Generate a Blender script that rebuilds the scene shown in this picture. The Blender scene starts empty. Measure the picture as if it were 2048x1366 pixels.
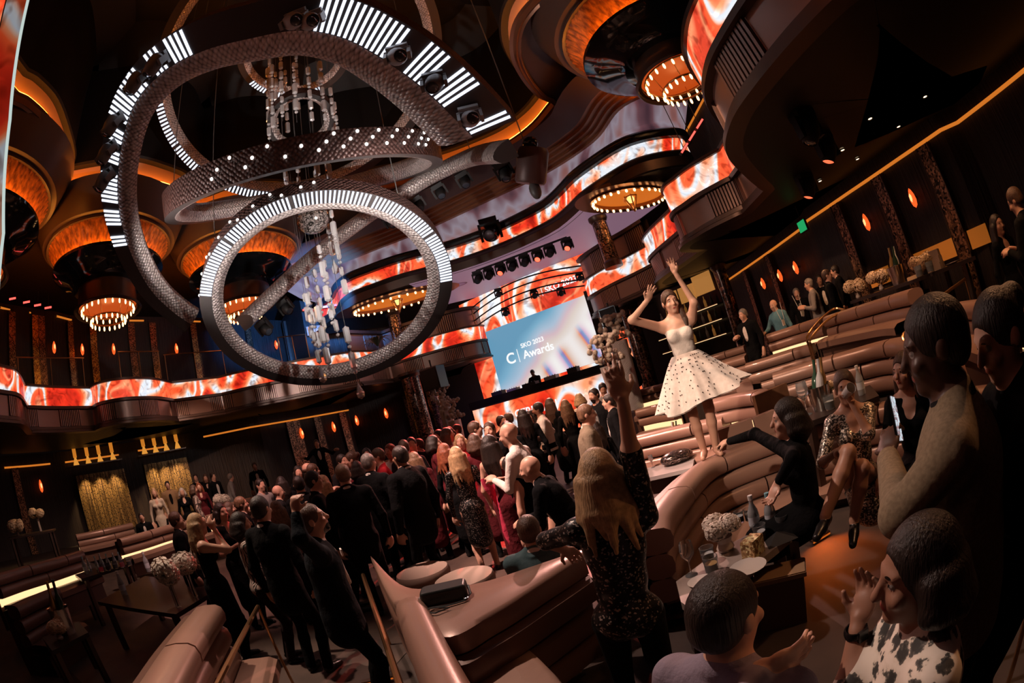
import bpy, bmesh, math, random
import numpy as np
from mathutils import Vector, Matrix, geometry
random.seed(7); rng = np.random.default_rng(7)
S = bpy.context.scene
COL = S.collection
PI = math.pi
# ---------------------------------------------------------------- camera (diagonal fisheye, rolled)
F_PX, ROLL, PITCH, ZC = 980.0, math.radians(15.8), math.radians(7.0), 2.03
cd = bpy.data.cameras.new('camera'); cam = bpy.data.objects.new('camera', cd); COL.objects.link(cam)
cd.type = 'PANO'; cd.panorama_type = 'FISHEYE_EQUISOLID'
cd.sensor_width = 36.0; cd.sensor_height = 36.0 * 1366 / 2048; cd.sensor_fit = 'HORIZONTAL'
cd.fisheye_lens = F_PX * 36.0 / 2048; cd.fisheye_fov = PI
cd.clip_start = 0.05; cd.clip_end = 200
_fw = Vector((0, math.cos(PITCH), math.sin(PITCH))); _vu = Vector((0, -math.sin(PITCH), math.cos(PITCH))); _xr = Vector((1, 0, 0))
_cx = _xr * math.cos(ROLL) - _vu * math.sin(ROLL); _cy = _xr * math.sin(ROLL) + _vu * math.cos(ROLL)
cam.matrix_world = Matrix(((_cx.x, _cy.x, -_fw.x, 0), (_cx.y, _cy.y, -_fw.y, 0), (_cx.z, _cy.z, -_fw.z, ZC), (0, 0, 0, 1)))
S.camera = cam
# ---------------------------------------------------------------- world, exposure
S.view_settings.view_transform = 'Standard'; S.view_settings.look = 'None'
S.view_settings.exposure = 0.0; S.view_settings.gamma = 1.0; S.view_settings.use_curve_mapping = False
W = bpy.data.worlds.new('club_dark'); S.world = W; W.use_nodes = True
W.node_tree.nodes['Background'].inputs[0].default_value = (0.9, 0.42, 0.3, 1)
W.node_tree.nodes['Background'].inputs[1].default_value = 0.0025
S.cycles.max_bounces = 4; S.cycles.diffuse_bounces = 2; S.cycles.glossy_bounces = 2; S.cycles.transmission_bounces = 3
S.cycles.adaptive_threshold = 0.025; S.cycles.transparent_max_bounces = 8; S.cycles.sample_clamp_indirect = 3.0; S.cycles.caustics_reflective = False; S.cycles.caustics_refractive = False

def lamp(kind, name, loc, target, power, col, size=0.3, spot=60, blend=0.6):
    l = bpy.data.lights.new(name, kind); l.energy = power; l.color = col
    o = bpy.data.objects.new(name, l); COL.objects.link(o); o.location = loc
    if kind == 'SPOT': l.spot_size = math.radians(spot); l.spot_blend = blend; l.shadow_soft_size = size
    elif kind == 'AREA': l.shape = 'DISK'; l.size = size
    else: l.shadow_soft_size = size
    if target is not None: o.rotation_euler = (Vector(target) - Vector(loc)).to_track_quat('-Z', 'Y').to_euler()
    return o

# ---------------------------------------------------------------- pixel helpers (a pixel is only a direction)
def ray(px, py):
    x = (px - 1024) / F_PX; y = -(py - 683) / F_PX; r = math.hypot(x, y) + 1e-12
    th = 2 * math.asin(min(1, r / 2)); s = math.sin(th) / r
    return (_cx * (x * s) + _cy * (y * s) + _fw * math.cos(th)).normalized()
def pz(px, py, z):
    d = ray(px, py); t = (z - ZC) / d.z; return Vector((d.x * t, d.y * t, z))
def pd(px, py, dist):
    d = ray(px, py); t = dist / math.hypot(d.x, d.y); return Vector((d.x * t, d.y * t, ZC + d.z * t))
def pplane(px, py, c, n):
    d = ray(px, py); o = Vector((0, 0, ZC)); t = (Vector(c) - o).dot(Vector(n)) / d.dot(Vector(n)); return o + d * t

# ---------------------------------------------------------------- object helpers
def tag(o, label=None, cat=None, group=None, kind=None):
    if label: o['label'] = label
    if cat: o['category'] = cat
    if group: o['group'] = group
    if kind: o['kind'] = kind
    return o
def empty(name, loc=(0, 0, 0), rz=0, parent=None):
    o = bpy.data.objects.new(name, None); COL.objects.link(o); o.location = loc; o.rotation_euler = (0, 0, rz)
    if parent: o.parent = parent
    o.empty_display_size = 0.1
    return o
def link(me, name, parent=None, loc=None, rot=None, scale=None):
    o = bpy.data.objects.new(name, me); COL.objects.link(o)
    if parent: o.parent = parent
    if loc is not None: o.location = loc
    if rot is not None: o.rotation_euler = rot
    if scale is not None: o.scale = scale
    return o
class MB:
    def __init__(s): s.v = []; s.f = []; s.m = []; s.uv = []
    def add(s, vs, fs, mi=0, uvs=None):
        b = len(s.v); s.v += [tuple(v) for v in vs]
        for k, f in enumerate(fs):
            s.f.append(tuple(b + i for i in f)); s.m.append(mi)
            s.uv.append(uvs[k] if uvs else None)
        return s
    def box(s, c, size, rz=0, mi=0, rot=None):
        x, y, z = [q / 2 for q in size]; c = Vector(c)
        R = rot if rot is not None else Matrix.Rotation(rz, 3, 'Z')
        vs = [c + R @ Vector((sx * x, sy * y, sz * z)) for sz in (-1, 1) for sx, sy in ((-1, -1), (1, -1), (1, 1), (-1, 1))]
        return s.add(vs, [(3, 2, 1, 0), (4, 5, 6, 7), (0, 1, 5, 4), (1, 2, 6, 5), (2, 3, 7, 6), (3, 0, 4, 7)], mi)
    def tube(s, path, r, n=8, mi=0, caps=True, squash=1.0):
        path = [Vector(p) for p in path]; N = len(path); R = r if isinstance(r, (list, tuple)) else [r] * N
        rings = []
        for i, p in enumerate(path):
            t = (path[min(i + 1, N - 1)] - path[max(i - 1, 0)]).normalized()
            a = t.cross(Vector((0, 0, 1)));
            if a.length < 1e-3: a = Vector((1, 0, 0))
            a.normalize(); b = a.cross(t).normalized()
            rings.append([p + (a * math.cos(q) + b * math.sin(q) * squash) * R[i] for q in [2 * PI * k / n for k in range(n)]])
        vs = [v for g in rings for v in g]; fs = []
        for i in range(N - 1):
            for k in range(n):
                fs.append((i * n + k, i * n + (k + 1) % n, (i + 1) * n + (k + 1) % n, (i + 1) * n + k))
        if caps: fs += [tuple(range(n))[::-1], tuple((N - 1) * n + k for k in range(n))]
        return s.add(vs, fs, mi)
    def lathe(s, prof, n=16, mi=0, c=(0, 0, 0), rot=None, capb=False, capt=False):
        c = Vector(c); vs = []
        for r, z in prof:
            for k in range(n):
                q = Vector((r * math.cos(2 * PI * k / n), r * math.sin(2 * PI * k / n), z))
                vs.append(c + (rot @ q if rot is not None else q))
        fs = []
        for i in range(len(prof) - 1):
            for k in range(n): fs.append((i * n + k, i * n + (k + 1) % n, (i + 1) * n + (k + 1) % n, (i + 1) * n + k))
        if capb: fs.append(tuple(range(n))[::-1])
        if capt: fs.append(tuple((len(prof) - 1) * n + k for k in range(n)))
        return s.add(vs, fs, mi)
    def ball(s, c, r, nu=10, nv=6, mi=0, rot=None):
        r = r if isinstance(r, (tuple, list)) else (r, r, r); c = Vector(c); vs = []
        for i in range(nv + 1):
            a = -PI / 2 + PI * i / nv
            for k in range(nu):
                q = Vector((r[0] * math.cos(a) * math.cos(2 * PI * k / nu), r[1] * math.cos(a) * math.sin(2 * PI * k / nu), r[2] * math.sin(a)))
                vs.append(c + (rot @ q if rot is not None else q))
        fs = [(i * nu + k, i * nu + (k + 1) % nu, (i + 1) * nu + (k + 1) % nu, (i + 1) * nu + k) for i in range(nv) for k in range(nu)]
        return s.add(vs, fs, mi)
    def grid(s, rows, mi=0, closed=False, uv=False):
        n = len(rows[0]); vs = [v for r in rows for v in r]; fs = []; us = []
        L = [0.0]
        for k in range(1, n): L.append(L[-1] + (Vector(rows[0][k]) - Vector(rows[0][k - 1])).length)
        V = [0.0]
        for i in range(1, len(rows)): V.append(V[-1] + (Vector(rows[i][0]) - Vector(rows[i - 1][0])).length)
        for i in range(len(rows) - 1):
            for k in range(n - 1 + (1 if closed else 0)):
                k2 = (k + 1) % n
                fs.append((i * n + k, i * n + k2, (i + 1) * n + k2, (i + 1) * n + k))
                u2 = L[k2] if k2 > k else L[k] + 1
                us.append([(L[k], V[i]), (u2, V[i]), (u2, V[i + 1]), (L[k], V[i + 1])])
        return s.add(vs, fs, mi, us if uv else None)
    def mesh(s, name, mats, smooth=True, ang=0.6):
        me = bpy.data.meshes.new(name); me.from_pydata(s.v, [], s.f)
        for m in (mats if isinstance(mats, (list, tuple)) else [mats]): me.materials.append(m)
        me.polygons.foreach_set('material_index', s.m)
        if any(u is not None for u in s.uv):
            ul = me.uv_layers.new(name='UVMap'); arr = []
            for f, u in zip(s.f, s.uv): arr += [c for q in (u or [(0, 0)] * len(f)) for c in q]
            ul.data.foreach_set('uv', arr)
        if smooth:
            me.shade_smooth()
            try: me.set_sharp_from_angle(angle=ang)
            except Exception: pass
        me.update(); return me
    def build(s, name, mats, parent=None, loc=None, smooth=True, ang=0.6):
        return link(s.mesh(name, mats, smooth, ang), name, parent, loc)
def catmull(P, n=6, closed=False):
    P = [Vector(p) for p in P]; out = []; N = len(P)
    for i in range(N if closed else N - 1):
        p0 = P[(i - 1) % N] if closed or i > 0 else P[0] * 2 - P[1]
        p1, p2 = P[i], P[(i + 1) % N]
        p3 = P[(i + 2) % N] if closed or i < N - 2 else P[-1] * 2 - P[-2]
        for k in range(n):
            t = k / n
            out.append(0.5 * ((2 * p1) + (p2 - p0) * t + (2 * p0 - 5 * p1 + 4 * p2 - p3) * t * t + (3 * p1 - p0 - 3 * p2 + p3) * t ** 3))
    if not closed: out.append(P[-1])
    return out
def scallop(groups, n=5):
    out = []
    for g in groups:
        c = catmull([Vector((p[0], p[1], 0)) for p in g], n) if len(g) > 2 else [Vector((p[0], p[1], 0)) for p in g]
        if out and (out[-1] - c[0]).length < 1e-4: c = c[1:]
        out += c
    return out
def resample(P, step):
    P = [Vector(p) for p in P]; out = [P[0].copy()]; acc = 0
    for a, b in zip(P, P[1:]):
        L = (b - a).length
        if L < 1e-9: continue
        t = step - acc
        while t <= L: out.append(a + (b - a) * (t / L)); t += step
        acc = L - (t - step)
    if (out[-1] - P[-1]).length > step * 0.3: out.append(P[-1].copy())
    else: out[-1] = P[-1].copy()
    return out
def normals2(P, closed=False):      # left-hand normals (outwards, to the walls)
    N = len(P); out = []
    for i in range(N):
        a = P[(i - 1) % N] if closed or i > 0 else P[0]; b = P[(i + 1) % N] if closed or i < N - 1 else P[-1]
        t = (b - a); t.z = 0; t.normalize(); out.append(Vector((-t.y, t.x, 0)))
    return out
def sweep2(mb, P, prof, mi=0, uv=False, closed=False):
    nn = normals2(P, closed)
    return mb.grid([[Vector((p.x + n.x * o, p.y + n.y * o, z)) for p, n in zip(P, nn)] for o, z in prof], mi, closed, uv)

# ---------------------------------------------------------------- materials
_mc = {}
def nodes(m):
    m.use_nodes = True; nt = m.node_tree; return nt, nt.nodes, nt.links, nt.nodes['Principled BSDF']
def M(name, col, rough=0.5, metal=0.0, emit=None, es=0.0, bump=None, var=None, trans=0.0, coat=0.0, alpha=1.0, ior=1.45, sheen=0.0):
    if name in _mc: return _mc[name]
    m = bpy.data.materials.new(name); nt, N, L, b = nodes(m)
    b.inputs['Base Color'].default_value = (*col, 1); b.inputs['Roughness'].default_value = rough; b.inputs['Metallic'].default_value = metal
    b.inputs['Transmission Weight'].default_value = trans; b.inputs['Coat Weight'].default_value = coat; b.inputs['IOR'].default_value = ior
    b.inputs['Sheen Weight'].default_value = sheen; b.inputs['Alpha'].default_value = alpha
    if emit: b.inputs['Emission Color'].default_value = (*emit, 1); b.inputs['Emission Strength'].default_value = es
    if bump or var:
        tc = N.new('ShaderNodeTexCoord')
    if var:      # (scale, colour2)
        nz = N.new('ShaderNodeTexNoise'); nz.inputs['Scale'].default_value = var[0]; nz.inputs['Detail'].default_value = 4; L.new(tc.outputs['Object'], nz.inputs['Vector'])
        r = N.new('ShaderNodeValToRGB'); r.color_ramp.elements[0].position = .35; r.color_ramp.elements[1].position = .65
        r.color_ramp.elements[0].color = (*col, 1); r.color_ramp.elements[1].color = (*var[1], 1)
        L.new(nz.outputs['Fac'], r.inputs[0]); L.new(r.outputs[0], b.inputs['Base Color'])
    if bump:     # (kind, scale, strength, distance)
        if bump[0] == 'voro': t = N.new('ShaderNodeTexVoronoi'); t.inputs['Scale'].default_value = bump[1]; out = t.outputs['Distance']
        elif bump[0] == 'wave': t = N.new('ShaderNodeTexWave'); t.inputs['Scale'].default_value = bump[1]; t.inputs['Distortion'].default_value = 0.6; out = t.outputs['Fac']
        else: t = N.new('ShaderNodeTexNoise'); t.inputs['Scale'].default_value = bump[1]; t.inputs['Detail'].default_value = 5; out = t.outputs['Fac']
        if bump[0] == 'hair':
            mp = N.new('ShaderNodeMapping'); mp.inputs['Scale'].default_value = (1, 1, .025); L.new(tc.outputs['Object'], mp.inputs[0]); L.new(mp.outputs[0], t.inputs['Vector'])
        else: L.new(tc.outputs['Object'], t.inputs['Vector'])
        bp = N.new('ShaderNodeBump'); bp.inputs['Strength'].default_value = bump[2]; bp.inputs['Distance'].default_value = bump[3]
        L.new(out, bp.inputs['Height']); L.new(bp.outputs[0], b.inputs['Normal'])
    _mc[name] = m; return m
def emis(name, col, s): return M(name, (0, 0, 0), .6, emit=col, es=s)
def ramp(N, stops):
    r = N.new('ShaderNodeValToRGB'); e = r.color_ramp.elements
    e[0].position, e[0].color = stops[0][0], (*stops[0][1], 1); e[1].position, e[1].color = stops[-1][0], (*stops[-1][1], 1)
    for p, c in stops[1:-1]: q = e.new(p); q.color = (*c, 1)
    return r
def led_swirl(name, sc=1.0, strength=1.0, seed=0.0):
    m = bpy.data.materials.new(name); nt, N, L, b = nodes(m)
    uv = N.new('ShaderNodeUVMap'); mp = N.new('ShaderNodeMapping'); mp.inputs['Scale'].default_value = (sc, sc * 1.0, 1); mp.inputs['Location'].default_value = (seed, seed * .37, seed)
    mp.inputs['Rotation'].default_value = (0, 0, 0.5)
    L.new(uv.outputs[0], mp.inputs[0])
    n1 = N.new('ShaderNodeTexNoise'); n1.inputs['Scale'].default_value = 0.75; n1.inputs['Detail'].default_value = 0.6; n1.inputs['Distortion'].default_value = 1.6
    m2 = N.new('ShaderNodeMapping'); m2.inputs['Scale'].default_value = (1.0, .55, 1); L.new(mp.outputs[0], m2.inputs[0]); L.new(m2.outputs[0], n1.inputs['Vector'])
    r1 = ramp(N, [(.22, (.30, .006, .003)), (.34, (.72, .028, .010)), (.41, (.95, .11, .03)), (.45, (.92, .32, .15)), (.475, (.82, .6, .5)), (.495, (.66, .74, .84)), (.525, (.74, .76, .8)), (.545, (.85, .5, .38)), (.56, (.95, .14, .045)), (.63, (.95, .07, .022)), (.665, (.9, .3, .14)), (.69, (.7, .06, .025)), (.8, (.35, .008, .004))])
    L.new(n1.outputs['Fac'], r1.inputs[0])
    n2 = N.new('ShaderNodeTexNoise'); n2.inputs['Scale'].default_value = 2.2; n2.inputs['Detail'].default_value = 1.0; n2.inputs['Distortion'].default_value = 2.5; L.new(mp.outputs[0], n2.inputs['Vector'])
    r2 = ramp(N, [(.3, (.4, .25, .2)), (.5, (1, 1, 1)), (.63, (1.0, .92, .88)), (.69, (1.35, 1.4, 1.45))])
    L.new(n2.outputs['Fac'], r2.inputs[0])
    mx = N.new('ShaderNodeMix'); mx.data_type = 'RGBA'; mx.blend_type = 'MULTIPLY'; mx.inputs[0].default_value = .8
    L.new(r1.outputs[0], mx.inputs[6]); L.new(r2.outputs[0], mx.inputs[7])
    b.inputs['Base Color'].default_value = (.01, .01, .01, 1); b.inputs['Roughness'].default_value = .4
    L.new(mx.outputs[2], b.inputs['Emission Color']); b.inputs['Emission Strength'].default_value = strength
    return m
def mosaic(name, c1, c2, sc=28, rough=.3, metal=.7):
    m = bpy.data.materials.new(name); nt, N, L, b = nodes(m)
    tc = N.new('ShaderNodeTexCoord'); v = N.new('ShaderNodeTexVoronoi'); v.inputs['Scale'].default_value = sc; L.new(tc.outputs['Object'], v.inputs['Vector'])
    r = ramp(N, [(.15, c1), (.55, c2), (.9, tuple(min(1, q * 2.4) for q in c2))]); sep = N.new('ShaderNodeSeparateColor'); L.new(v.outputs['Color'], sep.inputs[0]); L.new(sep.outputs[0], r.inputs[0])
    L.new(r.outputs[0], b.inputs['Base Color']); b.inputs['Metallic'].default_value = metal; b.inputs['Roughness'].default_value = rough
    bp = N.new('ShaderNodeBump'); bp.inputs['Strength'].default_value = 1.0; bp.inputs['Distance'].default_value = .03; L.new(v.outputs['Color'], bp.inputs['Height']); L.new(bp.outputs[0], b.inputs['Normal'])
    return m
def ribbed(name, c1, c2, sc, rough=.5, metal=0, dist=.03):
    """vertical ribs: bands of the angle-free mix of x and y, with an uneven streak colour"""
    m = bpy.data.materials.new(name); nt, N, L, b = nodes(m)
    tc = N.new('ShaderNodeTexCoord'); mp = N.new('ShaderNodeMapping'); mp.inputs['Scale'].default_value = (sc, sc, sc * .04); L.new(tc.outputs['Object'], mp.inputs[0])
    nz = N.new('ShaderNodeTexNoise'); nz.inputs['Scale'].default_value = 1.0; nz.inputs['Detail'].default_value = 3; L.new(mp.outputs[0], nz.inputs['Vector'])
    r = ramp(N, [(.35, c1), (.7, c2)]); L.new(nz.outputs['Fac'], r.inputs[0]); L.new(r.outputs[0], b.inputs['Base Color'])
    bp = N.new('ShaderNodeBump'); bp.inputs['Strength'].default_value = .9; bp.inputs['Distance'].default_value = dist; L.new(nz.outputs['Fac'], bp.inputs['Height']); L.new(bp.outputs[0], b.inputs['Normal'])
    b.inputs['Roughness'].default_value = rough; b.inputs['Metallic'].default_value = metal
    return m
BLK = M('matt_black', (.006, .005, .005), .6); BLKG = M('gloss_black', (.008, .007, .007), .2)
BRONZE = M('bronze_panel', (.30, .20, .165), .33, .85, bump=('noise', 60, .08, .01))
BRONZE_D = M('dark_bronze_trim', (.10, .068, .055), .35, .8)
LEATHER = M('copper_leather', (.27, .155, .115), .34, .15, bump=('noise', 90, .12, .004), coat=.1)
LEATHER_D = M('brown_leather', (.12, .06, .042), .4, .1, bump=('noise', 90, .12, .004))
COVE = emis('amber_cove_light', (1.0, .27, .03), .62)
WARMSTRIP = emis('warm_strip_light', (1.0, .62, .30), 1.5)
BULB = emis('warm_bulb', (1.0, .50, .20), 5.0)
WHITE_LED = emis('white_led', (.80, .85, 1.0), 1.5)
BRASS = M('brass', (.62, .36, .17), .28, 1.0)
GLASS = M('clear_glass', (.9, .93, .95), .06, 0, trans=.92, ior=1.3)
WALLDARK = ribbed('dark_ribbed_wall', (.012, .008, .007), (.034, .022, .018), 26, .55, .1)
PILASTER = mosaic('mosaic_pilaster', (.02, .012, .008), (.22, .12, .07), 26)
PILASTER_G = mosaic('gilt_mosaic_pilaster', (.10, .035, .008), (.62, .27, .06), 26)
# ================================================================ ROOM STRUCTURE
def struct(o, label, kind='structure'): o['kind'] = kind; o['label'] = label; return o
FLOORM = M('dark_patterned_carpet', (.030, .019, .015), .8, var=(3.2, (.055, .034, .026)), bump=('noise', 40, .3, .01))
mb = MB(); mb.grid([[(x, y, 0) for x in (-24, 9)] for y in (-5, 26)]); floor = struct(mb.build('floor', FLOORM), 'dark brown patterned carpet of the dance floor')
DANCE = M('worn_dance_floor', (.10, .062, .048), .55, var=(2.0, (.05, .032, .026)), bump=('noise', 25, .2, .006))
mb = MB(); mb.add([(-9, 3.8, .006), (-2.2, 1.6, .006), (-1.6, 4.6, .006), (0.2, 3.6, .006), (1.3, 7, .006), (2.6, 17, .006), (-3, 18.4, .006), (-8, 14, .006)], [(0, 1, 2, 3, 4, 5, 6, 7)])
dfl = struct(mb.build('floor_dance', DANCE), 'brown dance floor under the crowd'); dfl.name = 'floor'
# raised tiers
TIERM = M('tier_carpet', (.028, .018, .015), .8, var=(3, (.045, .028, .022)))
def tier(pts, z, label):
    mb = MB(); n = len(pts); vs = [(x, y, 0.0) for x, y in pts] + [(x, y, z) for x, y in pts]
    mb.add(vs, [tuple(range(n, 2 * n))] + [(i, (i + 1) % n, n + (i + 1) % n, n + i) for i in range(n)])
    o = struct(mb.build('floor', TIERM, smooth=False), label); return o
tier([(.3, .2), (4.2, .2), (4.2, 4.6), (2.2, 5.1), (1.0, 4.75), (.35, 3.4)], .2, 'low carpeted platform of the near right booth')
tier([(2.6, 5.4), (4.4, 3.8), (4.4, -2), (7.4, -2), (7.4, 16), (5.0, 16.2), (2.9, 15.4), (2.9, 13), (3.9, 11), (3.0, 8)], .75, 'carpeted tier below the right wall')
tier([(5.6, -2), (7.4, -2), (7.4, 16), (6.2, 15), (5.4, 9), (5.3, 5)], 1.1, 'top carpeted tier along the right wall')
tier([(-19.4, 1), (-19.2, 9), (-18.4, 12.6), (-16.6, 15.2), (-12.8, 18.4), (-10.2, 20.5), (-8.4, 22.4), (-6, 22.6), (-6.5, 19.6), (-10.5, 14.6), (-12.5, 10), (-13, 1)], .4, 'carpeted tier below the left wall')

# ---- balcony edges in plan, room on the right hand of the path
LPATH = scallop([[(-13.5, -1.5), (-12.0, 1.5), (-11.8, 4.0), (-12.1, 5.9), (-12.4, 6.7), (-13.7, 7.7)], [(-13.7, 7.7), (-13.65, 8.9), (-13.4, 10.5)],
                 [(-13.4, 10.5), (-12.7, 10.45), (-12.0, 11.0), (-11.7, 12.2), (-11.95, 13.6)], [(-11.95, 13.6), (-10.8, 15.2)], [(-10.8, 15.2), (-9.7, 15.6), (-8.6, 16.3), (-7.4, 17.1), (-6.1, 18.2)]], 5)
LTOWER = scallop([[(-6.1, 18.2), (-5.3, 20.1)], [(-5.3, 20.1), (-4.4, 19.9), (-3.2, 19.85), (-1.9, 20.0), (-1.25, 20.4), (-1.0, 20.9)]], 6)
RTOWER = scallop([[(3.15, 17.6), (3.3, 17.0), (3.9, 15.95), (4.5, 15.2), (5.0, 14.4)]], 6)
RPATH = scallop([[(5.0, 14.4), (4.6, 13.7), (4.6, 12.8), (4.8, 11.6), (4.95, 10.6)], [(4.95, 10.6), (4.3, 10.1), (4.15, 9.6), (4.3, 9.2), (4.5, 8.75), (5.0, 8.1)], [(5.0, 8.1), (4.9, 6.9)],
                 [(4.9, 6.9), (4.0, 5.9), (3.3, 5.0), (3.02, 4.2), (3.0, 3.5), (3.12, 2.6), (3.35, 1.9), (3.9, 1.5)], [(3.9, 1.5), (4.0, .4), (3.6, -2.0)]], 6)
def balcony(P, name, label, seed, parapet=0.0, zlow=4.18, panel=0.9, soffit=4.6):
    root = empty(name, (P[len(P) // 2].x, P[len(P) // 2].y, 0)); struct(root, label); inv = Vector((-root.location.x, -root.location.y, 0))
    P = [p + inv for p in P]
    mb = MB(); sweep2(mb, P, [(0, 5.0), (0, 5.55)], 0, True); mb.build('led_band', led_swirl('led_' + name, .95, 1.25, seed), root)['label'] = 'glowing red and orange LED band'
    mb = MB(); sweep2(mb, P, [(0.02, 5.55), (-.05, 5.56), (-.05, 5.63), (.28, 5.63), (.28, 5.5)]); mb.build('top_ledge', BRONZE_D, root)
    mb = MB(); sweep2(mb, P, [(.02, 5.0), (-.07, 4.99), (-.07, 4.90), (.04, 4.88)]); mb.build('lower_lip', BRONZE_D, root)
    mb = MB(); sweep2(mb, P, [(.04, zlow + .2), (-.05, zlow + .18), (-.05, zlow + .1), (-.12, zlow + .07), (-.12, zlow), (.12, zlow - .02)]); mb.build('bottom_trim', BRONZE_D, root)
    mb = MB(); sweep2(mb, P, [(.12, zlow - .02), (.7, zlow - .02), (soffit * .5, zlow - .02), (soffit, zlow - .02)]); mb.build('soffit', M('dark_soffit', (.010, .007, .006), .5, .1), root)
    mb = MB(); sweep2(mb, P, [(.28, 5.5), (.3, 4.95), (soffit, 4.95)]); mb.build('deck', BLK, root)
    R = resample(P, panel / 12); i = 0; k = 0
    while i < len(R) - 3:
        seg = R[i:i + 13]; nn = normals2(seg); mb = MB(); zt, zb = 4.88, zlow + .2
        if k % 2 == 0: offs = [.045] * len(seg)
        rows = [[], []]
        if k % 2 == 0:
            q = seg; rows = [[Vector((p.x + n.x * .04, p.y + n.y * .04, z)) for p, n in zip(q, nn)] for z in (zb, zt)]
        else:
            q = []; 
            for a in range(len(seg) - 1):
                for t, o in ((0, .05), (.15, -.01), (.75, -.01), (.9, .05)):
                    p = seg[a].lerp(seg[a + 1], t); q.append(Vector((p.x + nn[a].x * o, p.y + nn[a].y * o, 0)))
            rows = [[Vector((p.x, p.y, z)) for p in q] for z in (zb, zt)]
        mb.grid(rows); mb.build('fascia_panel', BRONZE, root, ang=.5); i += 12; k += 1
    if parapet:
        R = resample(P, panel / 10); i = 0; k = 0
        while i < len(R) - 3:
            seg = R[i:i + 11]; nn = normals2(seg); q = []
            if k % 2 == 0: q = [Vector((p.x + n.x * .1, p.y + n.y * .1, 0)) for p, n in zip(seg, nn)]
            else:
                for a in range(len(seg) - 1):
                    for t, o in ((0, .12), (.2, .06), (.7, .06), (.9, .12)):
                        p = seg[a].lerp(seg[a + 1], t); q.append(Vector((p.x + nn[a].x * o, p.y + nn[a].y * o, 0)))
            mb = MB(); mb.grid([[Vector((p.x, p.y, z)) for p in q] for z in (5.63, 5.63 + parapet)]); mb.build('parapet_panel', BRONZE, root, ang=.5); i += 10; k += 1
        mb = MB(); sweep2(mb, P, [(.12, 5.6 + parapet), (-.03, 5.63 + parapet), (-.03, 5.75 + parapet), (.3, 5.77 + parapet), (.3, 5.4)]); mb.build('parapet_cap', BRONZE_D, root)
    return root
balcony(LPATH, 'balcony_left', 'long scalloped left balcony with a glowing LED band', 3.1)
balcony(LTOWER, 'balcony_stage_left', 'rounded bronze opera box left of the stage screen', 9.7, parapet=.72)
balcony(RTOWER, 'balcony_stage_right', 'rounded bronze opera box right of the stage screen', 14.2, parapet=.72, soffit=2.4)
balcony(RPATH, 'balcony_right', 'scalloped right balcony hanging overhead with fluted bronze fascia', 21.5, soffit=4.4)

# ---- lower walls
def wall(P, z0, z1, name, label, m, cove=None):
    mb = MB(); sweep2(mb, P, [(0, z0), (0, z1)]); o = struct(mb.build(name, m), label)
    if cove:
        mb = MB(); sweep2(mb, P, [(-.03, cove - .02), (-.08, cove - .01), (-.08, cove + .03), (-.02, cove + .04)]); c = mb.build('cove_light', COVE, o); c['label'] = 'amber light strip along the top of the wall'
    return o
RW = [Vector(p) for p in ((7.7, 16.5, 0), (7.55, 14, 0), (7.35, 11, 0), (7.2, 9.3, 0), (6.95, 8.75, 0), (7.0, 7, 0), (7.1, 5.4, 0), (7.2, 4.3, 0), (7.45, 4.0, 0), (7.4, 2, 0), (7.5, -3, 0))]
wall_r = wall(RW, 0, 4.2, 'wall_right', 'dark ribbed right wall with amber lit top edge', WALLDARK, 3.88)
LW = [Vector((x, y, 0)) for x, y in ((-19.6, -3), (-19.4, 8.5), (-18.7, 12.3), (-17.2, 14.8), (-15.0, 17.2), (-12.9, 17.9), (-11.4, 18.5), (-10.2, 20.4), (-8.6, 22.6), (-5.4, 23.0))]
wall_l = wall(LW, 0, 4.2, 'wall_left', 'dark ribbed left wall behind the booths', WALLDARK)
def cove_seg(parent, pts, z):
    mb = MB(); sweep2(mb, [Vector((p.x, p.y, 0)) for p in pts], [(-.02, z - .03), (-.08, z - .02), (-.08, z + .03), (-.02, z + .04)]); mb.build('cove_light', COVE, parent)['label'] = 'thin amber light line'
for seg in (((8, 936), (60, 932), (100, 928)), ((407, 874), (500, 855), (600, 838), (700, 820)), ((130, 925), (237, 910)), ((275, 902), (370, 888))):
    cove_seg(wall_l, [pz(x, y, 3.75) for x, y in seg], 3.75)
mb = MB(); sweep2(mb, [Vector((7.5, -3, 0)), Vector((-19.6, -3, 0))], [(0, 0), (0, 11)]); struct(mb.build('wall_back', BLK), 'dark wall behind the camera')
mb = MB(); mb.grid([[(x, 26, z) for x in (-24, 9)] for z in (0, 12)]); struct(mb.build('wall_front', BLK), 'dark wall far behind the stage')

# pilasters with mosaic faces and teardrop sconces
def pilaster(p, z0, z1, w, m, label, face):
    mb = MB(); rz = math.atan2(face.y, face.x) + PI / 2
    mb.box((0, 0, (z1 - z0) / 2), (w, .12, z1 - z0), rz, 0)
    for s in (-1, 1):
        q = Matrix.Rotation(rz, 3, 'Z') @ Vector((s * (w / 2 + .012), 0, 0)); mb.box((q.x, q.y, (z1 - z0) / 2), (.02, .14, z1 - z0), rz, 1)
    o = mb.build('pilaster', [m, BRONZE_D], loc=(p.x, p.y, z0), smooth=False); o['kind'] = 'structure'; o['label'] = label; return o
SCON = emis('sconce_flame_glass', (1.0, .12, .02), 1.15); SCONIN = emis('sconce_core', (1.0, .38, .14), 2.2)
_sm = MB().lathe([(.0, -.19), (.05, -.14), (.072, -.04), (.06, .07), (.03, .16), (0, .2)], 10).mesh('sconce_shade', SCON)
_sc = MB().lathe([(.0, -.08), (.03, -.03), (.03, .05), (0, .1)], 8).mesh('sconce_core', SCONIN)
_sb = MB().box((0, .07, 0), (.05, .12, .06)).mesh('bracket', BRASS)
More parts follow.
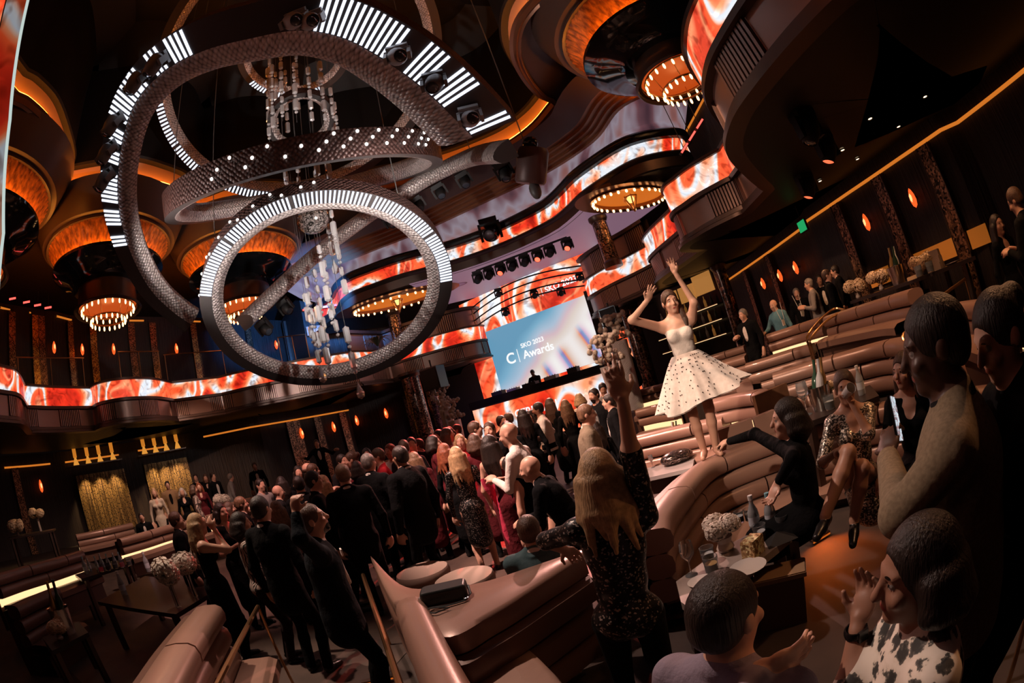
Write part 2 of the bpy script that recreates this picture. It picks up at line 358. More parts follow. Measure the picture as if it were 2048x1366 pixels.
def sconce(p, label, face, sc=1.0):
    r = empty('wall_sconce', p, math.atan2(face.y, face.x) + PI / 2); r.scale = (sc, sc, sc)
    tag(r, label, 'sconce', 'flame-shaped amber wall sconces')
    link(_sm, 'shade', r, (0, 0, 0)); link(_sc, 'lamp', r, (0, -.06, 0)); link(_sb, 'bracket', r, (0, 0, 0))
    return r
def near_wall(px, py, P, off=.12):
    """where a pixel's ray crosses a wall polyline in plan"""
    d = ray(px, py); best = None
    for a, b in zip(P, P[1:]):
        den = d.x * (b.y - a.y) - d.y * (b.x - a.x)
        if abs(den) < 1e-9: continue
        t = (a.x * (b.y - a.y) - a.y * (b.x - a.x)) / den; u = (a.x * d.y - a.y * d.x) / den
        if t > 0 and -0.001 <= u <= 1.001 and (best is None or t < best[0]):
            e = (b - a).normalized(); n = Vector((e.y, -e.x, 0))
            best = (t, Vector((d.x * t, d.y * t, ZC + d.z * t)) + n * off, n)
    return best[1], best[2]
for k, (px, py, nm) in enumerate([(1705, 485, 'beside the farthest big sconce'), (1795, 445, 'between the two big sconces'), (1900, 410, 'nearest the standing guests'), (1512, 600, 'far along the right wall'), (1566, 590, 'behind the lanyard guests')]):
    p, n = near_wall(px, py, RW, .06); pilaster(p, .75, 3.84, .26, PILASTER, 'bronze mosaic pilaster on the right wall ' + nm, n)
for px, py, nm in [(1741, 443, 'second nearest'), (1833, 395, 'nearest'), (1534, 565, 'farthest'), (1568, 549, 'fourth'), (1600, 533, 'third nearest')]:
    p, n = near_wall(px, py, RW, .14); sconce(p, nm + ' glowing amber sconce on the right wall', n, .9)
_l = [(38, 985), (600, 885), (640, 870), (690, 860), (815, 800), (590, 900)]
for k, (px, py) in enumerate(_l):
    p, n = near_wall(px, py, LW, .06); pilaster(p, .4, 3.72, .34, PILASTER, 'speckled mosaic pilaster on the left wall, number %s from the left' % ['one', 'three', 'four', 'five', 'six', 'two'][k], n)
for px, py, nm in [(80, 973, 'alone at the far left'), (600, 868, 'left of three in a row'), (664, 855, 'middle of three in a row'), (715, 841, 'right of three in a row'), (773, 827, 'near the stage column')]:
    p, n = near_wall(px, py, LW, .16); sconce(p, 'amber flame sconce on the lower left wall, ' + nm, n, 1.35)

# ---- balcony level back walls
def bz(px, py): return pz(px, py, 9.2)
LB = [Vector((q.x, q.y, 0)) for q in [Vector((-16.5, -1, 0)), bz(0, 616), bz(35, 622), bz(112, 633), bz(140, 640), bz(260, 642), bz(375, 643), bz(470, 645), bz(564, 648)]] + [Vector((-9.0, 20.4, 0)), Vector((-6.6, 22.4, 0)), Vector((-3.5, 24, 0))]
wb = wall(LB, 4.9, 9.4, 'wall_left_balcony', 'dark ribbed wall behind the left balcony', WALLDARK)
for seg in (((0, 616), (35, 625)), ((57, 626), (60, 627)), ((112, 633), (142, 641)), ((258, 642), (287, 642)), ((376, 643), (400, 644)), ((440, 645), (500, 646))):
    cove_seg(wb, [pz(x, y, 9.2) for x, y in seg], 9.2)
for k, (px, py, m) in enumerate([(83, 700, PILASTER), (70, 690, PILASTER_G), (141, 710, PILASTER_G), (188, 705, PILASTER_G), (265, 700, PILASTER), (307, 690, PILASTER), (391, 705, PILASTER_G), (500, 700, PILASTER), (578, 690, PILASTER), (24, 720, PILASTER)]):
    p, n = near_wall(px, py, LB, .06); pilaster(p, 4.95, 9.1, .32, m, 'mosaic pilaster behind the left balcony, %s' % ['greyish one next to a thin gilt strip', 'thin gilt strip at the far left', 'gilt one left of the bulb chandelier', 'gilt one under the bulb chandelier', 'dull one right of the bulb chandelier', 'dull one by the scaled ring end', 'gilt one left of the big ring', 'inside the big ring', 'behind the crystals', 'leftmost in the dark'][k], n)
for px, py, nm in [(105, 698, 'left of the two gilt pilasters'), (163, 702, 'between the two gilt pilasters'), (225, 701, 'right of the two gilt pilasters'), (350, 700, 'beside the big ring'), (548, 692, 'seen inside the big ring')]:
    p, n = near_wall(px, py, LB, .2); sconce(p, 'amber flame sconce above the left balcony, ' + nm, n, 1.3)
RB = [Vector((7.7, 16.5, 0)), Vector((7.6, 8, 0)), Vector((7.7, -3, 0))]
wall(RB, 4.9, 9.4, 'wall_right_balcony', 'dark wall behind the right balcony', WALLDARK, 9.0)

# ---- upper band (third tier) round the stage
UP = scallop([[(-7.6, 19.2), (-6.6, 18.5), (-6.0, 17.6), (-5.3, 17.05), (-4.4, 16.9), (-3.2, 16.8), (-1.5, 17.0), (-.3, 16.9), (.8, 16.55), (1.7, 16.05), (2.4, 15.5), (2.85, 14.75), (3.25, 13.85), (3.8, 13.1), (4.5, 12.35), (5.1, 12.1), (5.9, 12.1), (6.5, 12.3), (6.9, 12.9)]], 4)
root = empty('trim_upper_band', (0, 16.5, 0)); struct(root, 'upper curving LED band over the stage'); P = [p - Vector((0, 16.5, 0)) for p in UP]
mb = MB(); sweep2(mb, P, [(0, 7.6), (0, 8.0)], 0, True); mb.build('led_band', led_swirl('led_upper', 1.05, 1.2, 40.3), root)['label'] = 'narrow red and orange LED band'
mb = MB(); sweep2(mb, P, [(0, 8.0), (-.14, 8.02), (-.2, 8.12), (-.2, 8.24), (-.12, 8.32), (.3, 8.34), (.9, 8.34)]); mb.build('black_lip', BLKG, root)
mb = MB(); sweep2(mb, P, [(.0, 7.6), (-.03, 7.55), (.02, 7.5), (.12, 7.45), (.14, 7.15), (.2, 7.12)]); mb.build('lower_fascia', BRONZE_D, root)
# mural frieze between the soffit mouldings and the black lip
SOF = catmull([Vector((x, y, 0)) for x, y in ((-9.2, 18.6), (-7.2, 18.9), (-4.5, 18.6), (-1.8, 18.1), (1.3, 16.8), (3.0, 15.9), (4.5, 14.3), (5.1, 12.5), (6.2, 11.9), (7.4, 12.2))], 6)
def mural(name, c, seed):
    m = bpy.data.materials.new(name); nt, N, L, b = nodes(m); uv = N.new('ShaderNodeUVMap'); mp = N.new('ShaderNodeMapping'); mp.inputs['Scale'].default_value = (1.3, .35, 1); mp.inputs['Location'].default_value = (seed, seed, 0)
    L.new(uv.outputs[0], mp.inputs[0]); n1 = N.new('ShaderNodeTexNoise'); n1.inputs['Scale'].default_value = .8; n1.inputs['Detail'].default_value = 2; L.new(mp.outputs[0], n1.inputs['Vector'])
    r = ramp(N, c); L.new(n1.outputs['Fac'], r.inputs[0]); b.inputs['Base Color'].default_value = (.02, .02, .02, 1); L.new(r.outputs[0], b.inputs['Emission Color']); b.inputs['Emission Strength'].default_value = .42  # emission stands in for light falling on the painted mural
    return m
MUR = mural('pink_violet_glowing_mural', [(.28, (.03, .02, .04)), (.42, (.28, .12, .15)), (.53, (.58, .48, .58)), (.64, (.5, .2, .18)), (.78, (.05, .03, .06))], 2.0)
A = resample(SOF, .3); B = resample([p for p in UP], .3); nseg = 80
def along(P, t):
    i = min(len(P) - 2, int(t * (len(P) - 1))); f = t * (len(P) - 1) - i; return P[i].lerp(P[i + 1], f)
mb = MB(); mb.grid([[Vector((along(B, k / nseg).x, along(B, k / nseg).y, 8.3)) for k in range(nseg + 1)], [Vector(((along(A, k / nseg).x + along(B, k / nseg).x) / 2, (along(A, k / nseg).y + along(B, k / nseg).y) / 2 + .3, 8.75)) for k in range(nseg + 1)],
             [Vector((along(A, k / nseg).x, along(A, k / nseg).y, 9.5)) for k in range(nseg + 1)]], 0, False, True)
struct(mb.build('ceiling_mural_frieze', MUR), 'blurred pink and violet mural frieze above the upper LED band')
WOOD = M('brown_lacquered_soffit', (.085, .05, .038), .38, .1, bump=('noise', 5, .05, .01)); WOODL = M('copper_moulding', (.28, .13, .07), .3, .5)
mb = MB(); sweep2(mb, SOF, [(0, 9.5), (-.12, 9.52), (-.12, 9.62), (-.26, 9.64), (-.26, 9.74), (-.4, 9.76), (-.4, 9.86), (-.55, 9.88), (-.55, 10.0), (-.7, 10.02)]); struct(mb.build('trim_1', WOODL), 'stepped copper moulding at the edge of the brown ceiling')
mb = MB(); sweep2(mb, SOF, [(-.7, 10.02), (-1.6, 10.35)]); struct(mb.build('ceiling_cornice', WOOD), 'brown lacquered cornice')
# stage soffit with the painted face
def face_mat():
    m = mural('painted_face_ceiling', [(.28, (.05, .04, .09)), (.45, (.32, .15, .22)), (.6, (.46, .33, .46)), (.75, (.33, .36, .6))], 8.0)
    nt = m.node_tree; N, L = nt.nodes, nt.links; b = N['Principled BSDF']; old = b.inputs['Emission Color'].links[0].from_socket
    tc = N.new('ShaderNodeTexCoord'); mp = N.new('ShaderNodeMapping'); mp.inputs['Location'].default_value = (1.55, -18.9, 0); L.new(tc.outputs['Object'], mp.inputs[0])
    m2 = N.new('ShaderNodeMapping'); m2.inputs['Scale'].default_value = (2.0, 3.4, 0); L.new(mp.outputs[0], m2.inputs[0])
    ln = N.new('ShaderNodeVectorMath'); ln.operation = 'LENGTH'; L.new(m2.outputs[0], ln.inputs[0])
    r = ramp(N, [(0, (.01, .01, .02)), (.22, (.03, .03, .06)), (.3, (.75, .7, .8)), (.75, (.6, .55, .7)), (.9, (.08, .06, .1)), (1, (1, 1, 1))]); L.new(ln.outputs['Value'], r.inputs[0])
    mx = N.new('ShaderNodeMix'); mx.data_type = 'RGBA'; mx.blend_type = 'MULTIPLY'; mx.inputs[0].default_value = 1; L.new(old, mx.inputs[6]); L.new(r.outputs[0], mx.inputs[7]); L.new(mx.outputs[2], b.inputs['Emission Color']); b.inputs['Emission Strength'].default_value = .55  # painted face glows too, in place of light falling on it
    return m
pts = [(p.x, p.y) for p in resample(UP, .5) if -3.4 < p.x < 3.3]
poly = [Vector((x, y, 7.13)) for x, y in pts] + [Vector((6.3, 15.2, 7.13)), Vector((4.6, 19.2, 7.13)), Vector((-1.0, 21.9, 7.13)), Vector((-2.4, 21.6, 7.13))]
tri = geometry.tessellate_polygon([poly]); mb = MB(); mb.add(poly, tri); o = mb.build('ceiling_stage', face_mat(), smooth=False); struct(o, 'stage ceiling painted with a pale violet face and a dark eye')
# opera box ceilings with glowing coffers
def boxceil(c, r, name, lab):
    o = empty(name, (c[0], c[1], 7.1)); struct(o, lab)
    mb = MB(); mb.lathe([(r[0] * 1.02, 0), (r[0], .02), (r[0], .25)], 40); mb.lathe([(r[0] * 1.02, 0), (r[0] * 1.9, -.02)], 40)
    q = mb.build('coffer_rim', WOODL, o); q.scale = (1, r[1] / r[0], 1)
    mb = MB(); mb.lathe([(.001, .25), (r[0], .25)], 40); q = mb.build('coffer_glow', emis('amber_coffer_glow', (1, .26, .03), .55), o); q.scale = (1, r[1] / r[0], 1)
    return o
# the main ceiling with its scalloped oculus
OC = scallop([[(-9.6, -.5), (-9.0, 1.0), (-8.9, 2.6), (-9.15, 3.8)], [(-9.15, 3.8), (-9.1, 4.3), (-9.3, 5.3), (-10.0, 6.5), (-10.7, 7.4), (-11.3, 7.8)], [(-11.3, 7.8), (-10.5, 8.4), (-9.5, 9.2), (-9.0, 10.4), (-8.8, 11.6), (-9.2, 13.0)],
               [(-9.2, 13.0), (-7.8, 13.3), (-6.6, 14.2), (-5.8, 15.6)], [(-5.8, 15.6), (-4.2, 15.6), (-2.4, 16.1), (-.4, 16.2), (1.0, 15.9), (1.9, 15.5), (2.7, 14.7), (3.3, 13.6)],
               [(3.3, 13.6), (2.9, 13.15), (2.4, 12.0), (2.1, 10.7), (2.2, 9.4), (2.7, 8.5), (3.5, 7.7)], [(3.5, 7.7), (2.7, 6.8), (2.2, 5.4), (2.1, 4.0), (2.6, 2.6), (3.2, 2.2)], [(3.2, 2.2), (2.4, 1.2), (1.2, -.8), (-1, -1.9)], [(-1, -1.9), (-4, -2.4), (-7, -1.9), (-9.6, -.5)]], 5)
OC = OC[:-1]
outer = [Vector((x, y, 11)) for x, y in ((-24, -3), (-24, 26), (9, 26), (9, -3))]
inner = [Vector((p.x, p.y, 11)) for p in OC]
tri = geometry.tessellate_polygon([outer, inner[::-1]]); allv = outer + inner[::-1]
mb = MB(); mb.add(allv, tri); struct(mb.build('ceiling', WOOD, smooth=False), 'brown lacquered ceiling around the dark dome opening')
mb = MB(); sweep2(mb, OC, [(.3, 10.9), (.26, 10.8), (.2, 10.86), (.14, 10.82), (.1, 10.98), (0, 11.0)], 0, False, True); struct(mb.build('trim_2', WOODL), 'moulded rim of the dome opening')
mb = MB(); sweep2(mb, OC, [(.16, 11.02), (.2, 11.2), (.14, 11.62)], 0, False, True); struct(mb.build('trim_3', M('cove_plaster', (.62, .36, .2), .7)), 'plaster cove inside the dome opening')
mb = MB(); sweep2(mb, OC, [(.05, 11.0), (.04, 11.05), (.1, 11.05)], 0, False, True); struct(mb.build('trim_4', emis('dome_cove_amber', (1, .27, .03), 22.0)), 'amber light strip hidden in the dome cove')
mb = MB(); sweep2(mb, OC, [(.14, 11.62), (-.06, 11.64), (-.1, 11.72), (0, 11.8), (.1, 16), (-1.5, 17.2)], 0, False, True); mb.add([Vector((p.x, p.y, 17.0)) for p in OC], [tuple(range(len(OC)))]); struct(mb.build('ceiling_dome', BLK), 'black dome over the ring chandelier')

q_ = [Vector((p.x, p.y, 4.21)) for p in resample(RPATH, .4)] + [Vector((7.6, -2.5, 4.21)), Vector((7.9, 16.4, 4.21))]
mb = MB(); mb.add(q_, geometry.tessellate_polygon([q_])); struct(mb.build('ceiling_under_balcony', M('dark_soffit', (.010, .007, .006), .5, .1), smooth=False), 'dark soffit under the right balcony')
# ================================================================ STAGE
SC = Vector((1.1, 19.7, 0)); SU = Vector((.886, -.464, 0)); SN = Vector((-.464, -.886, 0)); SRZ = math.atan2(SU.y, SU.x)
def sp(a, n, z): return SC + SU * a + SN * n + Vector((0, 0, z))
def screen_mat():
    m = bpy.data.materials.new('screen_picture'); nt, N, L, b = nodes(m); uv = N.new('ShaderNodeUVMap'); sep = N.new('ShaderNodeSeparateXYZ'); L.new(uv.outputs[0], sep.inputs[0])
    def mth(op, a, c=None, v=None):
        q = N.new('ShaderNodeMath'); q.operation = op; L.new(a, q.inputs[0])
        if c is not None: L.new(c, q.inputs[1])
        if v is not None: q.inputs[1].default_value = v
        return q.outputs[0]
    nz = N.new('ShaderNodeTexNoise'); nz.inputs['Scale'].default_value = .45; nz.inputs['Detail'].default_value = 1; L.new(uv.outputs[0], nz.inputs['Vector'])
    d = mth('ADD', mth('SUBTRACT', mth('MULTIPLY', sep.outputs[0], v=.21), mth('MULTIPLY', sep.outputs[1], v=.30)), mth('MULTIPLY', nz.outputs['Fac'], v=.5))
    base = ramp(N, [(0, (.13, .33, .5)), (.12, (.2, .43, .6)), (.28, (.42, .54, .68)), (.38, (.68, .5, .55)), (.46, (.75, .64, .58)), (.6, (.86, .81, .79)), (1, (.9, .86, .85))]); L.new(d, base.inputs[0])
    w = N.new('ShaderNodeTexWave'); w.inputs['Scale'].default_value = .16; w.inputs['Distortion'].default_value = 5; w.inputs['Detail'].default_value = 1; w.inputs['Detail Scale'].default_value = .5
    mp = N.new('ShaderNodeMapping'); mp.inputs['Rotation'].default_value = (0, 0, -.55); mp.inputs['Location'].default_value = (.4, .2, 0); L.new(uv.outputs[0], mp.inputs[0]); L.new(mp.outputs[0], w.inputs['Vector'])
    pet = ramp(N, [(0, (.9, .84, .82)), (.3, (.75, .55, .46)), (.45, (.85, .3, .16)), (.55, (.3, .22, .5)), (.68, (.22, .36, .62)), (.8, (.75, .5, .66)), (1, (.93, .9, .88))]); L.new(w.outputs['Fac'], pet.inputs[0])
    msk = mth('SUBTRACT', mth('MULTIPLY', sep.outputs[0], v=.30), mth('MULTIPLY', sep.outputs[1], v=.55)); mr = N.new('ShaderNodeMapRange'); mr.inputs[1].default_value = .30; mr.inputs[2].default_value = .55; L.new(msk, mr.inputs[0])
    mx = N.new('ShaderNodeMix'); mx.data_type = 'RGBA'; L.new(mr.outputs[0], mx.inputs[0]); L.new(base.outputs[0], mx.inputs[6]); L.new(pet.outputs[0], mx.inputs[7])
    b.inputs['Base Color'].default_value = (.02, .02, .02, 1); L.new(mx.outputs[2], b.inputs['Emission Color']); b.inputs['Emission Strength'].default_value = .95
    return m
def text(s, parent, loc, size, rz, m, name='lettering', tilt=PI / 2, weight=.0):
    cu = bpy.data.curves.new('lettering', 'FONT'); cu.body = s; cu.size = size; cu.offset = weight; cu.extrude = .002
    t = bpy.data.objects.new('t', cu); COL.objects.link(t); dg = bpy.context.evaluated_depsgraph_get(); me = bpy.data.meshes.new_from_object(t.evaluated_get(dg)); bpy.data.objects.remove(t)
    me.materials.clear(); me.materials.append(m); o = link(me, name, parent, loc, (tilt, 0, rz)); return o
WHT = emis('white_lettering', (1, 1, 1), 1.0)
scr = empty('stage_screen', sp(0, 0, 2.67), SRZ); tag(scr, 'large stage video screen showing pale blue sky and orange petals', 'screen')
mb = MB(); mb.grid([[(-2.37, 0, 0), (2.37, 0, 0)], [(-2.37, 0, 2.62), (2.37, 0, 2.62)]], 0, False, True); mb.build('picture', screen_mat(), scr, smooth=False)
mb = MB(); mb.box((0, .1, 1.31), (4.74, .16, 2.62)); mb.box((2.52, .06, 1.31), (.28, .2, 2.9)); mb.build('housing', BLK, scr, smooth=False)
text('C', scr, (-1.72, -.03, .98), .62, 0, WHT, weight=.012)
mb = MB(); mb.box((-1.12, -.03, 1.2), (.02, .02, .55)); mb.build('divider_line', WHT, scr, smooth=False)
text('SKO 2023', scr, (-.9, -.03, 1.45), .26, 0, WHT, weight=.006); text('Awards', scr, (-.9, -.03, 1.0), .46, 0, WHT, weight=.01)
# curved LED wall behind and LED riser in front
wl = empty('wall_stage_led', sp(0, -.8, 0), SRZ); struct(wl, 'red and orange LED wall behind the stage screen')
mb = MB(); mb.grid([[(x, .25 * abs(x / 4) ** 2, z) for x in np.linspace(-4.0, 3.3, 24)] for z in (.6, 7.12)], 0, False, True); mb.build('led_panel', led_swirl('led_stage_back', .55, 1.35, 5.5), wl)
text('C', wl, (-.05, -.1, 6.05), .42, 0, WHT, weight=.01); text('SKO 2023', wl, (.55, -.1, 6.08), .36, 0, WHT, weight=.01)
mb = MB(); mb.box((.4, -.1, 6.2), (.02, .02, .4)); mb.build('divider_line', WHT, wl, smooth=False)
st = empty('stage', sp(-.1, 1.3, 0), SRZ); tag(st, 'raised stage with black deck and glowing red LED front', 'stage')
mb = MB(); mb.grid([[(-3.1, 0, .5), (2.95, 0, .5)], [(-3.1, 0, 2.2), (2.95, 0, 2.2)]], 0, False, True); mb.build('led_front', led_swirl('led_stage_front', .55, 1.25, 31.0), st, smooth=False)
mb = MB(); mb.box((0, .34, 2.36), (6.4, .68, .3)); mb.box((0, .36, 1.1), (6.4, .66, 2.2)); mb.build('deck', BLKG, st, smooth=False)
mb = MB(); mb.box((0, -.02, 2.2), (6.4, .06, .05)); mb.build('edge_trim', BRONZE_D, st, smooth=False)
text('CERIDIAN', st, (-1.2, -.03, 1.45), .42, 0, WHT, weight=.01)
_knob = MB().lathe([(.02, 0), (.02, .03), (0, .03)], 8).mesh('knob', M('knob_silver', (.4, .4, .42), .3, .5))
gear = M('deck_gear_grey', (.25, .25, .27), .4, .3)
for k, (a, w, h) in enumerate([(-1.9, .5, .16), (-1.2, .45, .1), (-.4, .6, .12), (.55, .5, .14), (1.5, .4, .2)]):
    r = empty('mixing_console', sp(a - .1, .9, 2.51), SRZ); tag(r, 'small grey audio unit on the stage deck, %s from the left' % ['first', 'second', 'third', 'fourth', 'fifth'][k], 'audio gear', 'audio units on the deck')
    mb = MB(); mb.box((0, 0, h / 2), (w, .35, h)); mb.build('case', gear if k % 2 else BLK, r, smooth=False); mb = MB()
    for q in range(4): link(_knob, 'knob', r, (-w / 3 + q * w / 4.5, 0, h))
# arched lighting pipes before the LED wall
for k, (z0, bul) in enumerate([(5.45, .4), (5.7, .5), (6.0, .45), (6.25, .5)]):
    path = [sp(a, .2 + bul * (1 - (a / 3.2) ** 2), z0 + .42 * math.sin(PI * (a + 3.2) / 6.4)) for a in np.linspace(-3.2, 3.2, 18)]
    mb = MB(); mb.tube(path, .03, 8); o = mb.build('lighting_pipe', BLK); tag(o, 'arched black lighting pipe over the stage screen, %s from the bottom' % ['lowest', 'second', 'third', 'topmost'][k], 'pipe', 'arched lighting pipes')
for k, z in enumerate([3.2, 3.9, 4.6, 5.3]):
    mb = MB(); mb.tube([sp(2.7, .0, z), sp(3.9, .1, z + .05)], .035, 8); tag(mb.build('lighting_pipe', BLK), 'short black pipe right of the stage screen, %s' % ['lowest', 'second lowest', 'second highest', 'highest'][k], 'pipe', 'short pipes right of the screen')
mb = MB(); mb.tube([Vector((pd(x, y, 17.4 - .12 * k).x, pd(x, y, 17.4 - .12 * k).y, 7.05)) for k, (x, y) in enumerate([(953, 545), (975, 536), (1000, 526), (1020, 520), (1045, 506), (1070, 494), (1097, 482), (1130, 464)])], .04, 8); tag(mb.build('lighting_pipe', BLK), 'black pipe under the stage arch carrying a row of moving lights', 'pipe')
# ---- moving lights
LENS = M('lens_glass', (.05, .06, .08), .08, .2, coat=1.0); GREYP = M('grey_fixture_plastic', (.12, .115, .11), .4, .1); PALEP = M('pale_fixture_plastic', (.34, .33, .32), .4, .1)
def moving_light(p, aim, s=.35, label='', body=None, lens=None, group='moving stage lights', up=Vector((0, 0, -1))):
    """base, yoke and tilting head hanging from p towards up; head aims at aim"""
    body = body or BLK; r = empty('moving_light', p); tag(r, label, 'stage light', group)
    q = Vector((0, 0, 1)).rotation_difference(-Vector(up)).to_matrix()
    mb = MB(); mb.box(q @ Vector((0, 0, -.12 * s)), (.8 * s, .6 * s, .24 * s), rot=q); mb.build('base', body, r, smooth=False)
    mb = MB()
    for k in (-1, 1): mb.box(q @ Vector((k * .43 * s, 0, -.55 * s)), (.12 * s, .3 * s, .75 * s), rot=q)
    mb.box(q @ Vector((0, 0, -.27 * s)), (.95 * s, .35 * s, .1 * s), rot=q); mb.build('yoke', body, r, smooth=False)
    c = q @ Vector((0, 0, -.7 * s)); d = (Vector(aim) - (Vector(p) + c)).normalized(); h = Vector((0, 0, 1)).rotation_difference(d).to_matrix()
    mb = MB(); mb.lathe([(.0, -.5 * s), (.2 * s, -.5 * s), (.32 * s, -.38 * s), (.36 * s, -.1 * s), (.33 * s, .2 * s), (.27 * s, .42 * s), (.24 * s, .45 * s)], 14, 0, c, h); hd = mb.build('head', body, r)
    mb = MB(); mb.lathe([(.0, .44 * s), (.15 * s, .45 * s), (.235 * s, .41 * s)], 14, 0, c, h); mb.build('lens', lens or LENS, hd)
    return r
REDL = emis('red_lamp_lens', (1, .06, .03), 5.0)
_ordinal = ['first', 'second', 'third', 'fourth', 'fifth', 'sixth', 'seventh', 'eighth', 'ninth', 'tenth', 'eleventh', 'twelfth']
for k, (x, y) in enumerate([(953, 545), (975, 536), (998, 527), (1021, 519), (1045, 506), (1070, 494), (1094, 485), (1127, 466)]):
    p = pd(x, y, 17.4 - .12 * k); p.z = 7.02; moving_light(p, p + Vector((-1.2, -2.2, -2.4)), .42, 'black moving light under the stage arch, %s from the left' % _ordinal[k], lens=REDL if k in (2, 5, 7) else LENS)
for k, (x, y) in enumerate([(1011, 625), (1069, 590), (1160, 555), (997, 587), (1122, 585)]):
    p = pd(x, y, 19.0); moving_light(p + Vector((0, 0, .2)), p + Vector((-1, -3, -1)), .34, 'black spot on the arched pipes, %s' % ['lower left', 'middle', 'right', 'leftmost by the painted ceiling', 'lower right'][k])
p = pd(974, 440, 16.2); moving_light(p, p + Vector((-.3, -1, -1)), .8, 'large black floodlight in front of the mural frieze', BLKG)
# pipes and lights of the far right rig
for k, (x, y) in enumerate([(1398, 250), (1383, 274), (1368, 298)]):
    mb = MB(); c = pd(x, y, 12.2); mb.box((0, 0, 0), (.42, .12, .08), .5, 0, Matrix.Rotation(-.7, 3, 'Y')); mb.box((0, -.07, 0), (.38, .03, .05), .5, 1, Matrix.Rotation(-.7, 3, 'Y'))
    mb.tube([(0, 0, 0), (0, 0, 2.6)], .012, 5, 0); tag(mb.build('batten_light', [BLK, emis('red_batten', (1, .08, .06), 2.5)], loc=c, smooth=False), 'red batten light above the right box, %s' % ['upper', 'middle', 'lower'][k], 'stage light', 'red battens over the right box')
for k, (x, y) in enumerate([(26, 598), (54, 605), (76, 611), (97, 616), (612, 620), (646, 615), (665, 612)]):
    c = pd(x, y, 17.5); mb = MB(); mb.box((0, 0, 0), (.34, .1, .09), math.radians(40), 0); q = Matrix.Rotation(math.radians(40), 3, 'Z') @ Vector((0, -.065, -.01)); mb.box(q, (.3, .03, .06), math.radians(40), 1)
    mb.tube([(0, 0, .04), (0, 0, .5)], .012, 6, 0); tag(mb.build('batten_light', [BLK, emis('red_batten', (1, .08, .06), 2.5)], loc=c, smooth=False), 'red batten light over the left balcony, %s' % ['leftmost', 'second from left', 'third from left', 'fourth from left', 'left one behind the crystals', 'middle one behind the crystals', 'right one behind the crystals'][k], 'stage light', 'red battens over the left balcony')
# ---- columns
def column(p, z0, z1, r, label):
    o = empty('column', (p.x, p.y, z0)); tag(o, label, 'column'); o['kind'] = 'structure'
    mb = MB(); mb.lathe([(r, .25), (r, z1 - z0 - .2)], 20); mb.build('shaft', mosaic('column_mosaic_%d' % int(p.x * 10 + 100), (.02, .014, .012), (.2, .13, .1), 22, .22, .8), o)
    mb = MB(); mb.lathe([(r * 1.25, 0), (r * 1.25, .18), (r * 1.05, .25)], 20, capb=True); mb.build('base', BRONZE_D, o); mb = MB(); mb.lathe([(r * 1.05, 0), (r * 1.3, .1), (r * 1.3, .2)], 20, capt=True, c=(0, 0, z1 - z0 - .2)); mb.build('capital', BRONZE_D, o)
column(pd(836, 815, 18.8), 0, 4.2, .36, 'tall round mosaic column left of the stage'); column(pd(868, 800, 21.6), 0, 4.2, .3, 'slimmer mosaic column behind the flower stand')
column(pd(784, 620, 20.4), 5.3, 7.1, .28, 'mosaic column inside the left opera box'); column(pd(1210, 480, 15.6), 5.3, 7.1, .25, 'mosaic column inside the right opera box')
column(pd(1262, 640, 17.2), 0, 4.2, .3, 'mosaic column right of the stage behind the dancing woman'); column(pd(1455, 590, 14.6), .7, 4.2, .2, 'slim mosaic column by the back bar')
# ---- glowing coffers, star lanterns and bulb rims of the two opera boxes
_bm = MB().ball((0, 0, 0), (.035, .035, .055), 8, 5).mesh('bulb', BULB)
def star(p, s, parent):
    mb = MB(); top, bot = Vector((0, 0, s)), Vector((0, 0, -s)); ring = [Vector((s * .55 * math.cos(q), s * .55 * math.sin(q), .15 * s)) for q in [PI * k / 3 for k in range(6)]]
    for k in range(6):
        for a, b in ((ring[k], ring[(k + 1) % 6]), (ring[k], top), (ring[k], bot)): mb.tube([a, b], .022, 5)
    o = mb.build('star_frame', BRASS, parent, p); mb = MB(); mb.ball((0, 0, 0), s * .3, 8, 6); mb.build('star_lamp', emis('star_lamp_glow', (1, .5, .16), 2.0), o); mb = MB(); mb.tube([(0, 0, s), (0, 0, s + .3)], .01, 5); mb.build('cord', BRASS, o)
def opera_coffer(c, rx, ry, rz, lab, n):
    o = empty('ceiling_coffer', (c.x, c.y, 7.06), rz); struct(o, lab); el = [(math.cos(q), math.sin(q)) for q in np.linspace(0, 2 * PI, 41)[:-1]]
    mb = MB(); mb.grid([[(rx * f * x, ry * f * y, z) for x, y in el] for f, z in ((1.5, .0), (1.12, .0), (1.12, -.05), (1.0, -.05), (1.0, .3))], 0, True); mb.build('rim', WOODL, o)
    mb = MB(); mb.add([(rx * 1.0 * x, ry * 1.0 * y, .06) for x, y in el], [tuple(range(40))[::-1]]); mb.build('glow_panel', emis('amber_coffer_panel', (1, .22, .02), .6), o)
    for k in range(n):
        q = 2 * PI * k / n; link(_bm, 'bulb', o, (rx * 1.05 * math.cos(q), ry * 1.05 * math.sin(q), -.09), None, (1.2, 1.2, 1.0))
    star(Vector((0, 0, -.05)), .42, o); lamp('POINT', 'coffer_lamp', (c.x, c.y, 6.7), None, 12, (1, .4, .12), .2)
opera_coffer(Vector((4.75, 13.9, 0)), 1.35, .75, .45, 'amber oval coffer with bulb rim above the right opera box', 30)
opera_coffer(Vector((-3.9, 18.3, 0)), 1.7, .85, .15, 'amber oval coffer with bulb rim above the left opera box', 34)
mb = MB(); mb.add([Vector((x, y, 7.14)) for x, y in ((-8.5, 19.8), (-6.1, 17.7), (-5.0, 17.2), (-3.2, 17), (-2.2, 17.2), (-2.0, 21.6), (-5, 23))], [tuple(range(7))]); struct(mb.build('ceiling_left_box', BRONZE_D, smooth=False), 'dark ceiling of the left opera box')
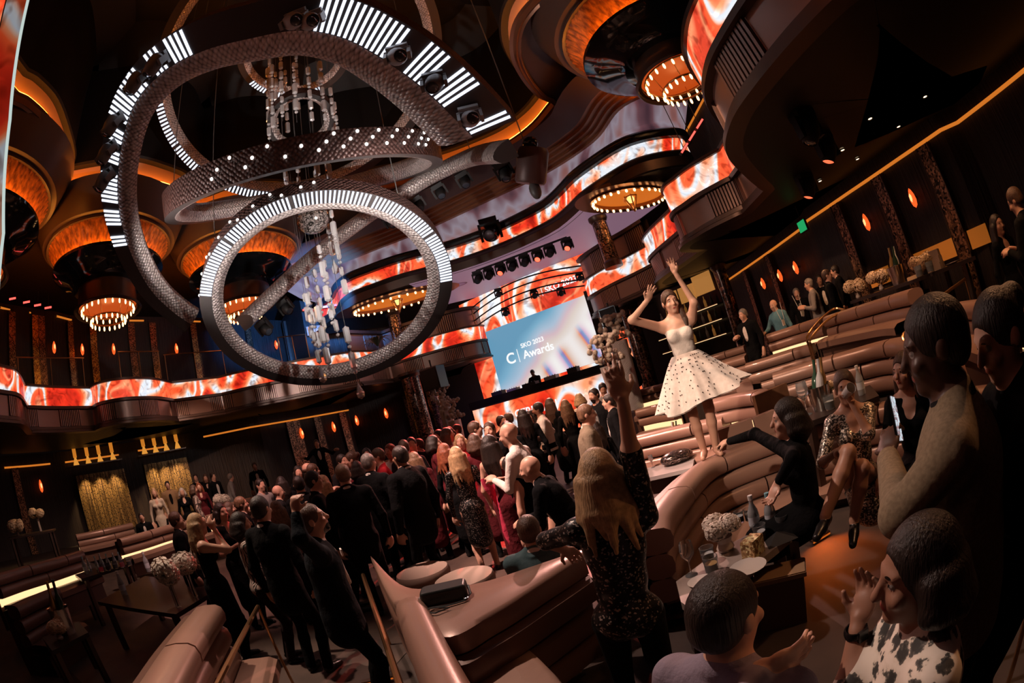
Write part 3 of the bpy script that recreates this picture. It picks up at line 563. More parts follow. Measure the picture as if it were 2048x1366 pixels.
mb = MB(); mb.add([Vector((x, y, 7.14)) for x, y in ((3.1, 14.4), (4.5, 12.6), (5.2, 12.3), (6.6, 12.6), (7.6, 14), (7.6, 17), (4.4, 18.6))], [tuple(range(7))]); struct(mb.build('ceiling_right_box', BRONZE_D, smooth=False), 'dark ceiling of the right opera box')
# ---- pleated shells, canopies and bulb chandeliers
PLEAT = ribbed('pleated_amber_silk', (.18, .05, .008), (.7, .22, .03), 9, .6, 0, .05)
CANOPY = M('smoked_glass_canopy', (.012, .016, .019), .12, .3, coat=1.0)
def bulb_chandelier(c, zc, zdisc, R, label, rr=1.0, shell=True):
    o = empty('bulb_chandelier', (c.x, c.y, zc)); tag(o, label, 'chandelier', 'bulb ring chandeliers in the bays'); h = zdisc - zc
    mb = MB(); mb.lathe([(.9 * rr, h * .55), (rr * 1.35, h * .6), (rr * 1.5, h * .72), (R * .86, h * .8), (R * .98, h * .92), (R * 1.05, h), (R * 1.05, h + .1)], 48); mb.build('canopy', CANOPY, o)
    mb = MB(); mb.lathe([(rr * 1.25, .0), (rr * 1.3, .06), (rr * 1.22, .12), (rr * 1.12, .1), (rr * 1.12, h * .6)], 36); mb.build('rim', BRONZE_D, o)
    mb = MB(); mb.lathe([(.01, .28), (rr * 1.1, .22)], 36); mb.build('glow_plate', emis('chandelier_glow_plate', (1, .12, .012), .5), o)
    for ring, (r, z, n) in enumerate(((rr, .02, 24), (rr * .66, -.34, 20), (rr * 1.15, h * .62 + .05, 14))):
        mb = MB(); mb.tube([(r * math.cos(q), r * math.sin(q), z + .1) for q in np.linspace(0, 2 * PI, 37)], .03, 6); hp = mb.build('hoop', BRASS, o)
        for k in range(n):
            q = 2 * PI * (k + .5 * ring) / n; link(_bm, 'bulb', hp, (r * math.cos(q), r * math.sin(q), z), None, (1, 1, 1.5))
    for k in range(6):
        q = 2 * PI * k / 6; mb = MB(); mb.tube([(rr * .66 * math.cos(q), rr * .66 * math.sin(q), -.24), (rr * .8 * math.cos(q), rr * .8 * math.sin(q), .2)], .012, 5); mb.build('rod', BRASS, o)
    lamp('POINT', 'chandelier_glow', (c.x, c.y, zc + .1), None, 14, (1, .42, .14), .3)
    if shell:
        s = empty('ceiling_pleated_shell', (c.x, c.y, zdisc)); struct(s, 'pleated amber silk shell over a bulb chandelier')
        n = 144; rows = []
        for f, z in ((.93, .05), (.97, .3), (1.05, .55), (1.15, .8)):
            rows.append([(R * (f + (.012 if k % 2 else -.012)) * math.cos(2 * PI * k / n), R * (f + (.012 if k % 2 else -.012)) * math.sin(2 * PI * k / n), z) for k in range(n)])
        mb = MB(); mb.grid(rows, 0, True); mb.build('pleats', PLEAT, s, ang=.3)
        mb = MB(); mb.lathe([(R * 1.15, .8), (R * 1.2, .78), (R * 1.2, .86), (R * 1.28, .9), (R * 1.5, 1.9)], 48); mb.build('ceiling_ring', WOOD, s)
        mb = MB(); mb.lathe([(R * .99, .03), (R * .99, .06), (R * .965, .06)], 48); mb.build('uplight_ring', emis('uplight_amber', (1, .32, .04), 48.0), s)
c = pd(215, 615, 16.0); bulb_chandelier(c, 7.72, 9.05, 2.05, 'bulb ring chandelier with two hoops at the left')
c = pd(488, 612, 18.2); bulb_chandelier(c, 7.9, 9.15, 2.05, 'bulb ring chandelier seen through the big ring')
bulb_chandelier(Vector((-12.4, 4.9, 0)), 7.8, 9.1, 2.1, 'half hidden dark bulb chandelier at the left picture edge')
bulb_chandelier(Vector((5.75, 9.4, 0)), 8.25, 9.3, 2.1, 'bulb ring chandelier high up at the right', .95)
# ---- tall LED pillar at the near left
e = [pd(56, 0, 6.0), pd(20, 239, 6.6), pd(7, 467, 7.2)]; e = [e[0] * 2 - e[1]] + e; sd = Vector((-.45, -.9, 0))
pl = empty('led_pillar', (e[3].x, e[3].y, 4.0)); tag(pl, 'tall leaning LED panel with orange streaks at the left picture edge', 'screen'); o0 = pl.location.copy()
e.append(Vector((e[3].x, e[3].y, 4.0)))
mb = MB(); mb.grid([[p + sd * .03 - o0 for p in e], [p + sd * .48 - o0 for p in e]], 0, False, True); mb.build('inner_led', led_swirl('led_pillar_in', .5, .35, 61), pl)
mb = MB(); mb.grid([[p + sd * .5 + Vector((-.02, 0, 0)) - o0 for p in e], [p + sd * 2.2 + Vector((-.02, 0, 0)) - o0 for p in e]], 0, False, True); mb.build('outer_led', led_swirl('led_pillar_out', .6, 1.0, 77), pl)
mb = MB(); mb.tube([p - o0 for p in e], .035, 6); mb.build('edge_light', emis('pale_edge_light', (.75, .9, .85), .7), pl)
mb = MB(); mb.grid([[p + Vector((-.06, .04, 0)) - o0 for p in e], [p + sd * 2.2 + Vector((-.12, .04, 0)) - o0 for p in e]]); mb.build('housing', BLK, pl)
# ================================================================ RING CHANDELIER
def scale_mat(name, c1, c2, rough=.35, metal=.4):
    m = bpy.data.materials.new(name); nt, N, L, b = nodes(m); uv = N.new('ShaderNodeUVMap'); v = N.new('ShaderNodeTexVoronoi'); v.inputs['Scale'].default_value = 13; v.inputs['Randomness'].default_value = .35
    mp = N.new('ShaderNodeMapping'); mp.inputs['Rotation'].default_value = (0, 0, .785); L.new(uv.outputs[0], mp.inputs[0]); L.new(mp.outputs[0], v.inputs['Vector'])
    r = ramp(N, [(.0, c2), (.45, c1), (.75, tuple(q * .25 for q in c1))]); L.new(v.outputs['Distance'], r.inputs[0]); L.new(r.outputs[0], b.inputs['Base Color'])
    iv = N.new('ShaderNodeMath'); iv.operation = 'SUBTRACT'; iv.inputs[0].default_value = 1; L.new(v.outputs['Distance'], iv.inputs[1])
    bp = N.new('ShaderNodeBump'); bp.inputs['Strength'].default_value = 1; bp.inputs['Distance'].default_value = .04; L.new(iv.outputs[0], bp.inputs['Height']); L.new(bp.outputs[0], b.inputs['Normal'])
    b.inputs['Roughness'].default_value = rough; b.inputs['Metallic'].default_value = metal; return m
SCALES = scale_mat('silver_snakeskin', (.55, .47, .44), (.85, .78, .75)); OUTER = scale_mat('brown_snakeskin', (.085, .042, .036), (.13, .07, .06), .45, .2)
UNDER = M('ring_underside', (.06, .052, .05), .4, .2)
CH = empty('ring_chandelier', (-3.85, 10.3, 3.2)); tag(CH, 'huge kinetic chandelier of tilted snakeskin rings with white LEDs and crystals', 'chandelier'); CHI = -CH.location
class Ring:
    def __init__(s, c, n, pts, closed, w, h, name='ring', label=None, grow=(1, 1)):
        s.grow = grow; s.NP = len(pts)
        s.c, s.n, s.closed, s.w, s.h = Vector(c), Vector(n).normalized(), closed, w, h
        s.P = pts; N = len(pts); L = [0]
        for k in range(1, N): L.append(L[-1] + (pts[k] - pts[k - 1]).length)
        s.L = L; n_ = s.n; prof = [(w / 2, 0, 0), (w / 2, h * .85, 0), (w / 2 - .03, h, 0)]
        fl = -w * .12; belly = [(w / 2 - .03 - (w * 1.08) * math.sin(q), h * .42 + h * .58 * math.cos(q)) for q in np.linspace(0, PI / 2, 6)] + [(-w * .58 + (fl + w * .58) * (1 - math.cos(q)), h * .42 * (1 - math.sin(q))) for q in np.linspace(PI / 10, PI / 2, 5)]; s.fl = fl
        rows_out = [[s.pt(k, a, b) for k in range(N)] for a, b in ((w / 2, 0), (w / 2, h * .5), (w / 2, h))]
        rows_bel = [[s.pt(k, a, b) for k in range(N)] for a, b in belly]
        rows_und = [[s.pt(k, a, b) for k in range(N)] for a, b in ((fl, 0), (w / 2, 0))]
        mb = MB()
        for rows, mi in ((rows_out, 0), (rows_bel, 1), (rows_und, 2)): mb.grid([[p + CHI for p in r] for r in rows], mi, closed, True)
        if not closed:
            for k in (0, N - 1): mb.add([s.pt(k, a, b) + CHI for a, b in [(w / 2, 0)] + [(w / 2, h)] + belly], [tuple(range(13)) if k else tuple(range(13))[::-1]], 2)
        s.o = mb.build(name, [OUTER, SCALES, UNDER], CH)
        if label: s.o['label'] = label
    def rad(s, k):
        v = s.P[k] - s.c; v -= s.n * v.dot(s.n); return v.normalized()
    def g(s, k): t = k / max(1, s.NP - 1); return s.grow[0] + (s.grow[1] - s.grow[0]) * t ** 1.5
    def pt(s, k, a, b): return s.P[k] + s.rad(k) * a * s.g(k) + s.n * b
    def at(s, q):         # frame at arclength q
        tot = s.L[-1]; q = max(0, min(tot - 1e-4, q)); k = int(np.searchsorted(s.L, q, 'right')) - 1; k = min(k, len(s.P) - 2)
        f = (q - s.L[k]) / (s.L[k + 1] - s.L[k] + 1e-9); p = s.P[k].lerp(s.P[k + 1], f); v = p - s.c; v -= s.n * v.dot(s.n); v.normalize(); return p, v
    def param(s, px, py):
        q = pplane(px, py, s.c, s.n); k = min(range(len(s.P)), key=lambda i: (s.P[i] - q).length); return s.L[k]
    def bars(s, q0, n, gap=.095, bw=.048, ln=.84, m=None, label=None):
        mb = MB()
        for i in range(n):
            p, v = s.at(q0 + (i - (n - 1) / 2) * gap); t = s.n.cross(v); R = Matrix((v, t, s.n)).transposed(); gg = s.g(int(np.searchsorted(s.L, q0))); mb.box(p + v * (s.w * .19 * gg) - s.n * .012 + CHI, (s.w * .58 * gg, bw, .02), rot=R)
        o = mb.build('led_panel', m or WHITE_LED, s.o, smooth=False); o['kind'] = 'stuff'; return o
def circle_pts(c, n, r, N=144):
    n = Vector(n).normalized(); a = n.cross(Vector((.13, .31, .9))).normalized(); b = n.cross(a); c = Vector(c)
    return [c + (a * math.cos(2 * PI * k / N) + b * math.sin(2 * PI * k / N)) * r for k in range(N + 1)]
def traced(c, n, px, step=.12): return resample(catmull([pplane(x, y, c, n) for x, y in px], 8), step)
cA, nA = (-3.88, 10.29, 5.29), (-.12, .484, .867); rA = Ring(cA, nA, circle_pts(cA, nA, 2.80), False, .5, .44, 'ring', 'lowest ring with a white LED strip on its near half')
cB, nB = (-3.83, 9.71, 8.07), (.123, -.37, .921); rB = Ring(cB, nB, circle_pts(cB, nB, 3.25), False, .42, .55, 'ring', 'flat middle ring with pin lights on its brown outer side')
cC, nC = (-3.63, 7.95, 6.28), (.048, .512, .858); rC = Ring(cC, nC, traced(cC, nC, [(380, 652), (345, 628), (300, 585), (262, 520), (238, 450), (229, 380), (236, 290), (262, 205), (318, 138), (400, 92), (500, 64), (600, 47), (690, 62), (770, 103), (840, 152), (900, 205), (962, 268)]), False, .85, .55, 'ring', 'broken near ring with LED panels and moving lights underneath', grow=(.72, 1.5))
cD, nD = (-3.89, 10.25, 12.78), (-.219, .487, .846); rD = Ring(cD, nD, circle_pts(cD, nD, 4.34), False, .45, .5, 'ring', 'high ring with an LED strip at its far left')
cE, nE = (-2.84, 9.96, 6.15), (-.267, -.555, .788); rE = Ring(cE, nE, traced(cE, nE, [(500, 655), (560, 597), (640, 522), (740, 446), (800, 408), (870, 365), (950, 330), (1020, 322)]), False, .42, .42, 'ring', 'open ring piece crossing behind the lowest ring')
cF, nF = (-4.0, 10.23, 13.35), (.11, .166, .98); rF = Ring(cF, nF, circle_pts(cF, nF, 1.64, 72), False, .35, .3, 'ring', 'small crown ring at the top')
cG, nG = (-3.9, 10.3, 10.6), (-.1, .35, .93); rG = Ring(cG, nG, circle_pts(cG, nG, .85, 60), False, .22, .35, 'ring', 'small hoop among the crystals')
# LED strips
def strip(R, px0, px1, gap, per, hole, **kw):
    a, b = R.param(*px0), R.param(*px1)
    tot = R.L[-1]
    if b < a: a, b = b, a
    # choose the arc that passes through the third pixel
    mid = R.param(*kw.pop('via'))
    if not (a <= mid <= b): a, b = b, a + tot
    q = a
    while q < b:
        n = min(per, int((b - q) / gap))
        if n < 1: break
        def shift(i): return 0
        mb = MB()
        for i in range(n):
            p, v = R.at((q + i * gap) % tot); t = R.n.cross(v); M3 = Matrix((v, t, R.n)).transposed(); mb.box(p + v * (R.w * .19) - R.n * .012 + CHI, (R.w * .56, gap * .46, .02), rot=M3)
        o = mb.build('led_panel', WHITE_LED, R.o, smooth=False); o['kind'] = 'stuff'; q += n * gap + hole
strip(rA, (428, 590), (886, 572), .085, 18, .05, via=(650, 402)); strip(rD, (322, 190), (560, 388), .13, 16, .05, via=(400, 335))
strip(rF, (500, 155), (640, 178), .11, 6, .3, via=(580, 188))
for px, n in (((715, 72), 14), ((828, 142), 4), ((890, 196), 4), ((948, 254), 2), ((366, 106), 4), ((318, 139), 3), ((288, 172), 2), ((258, 210), 8), ((238, 268), 3), ((230, 318), 3), ((229, 378), 7), ((234, 437), 4), ((246, 482), 3)):
    rC.bars(rC.param(*px), n, .105 if n < 14 else .1, .05)
# pin lights on the outer faces
_pin = MB().ball((0, 0, 0), .035, 8, 5).mesh('pin_light', emis('pin_white', (1, .93, .88), 2.6))
def pins(R, pxs, rows=(.2, .32, .44)):
    for k, (x, y) in enumerate(pxs):
        p, v = R.at(R.param(x, y)); link(_pin, 'pin_light', R.o, p + v * (R.w / 2 + .005) + R.n * rows[k % 3] * R.h / .5 + CHI)
pins(rB, [(x, 330 - (x - 620) * .09) for x in np.linspace(640, 880, 20)]); pins(rB, [(x, 380 - (x - 440) * .28) for x in np.linspace(430, 600, 8)])
pins(rA, [(423, 600), (428, 570), (434, 545), (442, 525), (455, 500), (470, 478), (490, 458), (515, 440), (545, 424), (575, 413), (605, 405), (635, 401)], (.12, .25, .36))
# suspension wires
for k, (R, px) in enumerate([(rC, (400, 92)), (rC, (444, 80)), (rA, (440, 530)), (rB, (345, 440)), (rB, (885, 325)), (rA, (810, 440)), (rE, (640, 522)), (rD, (320, 200)), (rC, (700, 65)), (rE, (950, 330))]):
    p, v = R.at(R.param(*px)); mb = MB(); mb.tube([p + CHI, Vector((p.x, p.y, 16.5)) + CHI], .012, 5); mb.build('suspension_wire', GREYP, CH)
# crystals
CRY = M('faceted_crystal', (.86, .83, .82), .08, 0, trans=.45, ior=1.45, coat=.5)
_cm = [MB().lathe([(0, 0), (r, -.05), (r, -l + .05), (0, -l)], 6).mesh('crystal', CRY, ang=.3) for r, l in ((.055, .34), (.065, .42), (.05, .26))]
_cb = MB().ball((0, 0, 0), .05, 8, 6).mesh('crystal_bead', CRY); _cdrop = MB().lathe([(0, 0), (.025, -.08), (.08, -.22), (.07, -.3), (0, -.34)], 8).mesh('crystal_drop', CRY)
def crystal_string(x, y, zt, zb, drop=False, top=16.5):
    mb = MB(); mb.tube([(0, 0, 0), (0, 0, zt - zb + (top - zt))], .006, 4); w = mb.build('crystal_string', GREYP, CH, Vector((x, y, zb)) + CHI); z = zt - zb
    while z > .3:
        k = random.randrange(3); link(_cm[k], 'crystal', w, (0, 0, z), (0, 0, random.random() * 3), (1.15, 1.15, 1.0)); z -= (.34, .42, .26)[k] + .06
        if random.random() < .55: link(_cb, 'crystal_bead', w, (0, 0, z), None, (1, 1, .8)); z -= .1
    if drop: link(_cdrop, 'crystal_drop', w, (0, 0, .2), None, (1.2, 1.2, 1.2))
ax = Vector((-3.85, 10.3, 0))
for k in range(15):
    q = 2 * PI * k / 15; r = .95; zt = 13.9 - .25 * k + (.6 if k % 3 == 0 else 0); crystal_string(ax.x + r * math.cos(q + 2), ax.y + r * math.sin(q + 2), zt, max(9.9, zt - 2.6 - .4 * random.random()))
for k in range(8):
    q = 2 * PI * k / 8; crystal_string(ax.x + .62 * math.cos(q), ax.y + .62 * math.sin(q), 9.5 - .1 * k, 8.3)
for k, (a, b) in enumerate([(7.6, 6.0), (7.4, 5.4), (7.5, 6.3), (6.6, 4.4), (6.4, 4.2), (6.2, 4.5), (5.7, 4.2), (5.6, 3.7), (5.2, 3.4), (6.6, 4.6), (4.6, 3.15)]):
    q = 2 * PI * k / 11; crystal_string(ax.x + .5 * math.cos(q), ax.y + .5 * math.sin(q), a, b, k in (2, 7, 10), 9.0)
mb = MB(); mb.ball((0, 0, 0), (.42, .42, .36), 14, 9); mb.build('hub', mosaic('crystal_hub', (.05, .045, .04), (.35, .32, .3), 30, .2, .6), CH, Vector((ax.x, ax.y, 7.5)) + CHI)
# moving lights riding on the rings
def on_ring(R, px, s, label, aim, body, side=0):
    p, v = R.at(R.param(*px)); moving_light(p - R.n * .05 + v * (R.w * .15), aim, s, label, body, group='moving lights on the ring chandelier', up=-R.n)
for k, px in enumerate([(785, 112), (858, 168), (918, 228), (625, 50), (590, 48)]):
    on_ring(rC, px, .42, 'moving light on the near ring, %s' % ['right of the widest LED panel', 'dark one tipped between two LED panels', 'last one at the right ring end', 'left of the widest LED panel', 'small one near the ring top'][k], Vector((1.5, 1, 3)) if k != 1 else Vector((-2, 1, 0)), PALEP if k != 1 else GREYP)
for k, px in enumerate([(328, 128), (296, 158), (243, 240), (232, 292), (228, 345)]):
    on_ring(rC, px, .42, 'moving light on the left bend of the near ring, %s from the top' % _ordinal[k], Vector((-8, 4, 2)), GREYP)
for k, px in enumerate([(765, 430), (822, 396), (865, 369), (905, 350), (985, 327), (560, 597), (520, 637)]):
    on_ring(rE, px, .42, 'dark moving light under the crossing ring piece, %s from the right' % ['fifth', 'fourth', 'third', 'second', 'first', 'sixth', 'seventh'][k], Vector((0, 8, 0)), BLK)
# pod at the right end of the chandelier
c = pd(1064, 330, 9.6); r = empty('light_pod', c); tag(r, 'dark brown drum shaped light pod right of the rings', 'light pod')
q = Vector((0, 0, 1)).rotation_difference(Vector((.35, -.35, .86)).normalized()).to_matrix(); mb = MB(); mb.lathe([(.0, .38), (.3, .38), (.34, .3), (.34, -.36), (.3, -.42), (0, -.42)], 24, 0, (0, 0, 0), q); mb.build('drum', OUTER, r)
mb = MB(); mb.ball(q @ Vector((-.08, 0, .48)), (.17, .17, .16), 12, 8); mb.build('dome_cap', BLKG, r)
mb = MB(); mb.ball(q @ Vector((.12, -.05, -.55)), (.13, .13, .22), 12, 8); mb.build('lamp_head', GREYP, r); mb = MB(); mb.tube([(0, 0, .4), (0, 0, 16.5 - c.z)], .015, 5); mb.build('hanging_rod', GREYP, r)
# ================================================================ BANQUETTES AND TABLES
def banquette(pts, ztop, zfloor, label, side=1, rolls=3, glow=False, seat=True, rh=.19, mat=None, depth=.5, wide=.17):
    """back of stacked padded rolls along a plan path; the seat lies on the right hand for side=1"""
    mat = mat or LEATHER; P = resample(catmull([Vector((p[0], p[1], 0)) for p in pts], 6), .12); c = P[len(P) // 2].copy()
    r = empty('banquette', (c.x, c.y, zfloor)); tag(r, label, 'banquette', 'curved copper leather banquettes'); P = [p - c for p in P]; nn = normals2(P); H = ztop - zfloor
    def row(o, z): return [Vector((p.x + n.x * o * side, p.y + n.y * o * side, z)) for p, n in zip(P, nn)]
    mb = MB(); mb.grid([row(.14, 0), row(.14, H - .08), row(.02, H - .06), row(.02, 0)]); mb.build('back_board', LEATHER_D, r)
    step = 8
    for k in range(rolls):
        zc = H - rh * (k + .5) - (.0 if k < 2 or not glow else .15); prof = [(-.02 - wide * .5 + wide * .62 * math.copysign(abs(math.cos(q)) ** .7, math.cos(q)) * (1 if k else 1.25), zc + rh * .5 * math.copysign(abs(math.sin(q)) ** .7, math.sin(q))) for q in np.linspace(0, 2 * PI, 13)]
        i = 0
        while i < len(P) - 2:
            j = min(len(P) - 1, i + step + (k * 3) % 4); 
            if len(P) - 1 - j < 3: j = len(P) - 1
            mb = MB(); rows = []
            for o, z in prof:
                q = [Vector((p.x + n.x * o * side, p.y + n.y * o * side, z)) for p, n in zip(P[i:j + 1], nn[i:j + 1])]
                t0 = (q[1] - q[0]).normalized() * .012; q[0] = q[0] + t0; q[-1] = q[-1] - t0; rows.append(q)
            mb.grid(rows); m = len(rows[0]); mb.add([rw[0] for rw in rows[:-1]], [tuple(range(12))]); mb.add([rw[-1] for rw in rows[:-1]], [tuple(range(12))[::-1]])
            mb.build('back_roll', mat, r, ang=.9); i = j
    if glow:
        z = H - rh * 2; mb = MB(); mb.grid([row(-.01, z - .01), row(-.01, z - .13)]); mb.build('strip_light', WARMSTRIP, r)
    if seat:
        zs = max(.42, H - rh * rolls - (.15 if glow else .02)); zs = min(zs, .5) if H > .95 else zs
        mb = MB(); mb.grid([row(-.1, zs - .14), row(-.1, zs), row(-depth * .6, zs + .02), row(-depth, zs + .01), row(-depth - .06, zs - .03), row(-depth - .06, zs - .12), row(-depth, zs - .15)]); mb.build('seat_cushion', mat, r, ang=.9)
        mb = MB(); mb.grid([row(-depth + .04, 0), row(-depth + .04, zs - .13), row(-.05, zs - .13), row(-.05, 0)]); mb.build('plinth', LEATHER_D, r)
    return r
def pxpath(*q): return [(pd(x, y, d).x, pd(x, y, d).y) for x, y, d in q]
# right side
banquette([(.42, 3.0), (.55, 3.35), (.95, 3.95), (1.35, 4.4), (1.8, 4.5), (2.4, 4.35), (3.0, 3.9), (3.4, 3.2), (3.5, 2.4)], 1.0, .0, 'near right horseshoe banquette carrying the dancing woman on its back', 1, 3, mat=LEATHER)
banquette(pxpath((1545, 735, 6.7), (1620, 708, 6.6), (1693, 685, 6.4), (1760, 665, 6.2), (1809, 658, 5.8), (1840, 662, 5.3)), 1.42, .75, 'long three-roll banquette behind the seated women', 1, 3, seat=False, rh=.2)
banquette(pxpath((1661, 645, 8.6), (1700, 632, 8.3), (1772, 603, 7.5), (1815, 593, 7.0), (1847, 594, 6.5)), 1.86, 1.1, 'upper right banquette with a warm light strip below the flower ledge', 1, 2, glow=True, rh=.2)
banquette(pxpath((1535, 668, 10.4), (1590, 650, 10.2), (1650, 628, 9.6)), 1.86, 1.0, 'back banquette with a light strip in front of the lanyard guests', 1, 2, glow=True)
banquette(pxpath((1490, 716, 8.8), (1540, 698, 8.7), (1590, 680, 8.6), (1625, 668, 8.4)), 1.52, .75, 'two-roll banquette below the brass handrail', 1, 3, seat=False)
banquette(pxpath((1380, 682, 13.0), (1430, 669, 12.8), (1485, 656, 12.4)), 1.75, .75, 'far back banquette under the bottle shelves', 1, 3)
banquette(pxpath((1400, 706, 10.8), (1445, 692, 10.6), (1490, 678, 10.3)), 1.6, .75, 'banquette row right behind the dancing woman', 1, 3, seat=False)
banquette(pxpath((1425, 735, 8.2), (1462, 724, 8.0), (1490, 722, 7.6), (1494, 740, 7.2)), 1.35, .75, 'short curved banquette end beside the wooden panel', 1, 2, glow=True, seat=False)
banquette(pxpath((1425, 766, 6.9), (1470, 752, 6.7), (1520, 742, 6.3), (1535, 756, 5.9)), 1.3, .6, 'curved banquette with a light strip beside the white skirt', 1, 3, glow=True, seat=False)
banquette(pxpath((1262, 757, 13.0), (1296, 747, 12.8), (1330, 735, 12.4)), 1.45, .4, 'far banquette left of the white dress', 1, 3, glow=True)
banquette(pxpath((1272, 795, 10.2), (1305, 782, 10.0), (1345, 768, 9.6)), 1.2, .3, 'middle banquette row left of the white dress', 1, 3, glow=True)
banquette(pxpath((1268, 850, 7.4), (1300, 840, 7.3), (1340, 828, 7.2), (1400, 812, 7.0), (1450, 800, 6.8)), 1.05, .2, 'near banquette row behind the dancing woman legs', 1, 3)
banquette(pxpath((1925, 600, 6.1), (1985, 590, 5.3), (2040, 590, 4.6)), 1.55, .8, 'pale rolled banquette behind the guests at the right edge', 1, 3, glow=True)
# left side
banquette(pxpath((385, 1205, 4.35), (330, 1270, 3.6), (280, 1330, 3.05), (225, 1400, 2.6)), 1.0, .0, 'near left banquette back with thick copper rolls', -1, 3, rh=.2, wide=.2)
banquette(pxpath((150, 1068, 15.5), (200, 1057, 15.6), (260, 1045, 16.0)), 1.2, .4, 'far left banquette under the gold curtain with a light strip', 1, 2, glow=True)
banquette(pxpath((235, 1088, 11.6), (285, 1072, 12.0), (340, 1058, 12.6), (440, 1035, 13.2)), 1.15, .3, 'left banquette with a light strip behind the tuxedo man', 1, 3, glow=True)
banquette(pxpath((-20, 1150, 8.6), (30, 1138, 9.0), (94, 1127, 9.4), (160, 1120, 10.0)), 1.2, .3, 'left banquette with a light strip at the picture edge', 1, 2, glow=True)
banquette(pxpath((10, 1205, 7.0), (50, 1185, 7.4), (102, 1174, 7.8)), .95, .0, 'curved dark banquette behind the glowing table items', 1, 3, mat=LEATHER_D)
banquette(pxpath((440, 1005, 14.5), (500, 985, 14.8), (560, 965, 15.2), (600, 950, 15.6)), 1.25, .4, 'left back banquette with light strip behind the crowd', 1, 2, glow=True)
banquette(pxpath((600, 958, 15.8), (690, 925, 16.6), (770, 895, 17.4), (840, 870, 17.6)), 1.25, .4, 'long back banquette beyond the dancing crowd', 1, 3, glow=True)
# near centre: broad padded ledge, arm roll and seat
LB_ = [pz(x, y, .95) for x, y in ((742, 1112), (800, 1166), (870, 1172), (960, 1162), (1060, 1132), (1160, 1099))]; LN_ = [pz(x, y, .95) for x, y in ((742, 1118), (790, 1210), (880, 1268), (980, 1226), (1085, 1162), (1168, 1110))]
r = empty('padded_ledge_banquette', (-.5, 2.9, 0)); tag(r, 'near copper leather banquette with broad padded ledge holding the black handbag', 'banquette'); o = -r.location
far = catmull(LB_, 6); nea = catmull(LN_, 6); mid = [a.lerp(b, .5) + Vector((0, 0, .015)) for a, b in zip(far, nea)]
mb = MB(); mb.grid([[p + o - Vector((0, 0, .12)) for p in far], [p + o - Vector((0, 0, .02)) for p in far], [a.lerp(b, .06) + o for a, b in zip(far, nea)], [p + o for p in mid], [a.lerp(b, .94) + o for a, b in zip(far, nea)], [p + o - Vector((0, 0, .02)) for p in nea], [p + o - Vector((0, 0, .14)) for p in nea]]); mb.build('padded_ledge', LEATHER, r, ang=1.0)
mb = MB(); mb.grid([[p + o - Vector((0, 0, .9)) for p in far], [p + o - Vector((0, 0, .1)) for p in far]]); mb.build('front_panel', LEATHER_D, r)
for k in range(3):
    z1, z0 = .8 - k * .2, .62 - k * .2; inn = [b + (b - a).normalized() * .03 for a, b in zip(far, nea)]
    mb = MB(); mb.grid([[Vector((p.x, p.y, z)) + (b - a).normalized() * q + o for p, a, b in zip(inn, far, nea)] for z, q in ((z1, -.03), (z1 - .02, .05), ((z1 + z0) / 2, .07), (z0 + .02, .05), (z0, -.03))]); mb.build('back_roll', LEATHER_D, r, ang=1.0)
A0, A1 = pz(812, 1190, 1.02), pz(905, 1400, 1.02); dv = (A1 - A0); pr = Vector((-dv.y, dv.x, 0)).normalized()
mb = MB(); rows = []
for t in np.linspace(0, 1, 14):
    p = A0 + dv * t; s = min(1, (t / .05 + .15) ** .5) if t < .05 else 1; rows.append([p + o + pr * (.105 * math.copysign(abs(math.cos(q)) ** .75, math.cos(q)) * s) + Vector((0, 0, -.13 + .15 * math.copysign(abs(math.sin(q)) ** .75, math.sin(q)) * s)) for q in np.linspace(0, 2 * PI, 17)])
mb.grid(rows); mb.add(rows[0][:-1], [tuple(range(16))]); mb.build('arm_roll', LEATHER, r, ang=1.2)
mb = MB(); mb.grid([[p + o + pr * s for p in (A0 - Vector((0, 0, z)), A1 - Vector((0, 0, z)))] for s, z in ((.07, .2), (.07, 1.0))]); mb.grid([[p + o - pr * .07 for p in (A0 - Vector((0, 0, z)), A1 - Vector((0, 0, z)))] for z in (.2, 1.0)]); mb.build('arm_panel', LEATHER_D, r)
sq = [pz(x, y, .62) for x, y in ((885, 1270), (985, 1240), (1135, 1372), (1060, 1460), (930, 1440))]
def pillow_slab(q, z0, z1, mb, inset=.05):
    c = sum(q, Vector()) / len(q); n = len(q); q = catmull(q, 5, True); m = len(q)
    rows = [[Vector((p.x, p.y, z0)) + o for p in q], [Vector((p.x, p.y, z1 - .05)) + o for p in q], [Vector((p.x, p.y, z1 - .012)).lerp(Vector((c.x, c.y, z1 - .012)), .06) + o for p in q], [Vector((p.x, p.y, z1)).lerp(Vector((c.x, c.y, z1)), .18) + o for p in q], [Vector((p.x, p.y, z1 + .012)).lerp(Vector((c.x, c.y, z1 + .012)), .6) + o for p in q]]
    mb.grid(rows, 0, True); mb.add(rows[-1], [tuple(range(m))])
mb = MB(); pillow_slab(sq, .46, .62, mb); mb.build('seat_cushion', M('soft_tan_leather', (.33, .2, .15), .45, 0, bump=('noise', 7, .35, .02)), r, ang=1.2)
mb = MB(); pillow_slab([p * 1.0 for p in sq], .0, .46, mb); mb.build('plinth', LEATHER_D, r)
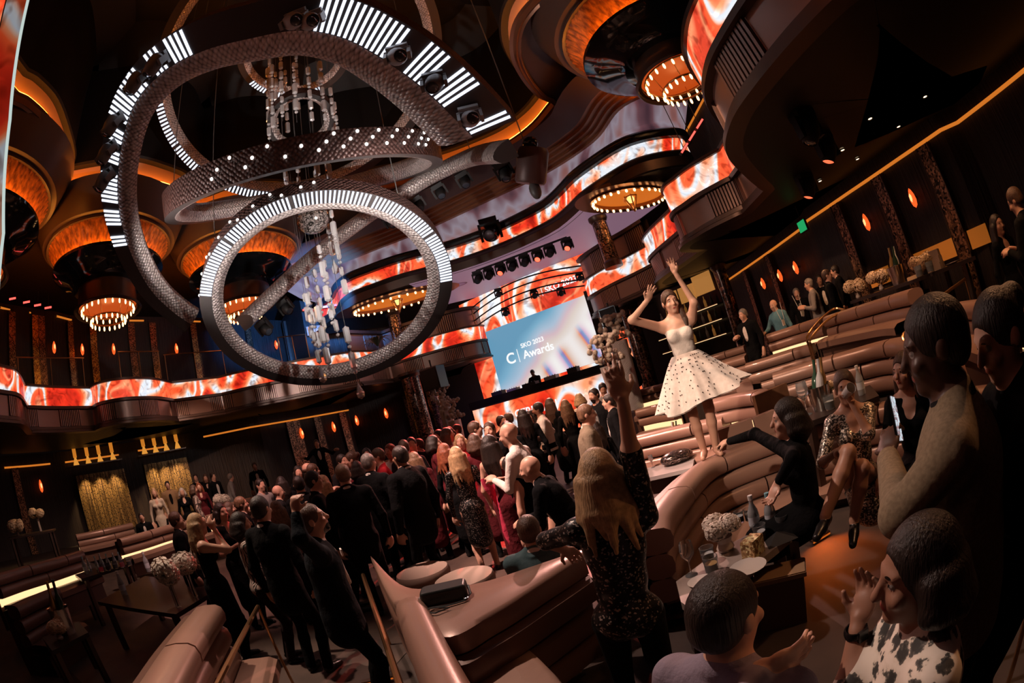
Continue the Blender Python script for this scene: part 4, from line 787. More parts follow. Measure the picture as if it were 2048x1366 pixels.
# round stools beyond the ledge
for k, (x, y) in enumerate([(832, 1150), (918, 1166), (800, 1130)][:2]):
    p = pz(x, y, .5) + Vector((0, .25, 0)); s = empty('round_stool', (p.x, p.y, 0)); tag(s, ['round beige stool left of the broad ledge', 'round beige stool behind the handbag'][k], 'stool', 'round beige stools')
    mb = MB(); mb.lathe([(.27, .34), (.31, .37), (.32, .42), (.30, .47), (.22, .5), (0, .505)], 28); mb.build('cushion', M('beige_suede', (.34, .25, .2), .8), s); mb = MB(); mb.lathe([(.2, 0), (.22, .02), (.24, .34)], 20, capb=True); mb.build('drum_base', LEATHER_D, s)
# wooden end panel between the booths
wp = [pd(1508, 800, 5.45), pd(1562, 735, 5.75)]; mb = MB(); d = wp[1] - wp[0]; d.z = 0; mb.box((0, 0, .62), (d.length, .06, 1.24), math.atan2(d.y, d.x)); tag(mb.build('partition', M('walnut_panel', (.13, .06, .03), .35, 0, var=(6, (.08, .035, .018))), loc=((wp[0].x + wp[1].x) / 2, (wp[0].y + wp[1].y) / 2, .1)), 'dark walnut end panel between the right booths', 'partition')
for k, q in enumerate([((1432, 858, 4.9), (1500, 835, 5.0)), ((1508, 838, 5.0), (1548, 822, 5.1))]):
    a, b = pd(*q[0]), pd(*q[1]); d = b - a; d.z = 0; mb = MB(); mb.box((0, 0, .0), (d.length, .09, .34), math.atan2(d.y, d.x)); tag(mb.build('seat_back_pad', LEATHER, loc=((a.x + b.x) / 2, (a.y + b.y) / 2, 1.02)), ['wide flat copper pad between the dancer and the black dressed woman', 'narrow flat copper pad beside the black dressed woman head'][k], 'cushion', 'flat copper back pads')
# ---------------------------------------------------------------- small things
MARBLE = M('veined_marble', (.20, .16, .14), .3, 0, var=(4.5, (.34, .28, .25))); DARKTOP = M('dark_polished_top', (.022, .014, .012), .3)
def table(q, z, label, top=None, th=.05, legs=True):
    c = sum(q, Vector()) / len(q); t = empty('lounge_table', (c.x, c.y, 0)); tag(t, label, 'table'); n = len(q); v = [Vector((p.x - c.x, p.y - c.y, 0)) for p in q]
    mb = MB(); mb.add([p + Vector((0, 0, z - th)) for p in v] + [p + Vector((0, 0, z)) for p in v], [tuple(range(n))[::-1], tuple(range(n, 2 * n))] + [(i, (i + 1) % n, n + (i + 1) % n, n + i) for i in range(n)]); mb.build('table_top', top or MARBLE, t, smooth=False)
    for p in v[:4] if n >= 4 else v:
        mb = MB(); mb.box((p.x * .85, p.y * .85, (z - th) / 2), (.07, .07, z - th)); mb.build('leg', BRONZE_D, t, smooth=False)
    return t
PET = [M('white_petals', (.66, .58, .50), .7), M('cream_petals', (.70, .52, .34), .7)]
def bloom_mesh(n, m, flat=.85):
    mb = MB(); g = PI * (3 - 5 ** .5); mb.ball((0, 0, 0), (.72, .72, .6), 10, 7)
    for k in range(n):
        zz = 1 - 2 * (k + .5) / n; r_ = (1 - zz * zz) ** .5; d = Vector((r_ * math.cos(g * k), r_ * math.sin(g * k), zz * flat)); R = Vector((0, 0, 1)).rotation_difference(d).to_matrix()
        for a in range(4): mb.ball(d * (.8 + .1 * random.random()) + R @ Vector((.12 * math.cos(a * 1.57 + k), .12 * math.sin(a * 1.57 + k), .02)), (.13, .13, .05), 5, 3, 0, R)
    return mb.mesh('bloom', m)
_bl = [bloom_mesh(46, PET[0]), bloom_mesh(46, PET[1])]
_leaf = MB().add([(0, 0, 0), (.06, .12, .03), (0, .3, 0), (-.06, .12, .03)], [(0, 1, 2, 3)]).mesh('leaf', M('dark_leaf', (.02, .04, .015), .5))
VASE = M('pale_vase', (.5, .42, .36), .3); VASEG = GLASS
def flowers(p, r, label, kind=0, vh=.18, heads=3, vr=.05, stems=False):
    o = empty('flower_arrangement', p); tag(o, label, 'flowers'); mb = MB(); mb.lathe([(vr * .8, 0), (vr, .02), (vr * .75, vh * .6), (vr * .95, vh)], 14, capb=True); mb.build('vase', VASE if not stems else GLASS, o)
    for k in range(heads):
        q = 2 * PI * k / heads + .6; d = r * .55 if heads > 1 else 0; s = r * (.72 if heads > 1 else 1); b = link(_bl[kind], 'bloom', o, (d * math.cos(q), d * math.sin(q), vh + r * .55 + .03 * (k % 2)), (random.random(), random.random(), random.random() * 6), (s, s, s * .9))
        if stems: mb = MB(); mb.tube([(0, 0, .02), (d * math.cos(q), d * math.sin(q), vh + r * .4)], .006, 5); mb.build('stem', M('stem_green', (.06, .09, .03), .6), o)
    for k in range(5): link(_leaf, 'leaf', o, (0, 0, vh + r * .2), (.3, .2, k * 1.25), (r * 4, r * 4, r * 3))
    return o
_bw = MB().lathe([(.032, 0), (.034, .01), (.034, .11), (.03, .135), (.013, .175), (.012, .2)], 14, capb=True).mesh('bottle_body', M('water_bottle_plastic', (.62, .68, .72), .1, 0, trans=.6, ior=1.3))
_bc = MB().lathe([(.015, 0), (.015, .028)], 10, capt=True).mesh('bottle_cap', M('pale_blue_cap', (.25, .5, .58), .4)); _bwh = MB().lathe([(.015, 0), (.015, .028)], 10, capt=True).mesh('bottle_cap', M('white_cap', (.7, .7, .7), .4)); _blab = MB().lathe([(.0348, .045), (.0348, .1)], 14).mesh('bottle_label', M('bottle_label', (.55, .6, .66), .5))
def water_bottle(p, label, cap=0, s=1.15):
    o = empty('water_bottle', p); o.scale = (s, s, s); tag(o, label, 'bottle'); link(_bw, 'body', o); link(_bc if cap == 0 else _bwh, 'cap', o, (0, 0, .2)); link(_blab, 'paper_label', o)
_wg = MB().lathe([(.036, 0), (.034, .004), (.005, .01), (.004, .085), (.012, .095), (.036, .125), (.04, .16), (.034, .205)], 16, capb=True).mesh('wine_glass', GLASS, ang=1.2); _tg = MB().lathe([(.032, 0), (.036, .005), (.042, .1), (.039, .1), (.034, .012), (0, .01)], 16, capb=True).mesh('tumbler', GLASS)
def drink(mb_, fill, h=.06, r=.034): return MB().lathe([(0, .012), (r * .95, .012), (r * 1.05, h), (0, h)], 14).mesh('drink', fill)
_red = drink(None, M('red_drink', (.6, .04, .05), .1, 0, emit=(.6, .03, .04), es=.05)); _amb = drink(None, M('amber_drink', (.5, .3, .12), .1)); _clr = drink(None, M('pale_drink', (.6, .6, .6), .1))
def wine_glass(p, label, s=1.1): o = empty('wine_glass', p); o.scale = (s, s, s); tag(o, label, 'glass'); link(_wg, 'bowl', o); return o
def tumbler(p, label, fill=2, s=1.1): o = empty('tumbler', p); o.scale = (s, s, s); tag(o, label, 'glass'); link(_tg, 'glass_wall', o); link((_red, _amb, _clr)[fill], 'drink', o); return o
_pl = MB().lathe([(.06, 0), (.07, .004), (.11, .018), (.112, .02), (.07, .01), (0, .008)], 24).mesh('plate', M('white_china', (.5, .46, .43), .3))
def plate(p, label, s=1): o = link(_pl, 'plate', None, p, None, (s, s, s)); tag(o, label, 'plate'); return o
def boxthing(name, p, size, rz, label, cat, m, lid=None):
    o = empty(name, p, rz); tag(o, label, cat); mb = MB(); mb.box((0, 0, size[2] / 2), size); mb.build('body', m, o, smooth=False)
    mb = MB(); mb.box((0, 0, size[2] + .004), (size[0] * .96, size[1] * .96, .008)); mb.build('top_face', lid or m, o, smooth=False); return o
# near marble table
Z = .75
NT = [pz(x, y, Z) for x, y in ((1352, 1163), (1440, 1098), (1560, 1033), (1598, 1056), (1520, 1120), (1400, 1230), (1362, 1204))]; table(NT, Z, 'near marble lounge table with flowers, bottles and glasses')
flowers(pz(1452, 1100, Z), .115, 'full white hydrangea bouquet on the near marble table', 0, .1, 4, .06)
water_bottle(pz(1512, 1062, Z), 'water bottle with clear cap on the near marble table', 1); water_bottle(pz(1545, 1058, Z), 'water bottle with pale blue cap on the near marble table', 0)
tumbler(pz(1567, 1060, Z), 'tumbler of red drink on the near marble table', 0); tumbler(pz(1500, 1040, Z), 'clear tumbler behind the water bottles', 2, .9); tumbler(pz(1480, 1045, Z), 'clear tumbler at the far table edge', 2, .9); tumbler(pz(1522, 1080, Z), 'tumbler in front of the water bottles', 2)
wine_glass(pz(1383, 1150, Z), 'wine glass at the left corner of the near marble table'); tumbler(pz(1425, 1145, Z), 'low dark tumbler below the white bouquet', 1); tumbler(pz(1418, 1125, Z), 'tumbler behind the wine glass', 2)
boxthing('gift_box', pz(1508, 1110, Z), (.13, .09, .11), .6, 'gold patterned box beside the white bouquet', 'box', mosaic('gold_lattice', (.25, .14, .05), (.75, .5, .25), 60, .4, .6)); plate(pz(1496, 1138, Z), 'white plate at the front of the near marble table')
plate(pz(1402, 1165, Z), 'small plate under the wine glass', .7)
mb = MB(); mb.add([(-.1, -.05, .0), (.1, -.08, .0), (.12, .06, .0), (0, .02, .06), (-.06, .09, .0)], [(0, 1, 3), (1, 2, 3), (2, 4, 3), (4, 0, 3), (0, 4, 2, 1)]); tag(mb.build('napkin', BLK, loc=pz(1558, 1082, Z), smooth=False), 'folded black napkin beside the red drink', 'napkin')
boxthing('wooden_tray', pz(1560, 1150, .55), (.34, .2, .03), -.5, 'tan wooden tray below the marble table edge', 'tray', M('tan_wood', (.33, .2, .11), .5)); boxthing('tray_stand', pz(1560, 1150, .55) - Vector((0, 0, .35)), (.3, .18, .35), -.5, 'dark stand carrying the tan tray', 'stand', LEATHER_D)
# table behind the dancer with cushion, bucket and glass
T2 = [pz(x, y, .62) for x, y in ((1278, 905), (1395, 880), (1385, 935), (1275, 960))]; table(T2, .62, 'grey table top to the left of the dancer feet', M('grey_stone_top', (.3, .27, .26), .3))
wine_glass(pz(1306, 935, .62), 'stemmed glass lying near the sequin cushion', .9)
mb = MB(); mb.ball((0, 0, .08), (.24, .17, .1), 18, 10); tag(mb.build('sequin_cushion', mosaic('black_sequins', (.006, .005, .005), (.12, .09, .08), 90, .2, .9), loc=pz(1356, 925, .62)), 'black sequin cushion at the dancer feet', 'cushion')
def bucket(p, label, s=1, n=3, kind=1):
    o = empty('ice_bucket', p); o.scale = (s, s, s); tag(o, label, 'ice bucket'); mb = MB(); mb.lathe([(.075, 0), (.095, .18), (.1, .185), (.09, .18), (.07, .02)], 18, capb=True); mb.build('bucket', M('silver_bucket', (.6, .55, .5), .2, 1.0), o)
    for k in range(n):
        q = k * 2.1; mb = MB(); mb.lathe([(.03, 0), (.034, .1), (.03, .18), (.012, .23), (.012, .31), (.014, .32)], 10, 0, (.035 * math.cos(q), .035 * math.sin(q), .06), Matrix.Rotation(.2, 3, 'Y')); mb.build('bottle_neck', [M('gold_foil', (.7, .45, .18), .3, .9), M('green_bottle', (.02, .05, .03), .1), M('pale_bottle', (.4, .4, .42), .1)][(k + kind) % 3], o)
    return o
bucket(pz(1352, 895, .62), 'silver bucket with gold bottle necks behind the sequin cushion', 1.1)
# right tier table
T3 = [pd(1590, 815, 5.2), pd(1740, 770, 5.4), pd(1760, 800, 4.7), pd(1610, 850, 4.5)]; table(T3, 1.08, 'dark table behind the black dressed woman with champagne and glasses', DARKTOP)
def on(px, py, d, z): p = pd(px, py, d); return Vector((p.x, p.y, z))
wine_glass(on(1612, 815, 4.85, 1.08), 'wine glass left of the gold bouquet bucket', 1.6); bucket(on(1643, 810, 4.9, 1.08), 'bucket with tall gold topped bottles beside the drinking woman', 1.3, 3, 0); flowers(on(1662, 805, 5.1, 1.08), .1, 'small cream bouquet beside the drinking woman', 1, .1, 2); tumbler(on(1662, 822, 4.75, 1.08), 'tall tumbler under the cream bouquet', 2, 1.4); water_bottle(on(1727, 800, 5.0, 1.08), 'water bottle right of the drinking woman', 1, 1.3)
# flower ledge at the right wall
T4 = [pd(1706, 625, 8.8), pd(1850, 590, 7.1), pd(1960, 545, 6.9), pd(1905, 535, 8.2), pd(1712, 600, 9.6)]; table(T4, 1.95, 'long dark ledge along the right wall with flowers', DARKTOP)
L4 = 1.95
flowers(on(1722, 612, 9.0, L4), .2, 'ball bouquet farthest left on the right wall ledge', 1, .1, 3); flowers(on(1770, 600, 8.2, L4), .19, 'ball bouquet second from left on the right wall ledge', 1, .1, 3); flowers(on(1857, 568, 7.4, L4), .19, 'large cream bouquet beside the stacked boxes', 1, .06, 4)
bucket(on(1802, 578, 7.9, L4), 'bucket crowded with bottles on the right wall ledge', 1.5, 4, 2)
for k in range(3): boxthing('stacked_box', on(1885, 560, 7.4, L4 + .09 * k), (.22, .16, .085), .3 + .1 * k, 'pale box %s of the stack on the right wall ledge' % ['at the bottom', 'in the middle', 'on top'][k], 'box', M('pale_card', (.6, .47, .38), .6))
boxthing('serving_board', on(1838, 578, 7.2, L4), (.36, .2, .04), .5, 'serving board with food on the right wall ledge', 'board', M('food_board', (.5, .33, .18), .5)); plate(on(1912, 553, 7.2, L4), 'plate at the right end of the wall ledge', 1.3)
tumbler(on(1850, 586, 6.95, L4), 'tumbler at the ledge edge, left', 2, 1.5); tumbler(on(1873, 579, 6.95, L4), 'tumbler at the ledge edge, right', 2, 1.5)
mb = MB(); a, b = pd(1765, 570, 8.9), pd(1990, 495, 8.2); 
for k, (q0, q1) in enumerate([((1842, 545), (1925, 517)), ((1950, 505), (1985, 495)), ((1748, 575), (1788, 562))]):
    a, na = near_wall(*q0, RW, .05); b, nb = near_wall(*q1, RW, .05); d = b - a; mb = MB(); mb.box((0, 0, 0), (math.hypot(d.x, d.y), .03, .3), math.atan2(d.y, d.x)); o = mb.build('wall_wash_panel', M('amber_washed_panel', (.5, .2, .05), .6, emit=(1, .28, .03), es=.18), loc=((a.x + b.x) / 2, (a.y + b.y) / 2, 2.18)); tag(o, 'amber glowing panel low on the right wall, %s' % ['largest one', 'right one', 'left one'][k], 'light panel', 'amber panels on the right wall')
# handbag on the ledge
hp = pz(893, 1197, .97); hb = empty('handbag', hp, .1); tag(hb, 'black rectangular handbag with strap on the padded ledge', 'handbag'); BAG = M('black_pebbled_leather', (.018, .021, .02), .4, 0, bump=('noise', 160, .3, .002))
mb = MB(); rows = []
for z, s in ((0, .96), (.01, 1), (.07, 1), (.085, .97), (.09, .9)): rows.append([(.145 * s * math.copysign(abs(math.cos(q)) ** .25, math.cos(q)), .075 * s * math.copysign(abs(math.sin(q)) ** .25, math.sin(q)), z) for q in np.linspace(0, 2 * PI, 41)[:-1]])
mb.grid(rows, 0, True); mb.add(rows[-1], [tuple(range(40))]); mb.add(rows[0], [tuple(range(40))[::-1]]); mb.build('body', BAG, hb, ang=.9)
mb = MB(); mb.tube([(.15, .02, .05), (.16, -.06, .02), (.12, -.12, .006), (.02, -.14, .006), (-.08, -.12, .006), (-.14, -.17, .006), (-.05, -.22, .006), (.03, -.19, .01), (-.04, -.15, .012), (-.16, -.12, .006), (-.19, -.06, .01), (-.15, .0, .05)], .008, 6, squash=.6); mb.build('strap', BAG, hb)
mb = MB(); mb.lathe([(.012, 0), (.016, .002), (.012, .004)], 10, 0, (.13, -.1, .014)); mb.build('buckle', M('steel_buckle', (.6, .6, .6), .25, 1), hb)
mb = MB(); q = [pz(x, y, .2) for x, y in ((1088, 1325), (1122, 1308), (1165, 1348), (1130, 1356))]; c = sum(q, Vector()) / 4; mb.add([p - c + Vector((0, 0, .01)) for p in q] + [p - c for p in q], [(0, 1, 2, 3), (7, 6, 5, 4), (0, 4, 5, 1), (1, 5, 6, 2), (2, 6, 7, 3), (3, 7, 4, 0)]); tag(mb.build('menu_card', M('orange_card', (.75, .2, .04), .6), loc=c + Vector((0, 0, .02))), 'orange card lying in the dark booth', 'card')
# brass handrails
def rail(pts, label, r=.02):
    o = empty('handrail', (pts[0].x, pts[0].y, 0)); tag(o, label, 'handrail'); i = -o.location; mb = MB(); mb.tube([p + i for p in catmull(pts, 4)] if len(pts) > 2 else [p + i for p in pts], r, 8); mb.build('rail', BRASS, o)
    for p in (pts[0], pts[-1]): mb = MB(); mb.tube([p + i, Vector((p.x, p.y, 0)) + i], r * .7, 8); mb.build('post', BRASS, o)
rail([pz(516, 1213, .85), pz(470, 1300, .9), pz(425, 1390, .95)], 'near left brass handrail sloping down between the booths'); rail([pz(726, 1150, .8), pz(760, 1250, .85), pz(805, 1385, .9)], 'brass handrail beside the near copper arm roll')
rail([pz(1945, 1083, .95), pz(1995, 1060, 1.0), pz(2080, 1030, 1.05)], 'brass handrail at the right picture edge')
def zr(px, py, d): return pd(px, py, d)
rail([zr(1617, 690, 8.0), zr(1615, 672, 8.0), zr(1640, 640, 8.4), zr(1668, 618, 8.7), zr(1688, 620, 8.6)], 'curved brass handrail beside the upper right banquette', .022); rail([zr(1622, 692, 7.7), zr(1622, 676, 7.7), zr(1655, 640, 8.1), zr(1690, 620, 8.3)], 'second brass handrail parallel beside the upper right banquette', .022)
rail([zr(1812, 690, 5.4), zr(1808, 668, 5.5), zr(1848, 645, 5.9), zr(1875, 600, 6.4), zr(1930, 558, 6.9)], 'long brass handrail rising right of the flower ledge', .022); rail([zr(1818, 692, 5.2), zr(1826, 680, 5.3), zr(1845, 668, 5.6)], 'short brass handrail behind the man in the tan jacket', .022)
# left area tables and flowers
T5 = [pz(195, 1203, .72), pz(290, 1152, .72), pz(455, 1165, .72), pz(352, 1228, .72)]; table(T5, .72, 'dark glossy table with reflections at the left', DARKTOP)
for k, (x, y) in enumerate([(358, 1215), (392, 1195), (425, 1178)]): flowers(pz(x, y, .72), .19, 'white hydrangea head on a stem in the left trio, %s' % ['front', 'middle', 'back'][k], 0, .32, 1, .035, True)
water_bottle(pz(250, 1190, .72), 'bottle on the dark glossy table', 1, 1.5); water_bottle(on(297, 1140, 8.6, .74), 'bottle at the far edge of the dark glossy table', 1, 1.5)
T6 = [on(150, 1150, 9.4, .75), on(265, 1120, 10.4, .75), on(260, 1140, 9.3, .75), on(165, 1165, 8.7, .75)]; table(T6, .85, 'left table crowded with bottles and glasses', DARKTOP)
for k in range(7): water_bottle(on(172 + k * 12 + random.uniform(-4, 4), 1148 - k * 3, 9.2 + random.uniform(-.3, .3), .85), 'small bottle on the crowded left table, %s from the left' % _ordinal[k], k % 2, random.uniform(1.0, 1.45))
for k in range(5): tumbler(on(205 + k * 14, 1146 - k * 3, 9.0, .85), 'tumbler on the crowded left table, %s from the left' % _ordinal[k], k % 3, 1.4)
T7 = [on(70, 1240, 6.3, .6), on(150, 1225, 6.7, .6), on(170, 1250, 6.0, .6), on(90, 1270, 5.6, .6)]; table(T7, .62, 'low dark table with a pinkish bouquet at the left', DARKTOP); bucket(on(118, 1225, 6.2, .62), 'bucket with crumpled napkin and bottles at the left', 1.7, 4, 1); flowers(on(105, 1240, 6.0, .62), .13, 'pinkish bouquet low at the left', 1, .06, 4)
flowers(on(150, 1366, 3.4, .62), .14, 'half hidden pale bouquet at the lower left corner', 1, .06, 3); T8 = [on(90, 1350, 3.5, .6), on(170, 1340, 3.7, .6), on(210, 1380, 3.2, .6), on(120, 1400, 3.0, .6)]; table(T8, .6, 'dark table at the lower left corner', DARKTOP)
mb = MB(); p = on(132, 1365, 3.4, .6); mb.lathe([(.03, .02), (.04, .06), (.03, .12), (0, .16)], 10, 1); mb.lathe([(.045, 0), (.045, .02)], 12, 0, capb=True); tag(mb.build('candle_lamp', [BRASS, emis('candle_red', (1, .14, .02), 2.2)], loc=p), 'small red glowing candle lamp at the lower left', 'candle')
flowers(on(42, 1090, 15.2, 1.45), .28, 'yellow lit bouquet far left, lower one', 1, .1, 3); flowers(on(88, 1085, 15.4, 1.45), .25, 'tall yellow lit bouquet far left', 1, .35, 2); T9 = [on(20, 1095, 14.6, 1.4), on(110, 1078, 15, 1.4), on(115, 1070, 16, 1.4), on(25, 1085, 15.8, 1.4)]; table(T9, 1.44, 'ledge table far left under the bouquets', DARKTOP)
T10 = [on(410, 1000, 13.6, 1), on(470, 988, 14.2, 1), on(475, 978, 15, 1), on(415, 988, 14.6, 1)]; table(T10, 1.15, 'far left serving table before the standing guests', DARKTOP); flowers(on(437, 985, 14.2, 1.15), .25, 'round white bouquet far left on the serving table', 0, .1, 3)
# ---- back bar on the left: bead curtains, lit bottles on shelves
GOLDBEAD = ribbed('gold_bead_strands', (.10, .055, .02), (.55, .36, .15), 14, .35, .6)
for k, (x0, x1, yt, yb) in enumerate([(148, 247, 942, 1018), (283, 372, 915, 1000)]):
    a, n = near_wall(x0, yt, LW, .25); b, n2 = near_wall(x1, yt, LW, .25); d = b - a; d.z = 0; L_ = d.length; rz = math.atan2(d.y, d.x); o = empty('bead_curtain', (a.x, a.y, .8), rz); tag(o, 'gold bead curtain panel on the left back wall, %s' % ['left one', 'right one'][k], 'curtain')
    mb = MB(); mb.box((L_ / 2, .06, 1.2), (L_, .03, 2.4)); mb.build('backing', WALLDARK, o); mb = MB(); N_ = 64
    for i in range(N_):
        x = L_ * (i + .5) / N_; zz = 2.35; w_ = L_ / N_ * .36
        while zz > .05:
            l = .12 + .2 * random.random(); mb.box((x + random.uniform(-.006, .006), -.01 * random.random(), zz - l / 2), (w_ * 1.6, .02, l * .86)); zz -= l
    q = mb.build('bead_strands', GOLDBEAD, o, smooth=False); q['kind'] = 'stuff'
    mid_ = a + d * .5
    for j in range(3): p = a + d * ((j + .6) / 3.4) - Vector((0, 0, 0)); q = Vector((p.x + n.x * .45, p.y + n.y * .45, 3.35)); lamp('SPOT', 'curtain_downlight', q, Vector((p.x + n.x * .05, p.y + n.y * .05, 1.4)), 420, (1, .62, .28), .04, 70, .8)
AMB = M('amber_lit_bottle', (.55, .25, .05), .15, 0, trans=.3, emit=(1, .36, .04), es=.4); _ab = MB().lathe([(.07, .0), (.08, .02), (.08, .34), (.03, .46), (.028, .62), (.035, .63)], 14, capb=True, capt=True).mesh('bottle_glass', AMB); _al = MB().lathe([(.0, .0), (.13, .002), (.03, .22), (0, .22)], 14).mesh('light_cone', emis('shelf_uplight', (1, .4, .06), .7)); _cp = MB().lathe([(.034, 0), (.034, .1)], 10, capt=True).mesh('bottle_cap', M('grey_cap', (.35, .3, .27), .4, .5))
for k, (x, y) in enumerate([(150, 920), (174, 917), (197, 913), (222, 908), (287, 897), (309, 893), (330, 889), (352, 886)]):
    a, n = near_wall(x, y, LW, .42 if k != 4 else .8); o = empty('display_bottle', (a.x, a.y, 3.55)); o.scale = (1.15, 1.15, 1.5); tag(o, 'amber lit display bottle on the left back bar shelf, %s from the left' % _ordinal[k], 'bottle', 'amber display bottles'); link(_al, 'uplight', o); link(_ab, 'glass_body', o, (0, 0, .2)); link(_cp, 'cap', o, (0, 0, .83))
for x0, x1, y in ((128, 240, 915), (272, 376, 893)):
    a, n = near_wall(x0, y, LW, .34); b, n2 = near_wall(x1, y, LW, .34); d = b - a; d.z = 0; mb = MB(); mb.box((0, 0, 0), (d.length, .4, .05), math.atan2(d.y, d.x)); tag(mb.build('bottle_shelf', BRONZE_D, loc=((a.x + b.x) / 2, (a.y + b.y) / 2, 3.52), smooth=False), 'shelf carrying amber bottles on the left back wall, %s' % ('left' if x0 < 200 else 'right'), 'shelf')
# ---- back bar behind the dancer
a = pd(1300, 600, 16.2); b = pd(1425, 560, 14.8); d = b - a; d.z = 0; L_ = d.length; o = empty('back_bar', (a.x, a.y, 0), math.atan2(d.y, d.x)); tag(o, 'back bar with amber panels and shelves behind the dancing woman', 'bar'); bi = Matrix.Rotation(math.atan2(d.y, d.x), 3, 'Z')
mb = MB(); mb.box((L_ / 2, .2, 2.2), (L_, .05, 4.0)); mb.build('backing', BLKG, o, smooth=False)
for k, (u, w, z, h) in enumerate([(.28, .24, 3.75, .5), (.55, .24, 3.75, .5), (.82, .28, 3.85, .62)]): mb = MB(); mb.box((L_ * u, .14, z), (L_ * w, .04, h)); mb.build('amber_panel', M('amber_lit_panel', (.5, .25, .07), .5, emit=(1, .42, .1), es=.35), o, smooth=False)
for z in (2.2, 2.65, 3.1): mb = MB(); mb.box((L_ / 2, -.02, z), (L_, .36, .03)); mb.build('shelf', BRONZE, o, smooth=False); mb = MB(); mb.box((L_ / 2, -.2, z - .02), (L_, .015, .015)); mb.build('shelf_light', WARMSTRIP, o, smooth=False)
mb = MB(); mb.box((L_ / 2, -.7, .55), (L_ * 1.1, .5, 1.1)); mb.build('counter', DARKTOP, o, smooth=False)
_sb2 = [MB().lathe([(.04, 0), (.045, .02), (.045, .2), (.016, .27), (.016, .35)], 10, capb=True, capt=True).mesh('shelf_bottle', m) for m in (M('clear_spirit', (.5, .5, .52), .08, 0, trans=.4), M('whisky', (.4, .17, .04), .1, 0, emit=(1, .4, .08), es=.12), M('dark_bottle', (.02, .03, .02), .08))]
for k in range(27):
    z = (2.215, 2.665, 3.115)[k // 9]; q = Vector((a.x, a.y, 0)) + bi @ Vector((L_ * (.1 + .1 * (k % 9)), -.02, z)); bo = link(_sb2[(k * 7) % 3], 'spirit_bottle', None, q); tag(bo, 'spirit bottle on the shelves behind the dancing woman, %s shelf, %s from the left' % (['lowest', 'middle', 'top'][k // 9], _ordinal[k % 9]), 'bottle', 'bottles on the back bar')
# ---- tall flower stands flanking the stage
def stand(px, dist, zt, label, blooms):
    p = pd(*px, dist); o = empty('flower_stand', (p.x, p.y, 0)); tag(o, label, 'flower stand'); mb = MB(); mb.lathe([(.22, 0), (.22, .03), (.03, .06)], 18, capb=True); mb.build('foot', BRASS, o); mb = MB()
    for k in range(3): mb = MB(); mb.tube([(.1 * math.cos(k * 2.1), .1 * math.sin(k * 2.1), .03), (.16 * math.cos(k * 2.1), .16 * math.sin(k * 2.1), zt)], .012, 6); mb.build('rod', BRASS, o)
    mb = MB(); mb.lathe([(.18, 1.0), (.2, 1.2), (.24, zt - .3)], 18); mb.build('crystal_drape', M('crystal_curtain', (.6, .55, .55), .2, .3, bump=('wave', 20, .8, .02)), o)
    for k in range(blooms):
        q = k * 2.4; rr = .30 * (k / blooms) ** .5; link(_bl[0], 'bloom', o, (rr * math.cos(q) * 1.3, rr * math.sin(q), zt + .1 + .3 * math.sin(k * 1.9)), (k, k * .7, k), (.075, .075, .07))
stand((905, 830), 17.2, 2.3, 'tall white flower stand left of the stage', 44); stand((885, 800), 18.0, 2.9, 'second white flower stand behind the left one', 44)
stand((1228, 760), 11.2, 2.55, 'tall white flower stand right of the stage', 44); stand((1250, 730), 12.6, 3.1, 'second white flower stand right of the stage, higher', 44)
# ---- loudspeakers, exit lamp, downlights
for k, (x, y, dd, w, h) in enumerate([(868, 757, 17.8, .8, .8), (1224, 640, 16.2, .58, .85)]):
    p = pd(x, y, dd); o = empty('loudspeaker', p, SRZ); tag(o, 'black hanging loudspeaker %s of the stage' % ['left', 'right'][k], 'loudspeaker'); mb = MB(); mb.box((0, 0, 0), (w, .5, h)); mb.build('cabinet', BLKG, o, smooth=False); mb = MB(); mb.box((0, -.26, 0), (w * .9, .02, h * .9)); mb.build('grille', BLK, o, smooth=False); mb = MB(); mb.tube([(0, 0, h / 2), (0, 0, 4.35 - p.z)], .03, 6); mb.build('bracket', BLK, o)
_dl = MB().lathe([(.0, 0), (.035, 0)], 12).mesh('lamp_disc', emis('downlight_disc', (1, .7, .42), 3.5)); _dr = MB().lathe([(.035, 0), (.055, -.01), (.055, .01)], 14).mesh('trim_ring', BRONZE_D)
for k, (x, y) in enumerate([(1850, 193), (1740, 237), (1797, 253), (1715, 318), (1640, 362), (1685, 300)]):
    p = pz(x, y, 4.14); o = empty('downlight', p); o.rotation_euler = (PI, 0, 0); tag(o, 'small warm downlight in the dark right soffit, %s' % _ordinal[k] + ' from the top', 'downlight', 'downlights in the right soffit'); link(_dl, 'lamp_disc', o, (0, 0, .004)); link(_dr, 'trim_ring', o)
p = pz(1606, 452, 3.7); mb = MB(); mb.box((0, 0, 0), (.05, .3, .26)); mb.box((-.03, 0, 0), (.02, .27, .22), 0, 1); mb.tube([(0, 0, .13), (0, 0, .45)], .012, 5, 0); tag(mb.build('exit_lamp', [BLK, emis('green_exit', (.03, .8, .25), .45)], loc=p, smooth=False), 'green glowing exit lamp under the right balcony', 'lamp')
for k, (x, y, zz) in enumerate([(1640, 270, 4.16), (1605, 350, 4.16), (1600, 225, 4.16), (1570, 480, 4.16)]):
    p = pz(x, y, zz); moving_light(p, p + Vector((-.6, .3, -1.6)), .36, 'black moving light under the right balcony, %s' % ['front one', 'second one', 'boxy one nearest the fascia', 'farthest one'][k], BLK, emis('small_red_lens', (1, .15, .06), 1.5) if k < 2 else LENS, 'moving lights under the right balcony')
